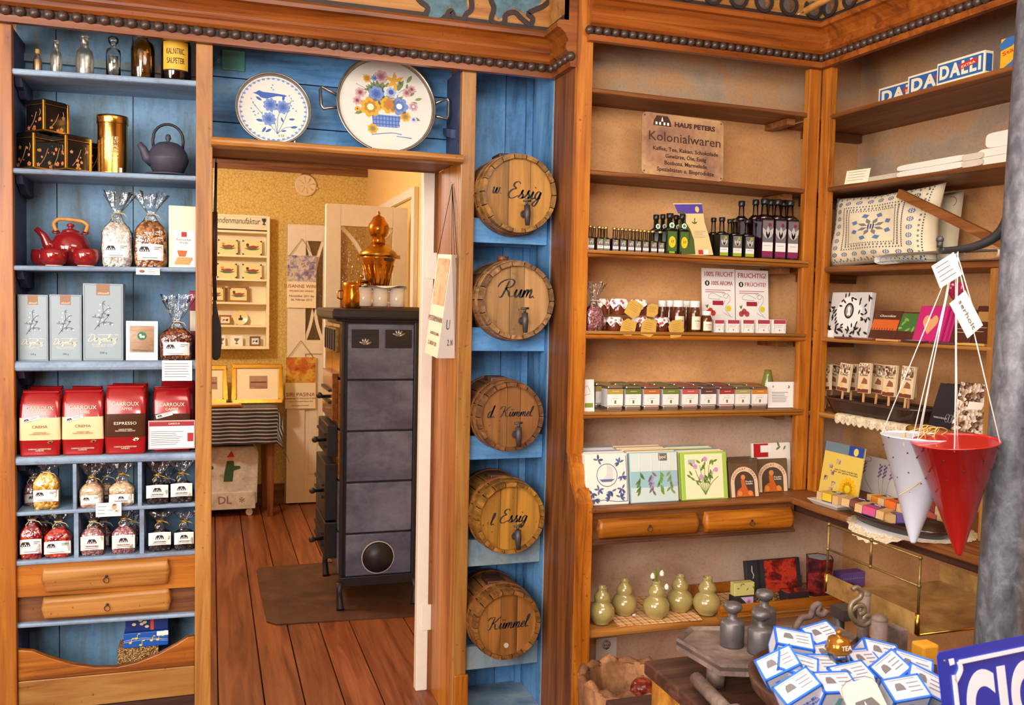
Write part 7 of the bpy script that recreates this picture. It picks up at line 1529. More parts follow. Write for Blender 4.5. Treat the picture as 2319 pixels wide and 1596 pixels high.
# ---------------------------------------------------------------- ledge: napkin packs
def pack(name, label, cat, x0, x1, ytop, Y, s, lean, mat, group, deco=None, dz=0, th=.016, z0=None, hh=None):
    a, b = P(x0, (ytop+1140)/2, Y).x, P(x1, (ytop+1140)/2, Y).x; w_ = b-a; z = z0 if z0 is not None else LGZ; h = hh or (P((x0+x1)/2, ytop, Y).z-z)/math.cos(lean)
    o = thing(name, label, cat, ((a+b)/2, Y, z), 0, group, (-lean, 0, 0)); MB().box(-w_/2, w_/2, 0, th, 0, h).obj('napkins', mat, o, bevel=.003)
    if deco: deco(o, w_, h)
    return o
NAPW = plain('napkin_white', rgb(238, 230, 216), .35, 0, .5, .3); DELFT = paint(92, 108, 152)
def delft(o, w, h):
    y = -.0006; stems(o, [[(w*.24*math.cos(a), h*.58+h*.22*math.sin(a)) for a in [2*PI*i/20 for i in range(21)]], [(-w*.45, h*.06), (-w*.1, h*.1), (w*.2, h*.06), (w*.46, h*.06)], [(w*.46, h*.06), (w*.47, h*.5), (w*.46, h*.95)]], DELFT, y, .0012); MB().prism([(-w*.1, h*.5), (w*.12, h*.5), (w*.14, h*.72), (0, h*.8), (-.0, h*.6)], y, y-.0003).obj('printed_sail', paint(206, 204, 204), o)
    MB().prism([(-w*.18, h*.5), (w*.18, h*.5), (w*.1, h*.45), (-w*.12, h*.45)], y, y-.0004).obj('printed_hull', DELFT, o); r = random.Random(3); lv = []
    for cx, cz_ in ((.3, .82), (-.2, .88), (.34, .3), (.1, .26), (-.2, .3), (-.36, .24), (.3, .14), (.05, .14), (-.3, .12), (.36, .55)):
        for k in range(6): lv.append((w*cx, h*cz_, w*.125, r.uniform(0, 6.3)))
    leafs(o, lv, DELFT, y)
def herbs(o, w, h):
    y = -.0006; MB().box(-w*.49, w*.49, y, 0, h*.62, h*.98).obj('pale_band', paint(206, 220, 214), o)
    MB().box(-w*.49, w*.49, y, 0, h*.02, h*.3).obj('pale_band', paint(196, 214, 210), o); r = random.Random(4)
    for i, x in enumerate((-.3, -.05, .12, .34)):
        lv = [(w*x, h*(.25+.05*k), w*.13, -PI/2+r.uniform(-1, 1)) for k in range(8)]; leafs(o, lv, (paint(96, 128, 60), paint(120, 110, 120), paint(110, 160, 60), paint(130, 150, 90))[i], y-.0002); stems(o, [[(w*x, h*.6), (w*x, h*.95)]], CREAM, y-.0003, .001, 'printed_ribbon')
    dots(o, [(-w*.05+.004*((i*7) % 3-1), h*(.3+.04*i)) for i in range(6)], .004, paint(180, 140, 180), y-.0005); MB().box(w*.1, w*.28, y-.0006, 0, h*.82, h*.97).obj('brand_patch', paint(110, 104, 96), o); text('ppd', h*.09, CREAM, o, (w*.19, y-.001, h*.895))
def bouquet(o, w, h):
    y = -.0006; MB().box(-w*.42, w*.4, y, 0, h*.03, h*.96).obj('cream_panel', paint(240, 234, 190), o); r = random.Random(6)
    stems(o, [[(0, h*.1), (w*(.0+.05*k), h*.35), (w*.1*k, h*(.75-.03*k*k))] for k in range(-3, 4)], paint(120, 140, 60), y-.0003, .0012); leafs(o, [(w*r.uniform(-.3, .3), h*r.uniform(.3, .8), w*.12, r.uniform(.3, 2.8)) for k in range(26)], paint(110, 140, 60), y-.0004); dots(o, [(w*x, h*zz) for x, zz in ((.02, .85), (.25, .62), (-.08, .48), (-.2, .7))], w*.05, paint(206, 150, 200), y-.0008, 'printed_blossom')
    MB().box(-w*.35, -w*.2, y-.0006, 0, h*.75, h*.85).obj('sticker', paint(190, 180, 176), o)
GREENP = plain('green_pack', rgb(164, 200, 84), .3, 0, .5, .3); BLUEP = plain('pale_blue_pack', rgb(150, 190, 200), .3, 0, .5, .3)
yl = PZ(1385, 1147, LGZ).y
groups = ((1331, 1427, 1030, NAPW, delft, 'blue and white ship napkin pack', ((232, 226, 214), (206, 206, 212), (226, 214, 190), (120, 136, 176))),
          (1432, 1540, 1026, BLUEP, herbs, 'pale blue herb napkin pack', ((226, 200, 150), (236, 222, 186), (180, 150, 100), (226, 214, 190))),
          (1548, 1652, 1026, GREENP, bouquet, 'green bouquet napkin pack', ((170, 206, 90), (230, 216, 150), (236, 226, 190), (120, 150, 170))))
for gi, (x0, x1, yt, mt, dc, lb, cols) in enumerate(groups):
    Y0 = YL+.028; xa, xb = P(x0, 1090, Y0).x, P(x1, 1090, Y0).x; hh = (P((x0+x1)/2, yt, Y0).z-LGZ)/math.cos(.16)
    for k in range(8):
        c = cols[k % 4] if k else None; m_ = mt if k == 0 else paint(*c, .35); Yk = Y0+k*.0195
        o = thing('napkin_pack', lb+(' at the front of its row' if k == 0 else ', %s behind the front one' % ordn[k-1]), 'napkins', ((xa+xb)/2+.0006*((k*7) % 5-2), Yk, LGZ), 0, 'napkin packs on the ledge', (-.16, 0, 0))
        MB().box(-(xb-xa)/2, (xb-xa)/2, 0, .0165, 0, hh*(1+.004*((k*5) % 4))).obj('napkins', m_, o, bevel=.003)
        if k == 0: dc(o, xb-xa, hh)
        else: MB().box(-(xb-xa)/2*.98, (xb-xa)/2*.98, -.0004, 0, hh*.9, hh*.96).obj('printed_edge', paint(*cols[(k+1) % 4]), o)
CHB = plain('chocolate_dark', rgb(74, 58, 50), .3, 0, .5, .3)
def choc(o, w, h):
    y = -.0006; MB().prism(arc_pts((0, h*.42), w*.46, h*.46, 0, PI, 20)+[(-w*.46, .002), (w*.46, .002)], y, 0).obj('cream_arch', paint(226, 196, 160), o); MB().prism(arc_pts((0, h*.42), w*.34, h*.33, 0, PI, 20)+[(-w*.34, .002), (w*.34, .002)], y-.0003, y).obj('dark_arch', CHB, o)
    MB().prism([(-w*.3, .003), (w*.3, .003), (w*.26, h*.16), (w*.1, h*.2), (w*.02, h*.4), (-.0, h*.56), (-w*.12, h*.5), (-w*.1, h*.3), (-w*.26, h*.2)], y-.0006, y-.0003).obj('orange_figure', paint(200, 98, 36), o); dots(o, [(-w*.04, h*.58), (-w*.18, h*.12), (w*.18, h*.12)], w*.08, paint(216, 140, 70), y-.0009, 'printed_fruit')
    t = 'CHOCOLAT·IDEAL'
    for i, chh in enumerate(t):
        a = PI*.9-PI*.8*i/(len(t)-1); text(chh, h*.085, paint(150, 60, 40), o, (w*.4*math.cos(a), y-.0005, h*.42+h*.395*math.sin(a)), rot=(PI/2, PI/2-a, 0))
    text('Poudre\nSoluble', h*.07, PAPER, o, (w*.16, y-.0006, h*.42), wid=w*.24)
CHO = plain('chocolate_pack', rgb(96, 74, 54), .3, 0, .5, .3)
Y0 = YL+.03
for k in range(7): pack('cocoa_pack', 'brown cocoa pack with an arched orange picture'+(' at the front of the ledge' if k == 0 else ', %s behind the front one' % ordn[k-1]), 'packet', 1656, 1722, 1050, Y0+k*.02, 0, .2, CHO, 'cocoa packs', choc if k == 0 else None, th=.015, hh=(P(1689, 1050, Y0).z-LGZ)/math.cos(.2)*(1+.01*(k % 3)))
pack('cocoa_pack', 'brown cocoa pack with an arched orange picture, rightmost on ledge', 'packet', 1716, 1787, 1040, Y0+.055, 0, .14, CHO, 'cocoa packs', choc)
def redpack(o, w, h):
    MB().box(-w*.3, 0, -.0008, 0, h*.8, h*.95).obj('white_label', PAPER, o); leafs(o, [(w*.1, h*.85, w*.15, .5), (w*.2, h*.9, w*.15, 2), (w*.3, h*.84, w*.12, 1)], GRN, -.0006); MB().box(-w*.48, -w*.1, -.0005, 0, h*.7, h*.99).obj('red_print', paint(176, 30, 36), o)
pack('napkin_pack', 'glossy napkin pack with red print behind the right cocoa pack', 'napkins', 1708, 1794, 1004, Y0+.1, 0, .1, NAPW, None, redpack)

# ---------------------------------------------------------------- low shelf: gourd vases on a checked mat
def plaid():
    mt, nt, b = newmat('plaid_mat'); t_ = nt.nodes.new('ShaderNodeTexCoord'); sp = nt.nodes.new('ShaderNodeSeparateXYZ'); nt.links.new(t_.outputs['Object'], sp.inputs[0]); cs = []
    for k, ax in enumerate((0, 1)):
        mu = nt.nodes.new('ShaderNodeMath'); mu.operation = 'MULTIPLY'; mu.inputs[1].default_value = 34; nt.links.new(sp.outputs[ax], mu.inputs[0]); fr = nt.nodes.new('ShaderNodeMath'); fr.operation = 'FRACT'; nt.links.new(mu.outputs[0], fr.inputs[0])
        r = ramp(nt, [(0, rgb(196, 70, 36)), (.22, rgb(236, 204, 130)), (.5, rgb(206, 110, 60)), (.6, rgb(240, 220, 170)), (.85, rgb(214, 150, 80))]); r.color_ramp.interpolation = 'CONSTANT'; nt.links.new(fr.outputs[0], r.inputs[0]); cs.append(r.outputs[0])
    nt.links.new(mixc(nt, .5, cs[0], cs[1]), b.inputs['Base Color']); b.inputs['Roughness'].default_value = .8; return mt
q = [PZ(1400, 1419, LVZ), PZ(1590, 1404, LVZ), PZ(1540, 1345, LVZ), PZ(1350, 1356, LVZ)]
mo = thing('checked_mat', 'red and yellow checked mat under the gourd vases', 'mat', (q[0].x, q[0].y, LVZ)); PLAID = plaid()
MB().hexa([(v.x-q[0].x, v.y-q[0].y, .0005) for v in q]+[(v.x-q[0].x, v.y-q[0].y, .003) for v in q]).obj('weave', PLAID, mo)
for i, (cx, yb, yt, wd, lb) in enumerate(((1362, 1413, 1327, 54, 'olive gourd vase, leftmost beside the post'), (1413, 1393, 1311, 54, 'olive gourd vase, second from the post'), (1485, 1400, 1314, 54, 'olive gourd vase holding white snowdrop flowers'), (1538, 1385, 1301, 55, 'olive gourd vase right behind the flower vase'), (1600, 1392, 1306, 56, 'olive gourd vase, rightmost, beyond the checked mat'))):
    p = PZ(cx, yb-3, LVZ+.004); h = P(cx, yt, p.y).z-LVZ-.004; r = (P(cx+wd/2, yb-30, p.y).x-P(cx-wd/2, yb-30, p.y).x)/2
    o = thing('gourd_vase', lb, 'vase', (p.x, p.y, LVZ+.0035), 0, 'gourd vases'); MB().lathe([(a*r, b*h) for a, b in GOURD], 30).obj('body', CELA, o)
    if i == 1: MB().box(.012, .024, -r*.93, -r*.9, h*.06, h*.1).obj('price_sticker', PAPER, o)
    if i == 2:
        fl = thing('snowdrop_sprig', 'white snowdrop flowers on green stems in the gourd vase', 'flowers', (p.x, p.y, LVZ+h*.8)); SG = paint(120, 140, 40); SW_ = plain('snowdrop_white', rgb(244, 238, 214), .5)
        for (x1, z1, drop, bend) in ((-.006, .055, .012, -.014), (.004, .062, .006, .012), (.012, .012, .01, .024)):
            MB().tube(smooth_pts([(0, 0, 0), (x1*.5, -.002, z1*.7+.01), (x1, -.004, z1+.012), (x1+bend*.6, -.006, z1+.012), (x1+bend, -.006, z1+.004)], 4), .0013, 5).obj('stem', SG, fl)
            MB().lathe([(.001, .002), (.006, -.003), (.0085, -.01), (.0075, -.015), (.009, -.018), (.006, -.013), (0, -.004)], 12, (x1+bend, -.006, z1+.004)).obj('blossom', SW_, fl)
        leafs(fl, [], SG, 0) if False else MB().prism([(-.003, 0), (.003, 0), (.004, .06), (.002, .084), (-.001, .06)], .004, .006).obj('leaf', SG, fl)
# wall outlet
a, b, q_, t = pbox(1347, 1443, 1395, 1520, YW)
o = thing('wall_socket', 'white double wall socket below the vase shelf', 'socket', ((a+b)/2, YW, q_)); w_, h_ = b-a, t-q_
MB().box(-w_/2, w_/2, -.008, 0, 0, h_).obj('plate', PAPER, o, bevel=.003)
for k in (.27, .8):
    s_ = MB().lathe([(.017, .0), (.019, .003), (.021, .004), (.021, 0)], 24, (0, -.008, h_*k), 0, MX).obj('socket_rim', PAPER, o); MB().lathe([(.0185, .0005), (0, .0006)], 24, (0, -.008, h_*k), 0, MX).obj('socket_well', paint(206, 202, 194), s_); dots(s_, [(-.0075, h_*k), (.0075, h_*k), (0, h_*k+.0), (0, h_*k-.015), (0, h_*k+.015)], .0022, INK, -.0092, 'socket_hole')

# ---------------------------------------------------------------- wooden tray with notebooks at the corner
tx0, tx1 = PZ(1640, 1395, LVZ), PZ(1905, 1400, LVZ)
t0 = PZ(1632, 1402, LVZ); ty = t0.y
tr = thing('wooden_tray', 'shallow orange wooden tray with gift items at the corner', 'tray', (t0.x, ty, LVZ)); tw, td, thh = .52, .26, .045
MB().box(0, tw, 0, td, .0005, .008).obj('bottom', PALE['x'], tr); MB().box(0, tw, 0, .012, .008, thh).obj('side', PINE['x'], tr, bevel=.002); MB().box(0, tw, td-.012, td, .008, thh).obj('side', PINE['x'], tr, bevel=.002); MB().prism([(.012, .008), (td-.012, .008), (td-.012, thh), (td*.7, thh+.025), (td*.4, thh+.02), (.012, thh)], 0, .012, 'yz').obj('side', PINE['x'], tr, bevel=.002)
ZT = LVZ+.008
MB().box(.06, .5, .02, td-.03, .0082, .0105).obj('plaid_liner', PLAID, tr)
def lacq(name, cols, sc): return blotch(name, cols, sc, (1, 1, 1.5), .35, .05)
BATIK = lacq('red_batik', [(.35, rgb(44, 26, 30)), (.47, rgb(120, 30, 26)), (.55, rgb(206, 64, 40)), (.7, rgb(120, 30, 28))], 14)
X, w_, h = fit(1700, 1272, 1822, 1358, ty+.15, ZT)
o = thing('photo_album', 'black album with a red batik cover propped in the tray', 'album', (X, ty+.16, ZT+.003), 0, None, (-.22, 0, 0)); MB().box(-w_/2, w_/2, 0, .02, 0, h).obj('cover', plain('album_black', rgb(48, 46, 52), .5), o, bevel=.002); MB().box(-w_*.17, w_*.42, -.0012, 0, .01, h*.98).obj('batik_panel', BATIK, o); MB().tube([(-w_*.4, -.003, h*.86), (-w_*.41, -.004, h*.7), (-w_*.38, -.004, h*.6), (-w_*.4, -.003, h*.5)], .002, 5).obj('cord', STRING, o); MB().box(-w_*.3, -w_*.25, -.0006, 0, 0, h).obj('spine_groove', INK, o)
X, w_, h = fit(1828, 1262, 1880, 1368, ty+.12, ZT)
o = thing('batik_vase', 'tall six-sided dark red batik paper vase in the tray', 'vase', (X, ty+.12, ZT+.003)); r = w_/2; MB().lathe([(r*.9, 0), (r*.95, h*.5), (r*1.05, h), (r*.95, h), (r*.85, .01), (0, .01)], 6, smooth=False).obj('body', lacq('dark_batik', [(.35, rgb(40, 22, 28)), (.5, rgb(96, 30, 34)), (.6, rgb(150, 46, 40)), (.72, rgb(60, 24, 30))], 20), o); MB().lathe([(r*.96, h-.002), (r*.9, h*.97), (r*.86, h*.9)], 6, smooth=False).obj('lining', plain('lining_white', rgb(206, 204, 206), .6), o); MB().tube([(-r, -.01, h*.9), (-r*1.25, -.02, h*.7), (-r*1.3, -.02, h*.55)], .0015, 5).obj('cord', INK, o)
def gift(label, x0, y0, x1, y1, Y, d, mat, zz, deco=None, rx=0):
    a, b, q_, t = pbox(x0, y0, x1, y1, Y); w_, h = b-a, t-q_; o = thing('gift_box', label, 'box', ((a+b)/2, Y+d/2, zz), 0, None, (rx, 0, 0)); MB().box(-w_/2, w_/2, -d/2, d/2, 0, h).obj('box', mat, o, bevel=.002)
    if deco: deco(o, w_, h, -d/2)
    return o, h
def vines(o, w, h, y): leafs(o, [(w*(-.4+.2*k), h*(.6+.12*(k % 3)), w*.16, k*1.3) for k in range(5)], paint(110, 140, 60), y-.0006)
def blos(o, w, h, y): MB().prism([(-w*.2, h*.95), (w*.45, h*.05), (w*.45, h*.95)], y-.0006, y).obj('lilac_corner', paint(196, 178, 206), o); flower(o, w*.22, h*.6, w*.15, paint(210, 140, 190), paint(160, 90, 150), y-.0008); strips(o, PAPER, -w*.4, -w*.15, h*.25, 2, h*.1, y-.0006, .001)
zb_ = ZT+.003
o, h1 = gift('black gift box with lilac flowers at the left of the tray', 1664, 1338, 1708, 1370, ty+.03, .04, paint(50, 46, 48), zb_, blos)
gift('pale green gift box with a leaf pattern standing on the flower box', 1664, 1310, 1709, 1339, ty+.035, .03, paint(206, 196, 120), zb_+h1+.001, vines)
gift('flat black gift box with a red batik lid in the tray', 1782, 1360, 1832, 1392, ty+.02, .05, paint(44, 38, 44), zb_, lambda o, w, h, y: MB().box(-w*.5, w*.5, y, -y, h, h+.002).obj('batik_lid', BATIK, o))
gift('flat gold patterned box lying below the album', 1712, 1354, 1780, 1368, ty+.07, .06, cells('gold_pattern', [(.4, rgb(60, 40, 24)), (.6, rgb(190, 150, 70))], 200), zb_)
gift('purple gift box with a beaded edge behind the scale pan', 1905, 1292, 1962, 1325, ty+.16, .05, paint(126, 90, 176), zb_, lambda o, w, h, y: dots(o, [(w*(-.4+.08*k), h*.6) for k in range(11)], .003, paint(90, 190, 200), y-.0006))
gift('dark purple box lower behind the scale scroll', 1888, 1362, 1940, 1390, ty+.05, .05, paint(64, 42, 88), zb_)

# ---------------------------------------------------------------- goods on the side unit (local x towards the viewer, -y out)
def sthing(name, label, cat, s, off, z, rz_=0, rx=0, group=None, ry=0):
    o = thing(name, label, cat, WQ(s, off, z), 0, group); M = Matrix.Rotation(WROT+rz_, 4, 'Z') @ Matrix.Rotation(ry, 4, 'Y') @ Matrix.Rotation(rx, 4, 'X'); o.rotation_euler = M.to_euler(); return o
def fitw(x0, y0, x1, y1, off, zb):
    a = sl(PW(x0, (y0+y1)/2, off))[0]; b = sl(PW(x1, (y0+y1)/2, off))[0]; t = PW((x0+x1)/2, y0, off).z
    return (a+b)/2, b-a, t-zb
# soap cartons lettered DALLI
SBLUE = paint(44, 96, 160); SRED = paint(196, 50, 36); SCR = paint(232, 222, 192)
for i, (x0, x1, y0, off, lb) in enumerate(((2122, 2229, 140, .012, 'blue and cream soap carton with a red band, nearest of three'), (2056, 2170, 165, .05, 'blue and cream soap carton with a red band, middle of three'), (1990, 2112, 190, .088, 'blue and cream soap carton with a red band, farthest of three'))):
    s, w_, h = fitw(x0, y0, x1, y0+40, off, wz(0, .4)); z = wz(0, s); w_ = .235 if i else w_; s = sl(PW(x0, y0+20, off))[0]+w_/2; h = .068
    o = sthing('soap_carton', lb, 'box', s, off+.017, z, 0, 0, 'soap cartons'); MB().box(-w_/2, w_/2, -.017, .017, 0, h).obj('carton', SCR, o, bevel=.001); MB().box(-w_*.47, w_*.47, -.0176, -.017, h*.1, h*.9).obj('blue_field', SBLUE, o)
    text('DALLI', h*.8, SCR, o, (0, -.018, h*.48), wid=w_*.86, off=.0022, space=1.22, res=5); MB().box(w_*.0, w_*.36, -.0196, -.0186, -h*.12, h*.12).obj('red_band', SRED, o, (0, 0, h*.55), (0, -.12, 0)); text('EXTRA', h*.16, SCR, o, (w_*.18, -.0202, h*.57), wid=w_*.28, rot=(PI/2, -.12, 0))
    MB().box(w_/2-.0002, w_/2+.0004, -.012, .012, h*.12, h*.88).obj('blue_end', SBLUE, o)
s, w_, h = fitw(2266, 80, 2330, 148, .03, wz(0, .75)); z = wz(0, s)
o = sthing('starch_carton', 'yellow and blue carton at the end of the top shelf', 'box', s, .05, z); MB().box(-w_/2, w_/2, -.02, .02, 0, h).obj('carton', paint(226, 170, 40), o, bevel=.001); MB().prism([(-w_*.5, h*.62), (-w_*.1, h*.7), (w_*.2, h*.88), (w_*.3, h), (-w_*.3, h), (-w_*.5, h*.85)], -.0206, -.02).obj('blue_wave', paint(50, 110, 176), o); MB().prism([(-w_*.5, 0), (w_*.5, 0), (w_*.5, h*.5), (w_*.2, h*.48), (-w_*.1, h*.2)], -.0206, -.02).obj('blue_swoosh', paint(50, 110, 176), o); text('Stärke', h*.18, SRED, o, (0, -.021, h*.58), wid=w_*.85, rot=(PI/2, -.2, 0))
# towels and linen
LINEN = plain('white_linen', rgb(228, 222, 210), .8, 0, .2, 0, .05); LINEN2 = plain('natural_linen', rgb(206, 196, 176), .8, 0, .2, 0, .1)
def folded(label, x0, y0, x1, y1, off, d, k, z0, mat, n=2, name='folded_towel', th=None):
    s, w_, h = fitw(x0, y0, x1, y1, off, z0); h = th or h; o = sthing(name, label, 'towel', s, off+d/2, z0, 0, 0, 'folded linen')
    for i in range(n):
        a, b = h*i/n, h*(i+1)/n*.97
        MB().grid(lambda u, v: (w_/2*math.copysign(abs(math.cos(2*PI*v))**.25, math.cos(2*PI*v)), d*(u-.5), (a+b)/2+(b-a)/2*math.copysign(abs(math.sin(2*PI*v))**.6, math.sin(2*PI*v))*(1+.05*math.sin(u*9+v*20+i))), 10, 28).prism([(w_/2*math.copysign(abs(math.cos(t))**.25, math.cos(t)), (a+b)/2+(b-a)/2*math.copysign(abs(math.sin(t))**.6, math.sin(t))) for t in [2*PI*j/28 for j in range(28)]], -d/2-.0005, -d/2).obj('fold', mat, o)
    return o
z2 = wz(1, .35)
folded('thin stack of flat folded cloths beside the note card', 1957, 392, 2035, 410, .02, .2, 1, wz(1, .2), LINEN2, 3, th=.016)
folded('long white folded towel in the middle of the linen shelf', 2032, 352, 2190, 398, .015, .22, 1, wz(1, .45), LINEN, 2, th=.04)
folded('natural linen towel with a paper label beside white towels', 2178, 346, 2225, 382, .012, .2, 1, wz(1, .62), LINEN2, 2, th=.04)
folded('fluffy white towel pile at the right end, lower towel', 2215, 338, 2318, 368, .02, .22, 1, wz(1, .75), LINEN, 2, th=.05)
folded('fluffy white towel lying on top of the right towel pile', 2232, 312, 2330, 340, .03, .2, 1, wz(1, .75)+.051, LINEN, 1, th=.045)
s, w_, h = fitw(1914, 381, 1958, 417, -.002, wz(1, .1)); o = sthing('note_card', 'handwritten card propped before the flat cloths', 'card', s, .004, wz(1, s), .2, -.25); MB().box(-w_/2, w_/2, 0, .0012, 0, h).obj('sheet', CREAM, o); strips(o, INK, -w_*.4, w_*.42, h*.85, 4, h*.2, -.0006, .001, 'handwriting', 3)
# embroidered pillow
CANV = plain('embroidered_canvas', rgb(226, 212, 180), .85, 0, .2, 0, .08); CB, CN, CG = paint(92, 120, 160, .8), paint(52, 66, 104, .8), paint(120, 118, 110, .8)
s, w_, h = fitw(1866, 424, 2112, 600, .03, wz(2, .2)); z = wz(2, s); h = min(h, .275)
o = sthing('embroidered_pillow', 'cream pillow cross-stitched with a blue star and borders', 'pillow', s-.02, .02, z+.003, 0, -.1)
def pil(u, v, sgn=1, g=0):
    a, b = 2*u-1, 2*v-1; puff = (max(0, 1-a**4)*max(0, 1-b**4))**.5; x = a*w_/2*(1-.10*(1-abs(b)**1.5)*abs(a)**2); zz = h/2+b*h/2*(1-.10*(1-abs(a)**1.5)*abs(b)**2)
    wr = .006*math.sin(7*a+3*b)*puff
    return (x, .055-sgn*(.055*puff+g)+wr*sgn, zz)
MB().grid(lambda u, v: pil(u, v, 1), 24, 24).grid(lambda u, v: pil(u, v, -1), 24, 24).obj('cushion', CANV, o)
def stitch(pts, r, mat, name):
    m = MB()
    for u, v in pts:
        du = r/w_; dv = r/h; c = [pil(u+a*du, v+b*dv, 1, .0012) for a, b in ((-1, -1), (1, -1), (1, 1), (-1, 1))]; m.add(c, [(0, 1, 2, 3)])
    return tag(m.obj(name, mat, o, recalc=False), kind='stuff')
def sqpath(e, n): p = []; [p.extend([(e+(1-2*e)*i/n, e), (e+(1-2*e)*i/n, 1-e), (e, e+(1-2*e)*i/n), (1-e, e+(1-2*e)*i/n)]) for i in range(n+1)]; return p
stitch(sqpath(.05, 26), .0022, CN, 'stitched_border'); stitch(sqpath(.075, 13), .0035, CG, 'stitched_border'); stitch(sqpath(.215, 22), .0024, CN, 'stitched_border'); stitch(sqpath(.255, 15), .0035, CG, 'stitched_border'); stitch(sqpath(.285, 20), .002, CN, 'stitched_border')
fl = []
for (cu, cv) in sqpath(.145, 7): fl += [(cu+.022*math.cos(k*PI/4), cv+.022*math.sin(k*PI/4)) for k in range(8)]
stitch(fl, .0026, CB, 'stitched_flowers'); stitch(sqpath(.145, 7), .002, CN, 'stitched_flower_eyes')
st_ = MB(); sg_ = MB()
for k in range(8):
    a = k*PI/4+PI/8
    for (mb_, r0, r1, wd) in ((st_, .03, .12, .17), (sg_, .125, .19, .13)):
        q = [(.5+r0*math.cos(a), .5+r0*math.sin(a)), (.5+(r0+r1)/2*math.cos(a-wd*1.6), .5+(r0+r1)/2*math.sin(a-wd*1.6)), (.5+r1*math.cos(a), .5+r1*math.sin(a)), (.5+(r0+r1)/2*math.cos(a+wd*1.6), .5+(r0+r1)/2*math.sin(a+wd*1.6))]
        mb_.add([pil(u, v, 1, .0014) for u, v in q], [(0, 1, 2, 3)])
tag(st_.obj('stitched_star', CG, o, recalc=False), kind='stuff'); tag(sg_.obj('stitched_star_tips', CB, o, recalc=False), kind='stuff'); stitch([(.5+.02*i, .5+.02*j) for i in (-1, 0, 1) for j in (-1, 0, 1)], .003, CN, 'stitched_centre')
# second pillow corner behind, and folded embroidered runner
s2, w2, h2 = fitw(2030, 432, 2112, 480, .12, wz(2, .4)); o2 = sthing('back_pillow', 'second cream pillow with red stitching behind the star pillow', 'pillow', s2-.05, .2, wz(2, s2)+.003, 0, -.1)
MB().grid(lambda u, v: ((2*u-1)*.13, .03-.03*math.sqrt(max(0, (1-(2*u-1)**4)*(1-(2*v-1)**4))), h2*v), 12, 12).grid(lambda u, v: ((2*u-1)*.13, .03+.03*math.sqrt(max(0, (1-(2*u-1)**4)*(1-(2*v-1)**4))), h2*v), 12, 12).obj('cushion', CANV, o2)
stems(o2, [[(.1+.02*math.cos(a), h2*.86+.016*math.sin(a)) for a in [2*PI*i/10 for i in range(11)]]], SRED, .012, .001, 'red_stitching')
s, w_, h = fitw(1988, 566, 2268, 594, -.01, wz(2, .5))
o = sthing('embroidered_runner', 'folded white runner with blue embroidery at the shelf front', 'cloth', s, .035, wz(2, s)); hh = .032
MB().grid(lambda u, v: (w_/2*math.copysign(abs(math.cos(2*PI*v))**.2, math.cos(2*PI*v)), .12*(u-.5)+.005*math.sin(v*6), hh/2+hh/2*math.copysign(abs(math.sin(2*PI*v))**.5, math.sin(2*PI*v))*(1+.12*math.sin(v*30+u*5))), 6, 40).obj('cloth', LINEN, o)
stems(o, [[(w_*(x+.03*math.cos(a)), hh*.45+hh*.3*math.sin(a)) for a in [2*PI*i/8 for i in range(7)]] for x in (-.4, -.3, -.2, -.05, .1, .25)]+[[(-w_*.45, hh*.2), (-w_*.2, hh*.3), (0, hh*.2), (w_*.3, hh*.3)]], CB, -.0665, .001, 'blue_embroidery')
# cameo napkins and chocolate bars
NAPG = plain('napkin_grey', rgb(206, 204, 200), .3, 0, .5, .4)
s, w_, h = fitw(1864, 660, 1962, 762, .02, wz(3, .12)); z = wz(3, s); w_ = min(w_, .2)
o = sthing('cameo_napkins', 'black and white napkin pack with a cameo portrait wreath', 'napkins', s, .03, z, 0, -.12); MB().box(-w_/2, w_/2, 0, .022, 0, h).obj('napkins', NAPG, o, bevel=.003); y = -.0006
MB().prism([(w_*.32*math.cos(2*PI*i/24), h*.55+h*.36*math.sin(2*PI*i/24)) for i in range(24)], y, 0).obj('white_medallion', PAPER, o); MB().prism([(w_*.12*math.cos(2*PI*i/20), h*.6+h*.17*math.sin(2*PI*i/20)) for i in range(20)], y-.0004, y).obj('black_oval', INK, o); MB().prism([(w_*.085*math.cos(2*PI*i/20), h*.6+h*.13*math.sin(2*PI*i/20)) for i in range(20)], y-.0006, y-.0004).obj('grey_oval', paint(150, 150, 152), o); MB().prism([(-w_*.04, h*.5), (w_*.05, h*.5), (w_*.03, h*.58), (w_*.04, h*.66), (0, h*.71), (-w_*.04, h*.66), (-w_*.02, h*.58)], y-.0008, y-.0006).obj('cameo_profile', PAPER, o)
r = random.Random(8); leafs(o, [(w_*.3*math.cos(a)+r.uniform(-.004, .004), h*.55+h*.34*math.sin(a), w_*.1, r.uniform(0, 6.2)) for a in [2*PI*i/26 for i in range(26)]]+[(w_*r.uniform(-.45, .45), h*r.uniform(.05, .2), w_*.12, r.uniform(0, 6)) for i in range(22)]+[(w_*sx*r.uniform(.38, .48), h*r.uniform(.2, .95), w_*.1, r.uniform(0, 6)) for sx in (-1, 1) for i in range(10)], INK, y-.0002, 'printed_wreath'); MB().box(-w_*.47, -w_*.32, y-.0008, y, h*.02, h*.16).obj('price_sticker', PAPER, o)
def bar(label, x0, x1, yt, off, col, deco, lean, k=3, n=1, name='chocolate_bar', cat='chocolate', th=.01, w_=None):
    s, w__, h = fitw(x0, yt, x1, yt+50, off, wz(k, .4)); z = wz(k, s); h = (PW((x0+x1)/2, yt, off).z-z)/math.cos(lean); o = sthing(name, label, cat, s, off, z, 0, -lean, 'chocolate bars'); w_ = w_ or w__
    MB().box(-w_/2, w_/2, 0, th, 0, h).obj('wrapper', col, o, bevel=.0015); deco(o, w_, h); return o
CHB2 = paint(84, 44, 28, .35)
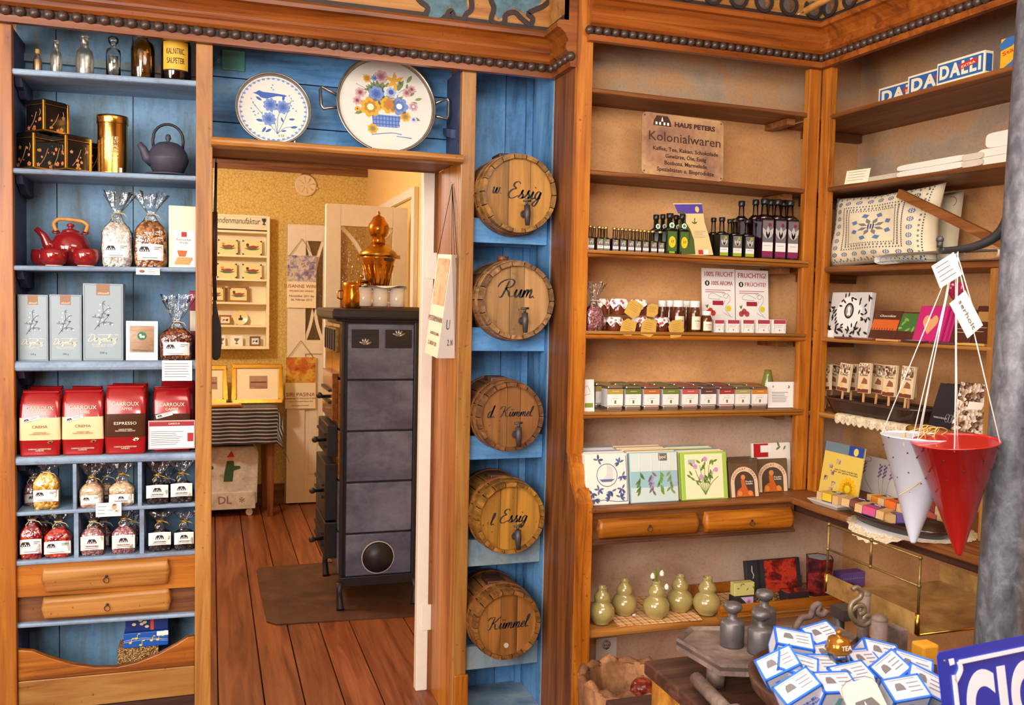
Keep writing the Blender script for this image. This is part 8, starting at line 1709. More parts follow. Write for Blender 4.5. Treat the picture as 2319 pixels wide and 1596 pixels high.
def sunset(o, w, h): MB().box(-w*.49, w*.49, -.0006, 0, h*.35, h*.7).obj('orange_sky', paint(206, 96, 36), o); text('Chocolate', h*.1, CREAM, o, (0, -.0008, h*.82), wid=w*.6, shear=.3); leafs(o, [(w*(-.45+.1*i), h*.35, h*.08, 1.5) for i in range(9)], INK, -.0007)
def green_(o, w, h): MB().box(-w*.49, w*.49, -.0006, 0, h*.35, h*.95).obj('leaf_picture', paint(70, 110, 50), o); leafs(o, [(w*(-.3+.12*i), h*(.45+.08*(i % 4)), w*.2, i*.9) for i in range(8)], paint(130, 170, 80), -.0008)
def heart_(o, w, h): p = [(0, -.9), (.5, -.35), (.85, .1), (.85, .5), (.6, .78), (.3, .75), (0, .45), (-.3, .75), (-.6, .78), (-.85, .5), (-.85, .1), (-.5, -.35)]; MB().prism([(a*w*.3, h*.5+b*h*.3) for a, b in smooth_pts(p+[p[0]], 3)[:-1]], -.0008, 0).obj('gold_heart', paint(220, 160, 110), o)
def plain_(o, w, h): MB().box(-w*.4, w*.4, -.0006, 0, h*.6, h*.85).obj('gold_print', paint(176, 130, 70), o); strips(o, CREAM, -w*.3, w*.3, h*.45, 2, h*.1, -.0006, .001)
bar('chocolate bar with an orange sunset wrapper', 1965, 2024, 703, .03, CHB2, sunset, .35); bar('chocolate bar with a green leaf wrapper', 2012, 2074, 706, .035, CHB2, green_, .35)
bar('pink chocolate bar with a gold heart', 2066, 2128, 692, .03, paint(190, 40, 110, .35), heart_, .3)
for i in range(4): bar('plain pink chocolate bar, %s behind the heart bar' % ordn[i], 2078+i*13, 2140+i*13, 692+i, .045+.012*i, paint(186, 44, 110, .35), lambda o, w, h: strips(o, paint(220, 120, 160), -w*.3, w*.3, h*.8, 2, h*.1, -.0006, .001), .3)
bar('brown chocolate bar with gold print behind the white tag', 2150, 2196, 700, .05, CHB2, plain_, .3); bar('brown chocolate bar with gold print at the shelf end', 2198, 2238, 692, .06, CHB2, plain_, .25)
for i, (x0, x1, c) in enumerate(((1885, 1925, (110, 60, 44)), (1930, 1975, (126, 74, 52)), (1982, 2030, (206, 150, 100)), (2036, 2090, (70, 44, 50)), (2104, 2160, (90, 60, 60)), (2166, 2226, (196, 160, 80)))):
    s, w_, h = fitw(x0, 765, x1, 775, .0, 0); o = sthing('chocolate_slab', 'small flat chocolate slab lying at the shelf edge, %s from left' % ordn[i], 'chocolate', s, .012, wz(3, s), .08*(i % 3-1), 0, 'flat chocolate slabs'); MB().box(-w_*.48, w_*.48, -.011, .018, 0, .007).obj('slab', paint(*c, .3), o, bevel=.002); MB().box(-w_*.3, w_*.3, -.006, .012, .007, .0074).obj('label', CREAM if i % 2 else CHB2, o)
# tray of lolly packs, lace, black chocolate
bs, bw, bh = fitw(1856, 900, 2072, 935, .02, wz(4, .2)); z4 = wz(4, bs)
o = sthing('wicker_basket', 'dark glossy shallow basket holding chocolate lolly packs', 'basket', bs, .09, z4+.002); bd = .15
MB().grid(lambda u, v: (lambda p: (p[0], p[1], .048*v+.004*math.sin(u*60)*v))(sup(u, bw*(.88+.12*v), bd*(.88+.12*v), .5)), 48, 4, closeu=True).obj('wall', plain('dark_lacquer', rgb(58, 38, 32), .25, 0, .5, .4, .4), o); MB().tube([sup(i/40, bw, bd, .5)+(.049,) for i in range(40)], .005, 6, closed=True).obj('rim', plain('dark_rim', rgb(70, 46, 38), .3, 0, .5, .3, .3), o); MB().prism([sup(i/40, bw*.88, bd*.88, .5) for i in range(40)], 0, .003, 'xy').obj('base', DARKW['x'], o)
COW = cells('milk_spots', [(.3, rgb(110, 70, 44)), (.5, rgb(214, 180, 140)), (.7, rgb(236, 220, 196))], 90)
for i, (cx, yt, off, tilt) in enumerate(((1868, 826, .05, -.1), (1878, 824, .12, .1), (1903, 822, .04, .06), (1925, 824, .11, -.04), (1953, 822, .04, -.03), (1980, 824, .1, .05), (2010, 827, .045, -.02), (2046, 829, .05, .03), (2056, 830, .11, -.05))):
    s, w_, h = fitw(cx-17, yt, cx+17, yt+60, off, z4+.005); o = sthing('lolly_pack', 'cocoa lolly pack with a cow picture, %s from left in the basket' % ordn[i], 'lolly', s, off, z4+.006, 0, -.08, 'chocolate lolly packs', tilt); w_ = .055
    MB().box(-w_/2, w_/2, 0, .012, h*.42, h).obj('card', paint(226, 200, 160), o, bevel=.001); MB().box(-w_*.48, w_*.48, -.0006, 0, h*.8, h*.98).obj('cow_print', COW, o); MB().box(-w_*.48, w_*.48, -.0006, 0, h*.43, h*.5).obj('brown_strip', paint(120, 60, 40), o); MB().prism([(w_*.1-w_*.3, h*.6), (w_*.35, h*.6), (w_*.3, h*.68), (w_*.0, h*.72), (-w_*.1, h*.66)], -.0006, 0).obj('printed_chocolate', paint(150, 92, 60), o); dots(o, [(-w_*.15, h*.54)], w_*.18, paint(226, 190, 110), -.0008, 'yellow_oval'); text('Choc', h*.07, INK, o, (0, -.0009, h*.77), wid=w_*.7); MB().box(-.003, .003, .003, .008, 0, h*.42).obj('stick', paint(220, 170, 110), o)
s, w_, h = fitw(2096, 870, 2166, 950, .05, wz(4, .5))
for i in range(3):
    o = sthing('black_chocolate', 'black chocolate pack with grey loops'+(' at the front' if i == 0 else ', %s behind it' % ordn[i-1]), 'chocolate', s+.012*i, .05+.016*i, wz(4, s)+.001, -.1, -.3, 'black chocolate packs'); MB().box(-.055, .055, 0, .012, 0, h*1.03).obj('pack', plain('matt_black', rgb(34, 34, 40), .35) if 'matt_black' not in MATS else MATS['matt_black'], o, bevel=.0015)
    if i == 0: text('TRINKSCHOKOLADE', .008, paint(170, 170, 170), o, (-.01, -.0006, h*.22), wid=.06); stems(o, [[(.02+.014*j+.008*math.cos(a), h*.24+.013*math.sin(a)) for a in [2*PI*q_/12 for q_ in range(13)]] for j in range(3)], paint(150, 150, 150), -.0006, .0008, 'printed_loops')
s, w_, h = fitw(2158, 866, 2226, 960, .03, wz(4, .65)); o = sthing('coffee_napkins', 'napkin pack printed with coffee beans and cups', 'napkins', s, .035, wz(4, s)+.001, .1, -.25); MB().box(-.06, .06, 0, .018, 0, h).obj('napkins', cells('bean_print', [(.3, rgb(96, 64, 46)), (.5, rgb(180, 146, 112)), (.7, rgb(232, 214, 190))], 85), o, bevel=.002); MB().prism([(-.02, h*.45), (.03, h*.48), (.034, h*.62), (-.016, h*.62)], -.0006, 0).obj('printed_cup', paint(236, 226, 208), o)
def lace_mat(): 
    mt = cells('lace', [(.3, rgb(216, 200, 168)), (.6, rgb(236, 222, 192)), (.9, rgb(196, 176, 140))], 160, .8, .15); return mt
LACE = lace_mat()
s, w_, h = fitw(1892, 950, 2055, 960, -.004, 0); o = sthing('lace_edging', 'cream crochet lace edging hanging from the basket shelf', 'lace', s, -.006, wz(4, s)); ns = 12
MB().grid(lambda u, v: (w_*(u-.5), -.002-.002*math.sin(u*40)+.1*max(0, .3-v), .004-.035*max(0, v-.25)*(1+.35*abs(math.sin(u*PI*ns)))), 96, 5).obj('lace', LACE, o, recalc=False)

# ---- ledge of the side unit
LB = LGZ+.001
p = sl(PZ(1885, 1128, LB)); a = sl(PW(1850, 1060, p[1]))[0]; b = sl(PW(1938, 1060, p[1]))[0]; h = PW(1895, 1006, p[1]).z-LB
o = sthing('cosmetics_leaflet', 'yellow leaflet with a marigold standing on the ledge', 'leaflet', (a+b)/2, p[1]+.01, LB, 0, -.15); w_ = b-a
MB().box(-w_/2, w_/2, 0, .004, 0, h).obj('sheet', paint(226, 196, 90), o); MB().box(-w_/2, w_/2, -.0006, 0, h*.82, h).obj('landscape', paint(110, 130, 140), o); MB().box(w_*.12, w_*.48, -.001, -.0006, h*.82, h).obj('blue_corner', paint(40, 70, 150), o); MB().prism([(w_*.3+.012*math.cos(k), h*.9+.014*math.sin(k)) for k in [2*PI*i/14 for i in range(14)]], -.0014, -.001).obj('emblem', paint(220, 200, 110), o)
flower(o, w_*.22, h*.22, w_*.22, paint(240, 180, 20), paint(226, 200, 40), -.0006, 13, 'printed_marigold'); text('NATURKOSMETIK\nfür die ganze Familie', h*.04, paint(110, 80, 40), o, (w_*.12, -.0006, h*.5), wid=w_*.6)
for k, (x, zz) in enumerate(((-.28, .52), (-.1, .62), (-.22, .4), (-.36, .28), (-.15, .2), (-.2, .08))): MB().box(w_*x-.01, w_*x+.01, -.0006, 0, h*zz, h*zz+.018).obj('photo', blotch('photo_%d' % k, [(.35, rgb(90, 60, 40)), (.6, rgb(220, 190, 160))], 60), o)
p = sl(PZ(1880, 1148, LB)); o = sthing('soap_dish', 'white rectangular dish holding a wrapped soap', 'dish', p[0], p[1]+.02, LB); DW = plain('dish_white', rgb(220, 222, 214), .25)
MB().hexa([(-.07, -.035, 0), (.05, -.035, 0), (.05, .035, 0), (-.07, .035, 0), (-.09, -.05, .016), (.07, -.05, .016), (.07, .05, .016), (-.09, .05, .016)]).obj('dish', DW, o, bevel=.003)
KR = cells('corrugated', [(.3, rgb(180, 140, 90)), (.7, rgb(214, 176, 124))], 120)
def soap(label, px, py, rz_, z, col2, size=(.1, .06, .028), roll=0, top=True):
    q = PZ(px, py, z); v = sl(q); o = sthing('soap_bar', label, 'soap', v[0], v[1], z, rz_, 0, 'wrapped soaps', roll); a, b, c = size
    m = MB()
    n = 18
    for i in range(n): x0_ = -a/2+a*i/n; m.box(x0_, x0_+a/n*.62, -b/2, b/2, 0, c)
    MB().box(-a/2+.0008, a/2-.0008, -b/2+.001, b/2-.001, .0008, c-.0008).obj('card_wrap', paint(206, 168, 112), o); w_ = m.obj('corrugation', paint(214, 176, 120), o); w_['kind'] = 'stuff'
    MB().box(-a*.24, a*.24, -b/2-.0008, b/2+.0008, -.0004, c+.0008).obj('blue_band', paint(34, 52, 116), o); MB().box(-a*.22, a*.22, -b/2-.0012, b/2*.2, c*.1, c+.0012).obj('band_picture', col2, o); text('Seife', .012, PAPER, o, (0, b*.32, c+.0014), rot=(0, 0, 0)); return o
s1 = soap('wrapped soap with a yellow label on the white dish', 1888, 1135, .05, LB+.0165, paint(226, 190, 50))
# tray with soaps
p = sl(PZ(2035, 1178, LB+.02)); o = sthing('soap_tray', 'dark oval tray full of wrapped soaps on the ledge', 'tray', p[0]+.0, p[1]+.0, LB); TR_ = .19; tc0 = (p[0], p[1])
MB().lathe([(0, .004), (TR_*.8, .004), (TR_*.97, .028), (TR_, .03), (TR_*1.03, .028), (TR_*.86, 0), (0, 0)], 40, sy=.48).obj('tray', plain('tray_dark', rgb(52, 32, 24), .3, 0, .5, .4, .3), o)
for i, (px, py, rz_, c, zz, ro) in enumerate(((1945, 1150, .5, (120, 60, 40), .02, .12), (1978, 1165, .3, (200, 80, 120), .034, .1), (2000, 1142, -.15, (230, 140, 40), .024, .0), (2030, 1152, .1, (226, 110, 40), .05, .05), (2034, 1180, 1.3, (110, 90, 150), .022, 0), (2112, 1172, .4, (190, 80, 60), .022, 0), (2128, 1158, -.3, (150, 60, 40), .05, .1), (2074, 1160, .2, (90, 90, 140), .03, 0))):
    soap('wrapped soap with a blue band, %s from left in the dark tray' % ordn[i], px, py, rz_, LB+zz, paint(*c), (.098, .058, .026), ro)
p = sl(PZ(1975, 1135, LB)); a = sl(PW(1930, 1085, p[1]+.1))[0]; b = sl(PW(2034, 1085, p[1]+.1))[0]; h = PW(1982, 1036, p[1]+.1).z-LB; w_ = b-a
o = sthing('lavender_napkins', 'pale napkin pack with lavender sprigs in glossy film', 'napkins', (a+b)/2, p[1]+.1, LB, 0, -.18); MB().box(-w_/2, w_/2, 0, .02, 0, h).obj('napkins', plain('lavender_white', rgb(222, 212, 206), .15, 0, .5, .6), o, bevel=.003); LAV = paint(140, 104, 160)
for x0 in (-.3, .05, .15, .3): stems(o, [[(w_*(x0*.5+.1), h*.05), (w_*x0*.9, h*.4), (w_*x0, h*.8)]], GRN, -.0006, .0007); dots(o, [(w_*x0+.005*((j*7) % 3-1), h*(.5+.035*j)) for j in range(10)], .0042, LAV, -.001, 'printed_lavender')
stems(o, [[(-w_*.28+.022*math.cos(a), h*.9+.009*math.sin(a)) for a in [2*PI*i/14 for i in range(15)]]], GREYINK, -.0006, .0007, 'printed_oval')
p = sl(PZ(2010, 1222, LB)); o = sthing('lace_doily', 'oval white doily with blue embroidery on the ledge edge', 'doily', tc0[0]+.02, tc0[1]+.03, LB-.0005); EM = .2
m = MB(); n = 72; Rd = .19
m.grid(lambda u, v: (lambda a, k: (k*math.cos(a), k*math.sin(a)*.92, .0008 if k*math.sin(a)*.92 > -.145 else .0008-(-.145-k*math.sin(a)*.92)*.9))(2*PI*u, Rd*v*(1+.02*math.sin(2*PI*u*30)*(v > .9))), n, 14, closeu=True); m.obj('cloth', plain('doily_white', rgb(220, 222, 224), .8), o, recalc=False)
m = MB().grid(lambda u, v: (lambda a, k: (k*math.cos(a), k*math.sin(a)*.92, .0014 if k*math.sin(a)*.92 > -.145 else .0014-(-.145-k*math.sin(a)*.92)*.9))(2*PI*u, Rd*(.88+.15*v)*(1+.015*math.sin(2*PI*u*36)*v)), 144, 2, closeu=True); m.obj('lace_border', LACE, o, recalc=False)

# ---------------------------------------------------------------- foreground: iron column, paper cones, shop scale, bowl
YPOL = 1.45
b0, b1 = P(2264, 1426, YPOL), P(2362, 0, YPOL); ax = (b1-b0)
col_ = thing('iron_column', 'thick grey iron column at the right with a bent hook arm', 'column')
ZINC = blotch('galvanised', [(.3, rgb(60, 62, 68)), (.5, rgb(86, 88, 94)), (.68, rgb(116, 118, 124))], 45, (1, 1, .6), .42, .12, 70, .6)
d_ = ax/ax.z; foot = b0+d_*(0-b0.z); topc = b0+d_*(2.8-b0.z); rb_ = .0475
MB().tube([tuple(foot+(topc-foot)*t) for t in [0, .25, .5, .75, 1]], [rb_, rb_, rb_, rb_*.98, rb_*.97], 32).obj('shaft', ZINC, col_)
MB().tube([tuple(foot), tuple(foot+Vector((0, 0, .03)))], .08, 28).obj('foot_plate', ZINC, col_)
YC_ = 1.5
arm = [P(2296, 440, YC_-.02), P(2288, 480, YC_-.01), P(2270, 520, YC_), P(2240, 545, YC_), P(2200, 560, YC_), P(2160, 566, YC_), P(2130, 567, YC_)]
MB().tube([tuple(P(2330, 420, YPOL))]+smooth_pts([tuple(v) for v in arm], 4), [.014-.0075*i/25 for i in range(26)], 10).obj('hook_arm', IRON_D, col_)
e = P(2128, 560, YC_); MB().tube([tuple(e), tuple(e+Vector((0, 0, .012)))], .006, 8).ball(tuple(e+Vector((0, 0, .016))), .008, n=10).obj('arm_knob', IRON, col_)
hook = P(2165, 566, YC_)
def cone(label, x0, x1, yr, tx, ty, Y, mat, inner, rimy, seed):
    a, b = P(x0, yr, Y), P(x1, yr, Y); c = (a+b)/2; R = (b-a).length/2*.985; t = P(tx, ty, Y); axv = c-t; L = axv.length
    M = axv.to_track_quat('Z', 'Y').to_matrix(); o = thing('paper_cone', label, 'cone', tuple(t), 0, 'hanging paper cones'); o.rotation_euler = M.to_euler()
    MB().lathe([(.0045, 0), (.007, .004), (R, L), (R+.0012, L), (R+.0012, L+.002), (R-.001, L+.002), (R-.0015, L), (.006, .012)], 48).obj('cone', mat, o); MB().lathe([(R-.0018, L-.0005), (.012, .04)], 48).obj('inside', inner, o)
    r = random.Random(seed); m = MB()
    for i in range(60):
        z = .03+L*.93*((i//6)+.5*(i % 2)*.6)/10; aa = (i % 6)*PI/3+(.5 if (i//6) % 2 else 0); k = (R/L)*z+.0015
        if z < L: m.ball((k*math.cos(aa), k*math.sin(aa), z), .002, n=6)
    d = m.obj('dots', INK, o); d['kind'] = 'stuff'
    Mi = M.inverted(); hl = Mi @ (hook-Vector(t))
    for k in range(4):
        aa = PI/4+k*PI/2; MB().tube([(R*.98*math.cos(aa), R*.98*math.sin(aa), L-.004), tuple(hl+Vector((.003*k-.004, 0, 0)))], .0011, 5).obj('string', PAPER, o)
    return o, t, L, R
CWH = plain('white_enamel_paper', rgb(216, 220, 232), .35, 0, .5, .15); CRD = plain('red_enamel_paper', rgb(176, 26, 22), .28, 0, .5, .35)
cone('white paper cone with tiny dots hanging by strings', 2014, 2146, 988, 2068, 1229, YC_+.05, CWH, CWH, 0, 1); o, t, L, R = cone('red paper cone with tiny dots hanging by strings', 2087, 2236, 1000, 2172, 1256, YC_-.045, CRD, CRD, 0, 2)
rf = thing('raffia_bow', 'tangle of pale raffia curls spilling from the white cone', 'raffia', tuple(P(2070, 985, YC_+.05))); m = MB(); r = random.Random(5)
for i in range(7):
    p0 = Vector((r.uniform(-.03, .03), r.uniform(-.03, .01), -.01)); m.tube(smooth_pts([tuple(p0), (p0.x+r.uniform(-.03, .03), p0.y-.01, .02), (p0.x+r.uniform(-.04, .04), p0.y, .012), (p0.x+r.uniform(-.05, .05), p0.y+.01, -.004)], 4), .0011, 4)
m.tube(smooth_pts([(-.04, -.02, .0), (-.052, -.03, .012), (-.05, -.03, -.02), (-.01, -.04, -.05), (.005, -.04, -.075), (-.03, -.04, -.1), (-.06, -.03, -.12)], 5), .0011, 4); m.obj('raffia', paint(206, 176, 110), rf)['kind'] = 'stuff'
def hang_tag(label, c, Y, w_, h_, rot, writing):
    p = P(*c, Y); o = thing('hang_tag', label, 'tag', tuple(p), 0, None, (0, rot, 0)); MB().prism([(-w_/2, -h_/2), (w_/2, -h_/2), (w_/2, h_/2), (-w_/2, h_/2)], 0, .0012).obj('card', PAPER, o); writing(o, w_, h_)
    M_ = Matrix.Rotation(rot, 3, 'Y'); hl = M_.inverted() @ (hook-p); MB().tube([(0, -.0005, h_*.42), tuple(hl)], .001, 5).obj('string', PAPER, o)
def wr1(o, w, h): strips(o, GREYINK, -w*.4, w*.35, h*.35, 4, h*.2, -.0006, .0016, 'handwriting', 6)
def wr2(o, w, h): text('serholt', h*.3, GREYINK, o, (0, -.0008, 0), wid=w*.82)
hang_tag('white handwritten tag hanging just below the hook arm', (2145, 612), YC_-.02, .062, .05, -.5, wr1); hang_tag('white tag with slanted grey lettering hanging above the red cone', (2189, 712), YC_-.06, .084, .046, .95, wr2)
p = P(2167, 660, YC_+.03); o = thing('red_heart', 'glossy dark red heart hanging behind the white tags', 'ornament', tuple(p)); m = MB()
def hrt(u, v):
    a = 2*PI*u; x = 16*math.sin(a)**3; zz = 13*math.cos(a)-5*math.cos(2*a)-2*math.cos(3*a)-math.cos(4*a); k = math.sin(PI*v); return (x*.0016*k, .012*math.cos(PI*v), zz*.0018*k)
m.grid(hrt, 36, 10, closeu=True).obj('heart', plain('heart_red', rgb(140, 16, 56), .15, 0, .5, .6), o); MB().tube([(0, 0, .018), tuple(hook-p)], .001, 5).obj('string', PAPER, o)

# shop counter, scale base
CT = .60
ct = thing('shop_counter', 'dark wooden shop counter carrying the scale and tea boxes', 'counter', (1.19, 1.42, 0))
MB().box(-.32, .31, -.5, .46, CT-.03, CT).obj('counter_top', DARKW['x'], ct, bevel=.004); MB().box(-.3, .29, -.46, .42, .05, CT-.03).obj('body', PINE['x'], ct); MB().box(-.29, .28, -.44, .4, 0, .05).obj('plinth', DARKW['x'], ct)
BT = .735
sb = thing('counter_scale', 'old wooden shop scale with octagonal platform, iron scrolls and brass pan', 'scale', (1.2, 1.45, CT))
z_ = BT-CT
OLDW = blotch('worn_golden_wood', [(.3, rgb(80, 44, 18)), (.45, rgb(150, 96, 34)), (.6, rgb(196, 136, 54)), (.8, rgb(120, 70, 28))], 10, (1, 1, .5), .45)
MB().box(-.285, .29, -.3, .29, .001, z_-.03).obj('base_box', OLDW, sb, bevel=.003); MB().box(-.295, .3, -.315, .31, z_-.03, z_).obj('base_top', DARKW['x'], sb, bevel=.004)
RUST = blotch('rusty_iron', [(.3, rgb(74, 58, 52)), (.5, rgb(110, 92, 84)), (.7, rgb(142, 120, 106))], 12, (1, 1, 1), .6, .3)
oc = [PZ(*p_, .8) for p_ in ((1532, 1447), (1562, 1422), (1800, 1420), (1900, 1422), (1940, 1446), (1880, 1500), (1690, 1508), (1632, 1506))]
ol = [(v.x-1.2, v.y-1.45) for v in oc]; pz = .8-CT
pf_ = MB().prism(ol, pz-.012, pz-.004, 'xy').obj('platform', RUST, sb)
cxo = sum(a for a, b in ol)/8; cyo = sum(b for a, b in ol)/8
for i in range(8):
    a, b = ol[i], ol[(i+1) % 8]; ai, bi = [(cxo+(q[0]-cxo)*.95, cyo+(q[1]-cyo)*.95) for q in (a, b)]
    MB().hexa([(a[0], a[1], pz-.022), (b[0], b[1], pz-.022), (bi[0], bi[1], pz-.022), (ai[0], ai[1], pz-.022), (a[0], a[1], pz+.004), (b[0], b[1], pz+.004), (bi[0], bi[1], pz-.003), (ai[0], ai[1], pz-.003)]).obj('platform_rim', RUST, pf_)
MB().tube([(cxo-.14, cyo-.02, z_), (cxo-.14, cyo-.02, pz-.02)], .02, 10).obj('platform_leg', RUST, sb); MB().tube([(cxo+.1, cyo, z_), (cxo+.1, cyo, pz-.02)], .02, 10).obj('platform_leg', RUST, sb)
v0, v1 = P(1578, 1480, 1.6), P(1665, 1560, 1.42); MB().tube([(v0.x-1.2, v0.y-1.45, .155), (v1.x-1.2, v1.y-1.45, .155)], .014, 10).obj('lever_arm', RUST, sb); MB().box(v1.x-1.2-.02, v1.x-1.2+.02, v1.y-1.45-.015, v1.y-1.45+.02, z_, .175).obj('lever_block', RUST, sb, bevel=.004)
# pillars and beam
for px_, py0, py1, Y_, r_ in ((1992, 1402, 1500, 1.5, .0165), (1958, 1345, 1420, 1.6, .013)):
    t_ = P(px_, py0, Y_); q_ = P(px_, py1, Y_); MB().tube([(t_.x-1.2, Y_-1.45, z_), (t_.x-1.2, Y_-1.45, t_.z-CT)], r_, 12).ball((t_.x-1.2, Y_-1.45, t_.z-CT), r_*1.05, 1, 1, .6, 12).obj('pillar', RUST, sb)
bm0, bm1 = P(1900, 1478, 1.5), P(2190, 1455, 1.55); MB().box(bm0.x-1.2, .3, .05, .075, z_+.01, z_+.035).obj('beam', RUST, sb, bevel=.004); MB().box(P(2030, 1450, 1.5).x-1.2, P(2030, 1450, 1.5).x-1.18, .04, .085, z_, P(2030, 1425, 1.5).z-CT).obj('beam_post', RUST, sb)
sc_ = [(1975, 1405), (1955, 1415), (1935, 1405), (1926, 1385), (1930, 1365), (1948, 1352), (1950, 1338), (1940, 1330), (1930, 1335)]; sc2 = [(1926, 1385), (1940, 1372), (1955, 1372), (1956, 1386), (1944, 1390)]; sc3 = [(1972, 1412), (1970, 1395), (1958, 1394), (1956, 1402)]
for s_ in (sc_, sc2, sc3): MB().tube([(P(a, b, 1.52).x-1.2, 1.52-1.45, P(a, b, 1.52).z-CT) for a, b in smooth_pts(s_, 4)], .0055, 8).obj('iron_scroll', plain('aged_bronze', rgb(136, 118, 92), .45, .5, .5, 0, .3) if 'aged_bronze' not in MATS else MATS['aged_bronze'], sb)
s4 = [(1800, 1425), (1815, 1400), (1835, 1395), (1842, 1375), (1855, 1368), (1850, 1385), (1862, 1392), (1872, 1382)]; MB().tube([(P(a, b, 1.62).x-1.2, 1.62-1.45, P(a, b, 1.62).z-CT) for a, b in smooth_pts(s4, 4)], .007, 8).obj('iron_scroll', RUST, sb)
# brass pan with gallery rails
ZP = .85; pan = thing('brass_pan', 'square brass weighing pan with a rod gallery', 'pan', (0, 0, 0))
XA, XBp, YA, YBp = 1.475, 1.83, 1.575, 1.885; zb_ = ZP-.045
PANM = blotch('pan_brass', [(.3, rgb(96, 72, 40)), (.5, rgb(140, 106, 58)), (.7, rgb(176, 140, 84))], 9, (1, 1, 1), .35, .05, 60, .6)
MB().box(XA, XBp, YA, YBp, zb_-.004, zb_).obj('floor', PANM, pan, bevel=.001); MB().box(XA-.003, XA, YA, YBp, zb_-.004, ZP).obj('side_wall', PANM, pan); MB().box(XBp, XBp+.003, YA, YBp, zb_-.004, ZP).obj('side_wall', PANM, pan)
MB().tube([(XA, YA, zb_), (XA, YA, ZP)], .006, 10).obj('corner_post', BRASS, pan); MB().tube([(XA, YBp, zb_), (XA, YBp, ZP)], .006, 10).obj('corner_post', BRASS, pan); MB().tube([(XA, YA, zb_-.002), (XBp, YA, zb_-.002)], .003, 6).obj('front_bead', BRASS, pan)
gz = [P(1893, 1172, YBp).z, P(1980, 1195, (YA+YBp)/2+.0).z, P(2075, 1235, YA).z]; gt = ZP+.125; gm = ZP+.062
for y_ in (YBp, (YA+YBp)/2, YA): MB().tube([(XA, y_, ZP if y_ != (YA+YBp)/2 else gm), (XA, y_, gt)], .003, 8).obj('gallery_post', BRASS_O, pan); MB().ball((XA, y_, gt), .0055, n=8).obj('gallery_knob', BRASS_O, pan); MB().ball((XA, y_, gm), .0055, n=8).obj('gallery_knob', BRASS_O, pan)
for g_ in (gt, gm): MB().tube([(XA, YA, g_), (XA, YBp, g_)], .0028, 8).obj('gallery_rail', BRASS_O, pan)
MB().box(XA-.05, XBp-.08, YBp-.13, YBp-.08, zb_-.03, zb_-.004).obj('pan_arm', IRON, pan); MB().tube([(XA-.04, YBp-.1, CT+.001), (XA-.04, YBp-.1, zb_-.03)], .014, 12).obj('pan_foot', IRON, pan)
# iron weights
WT = plain('weight_iron', rgb(104, 98, 98), .4, .45, .5, 0, .35)
for px_, py_, r_, ht_, lb in ((1657, 1466, .0255, .094, 'iron weight with a knob, leftmost on the platform'), (1721, 1482, .0265, .092, 'iron weight with a knob, nearest the tea boxes'), (1729, 1438, .026, .098, 'tall dark iron weight standing behind the other two')):
    q_ = PZ(px_, py_-6, .797); o = thing('iron_weight', lb, 'weight', (q_.x, q_.y, .7965), 0, 'iron weights'); MB().lathe([(r_*.95, 0), (r_, .003), (r_, ht_*.52), (r_*.9, ht_*.57), (r_*.5, ht_*.6), (r_*.36, ht_*.64), (r_*.36, ht_*.76)], 28).obj('body', WT, o); MB().lathe([(r_*.36, ht_*.74), (r_*.66, ht_*.8), (r_*.8, ht_*.88), (r_*.66, ht_*.96), (r_*.25, ht_), (0, ht_)], 24).obj('knob', WT, o)

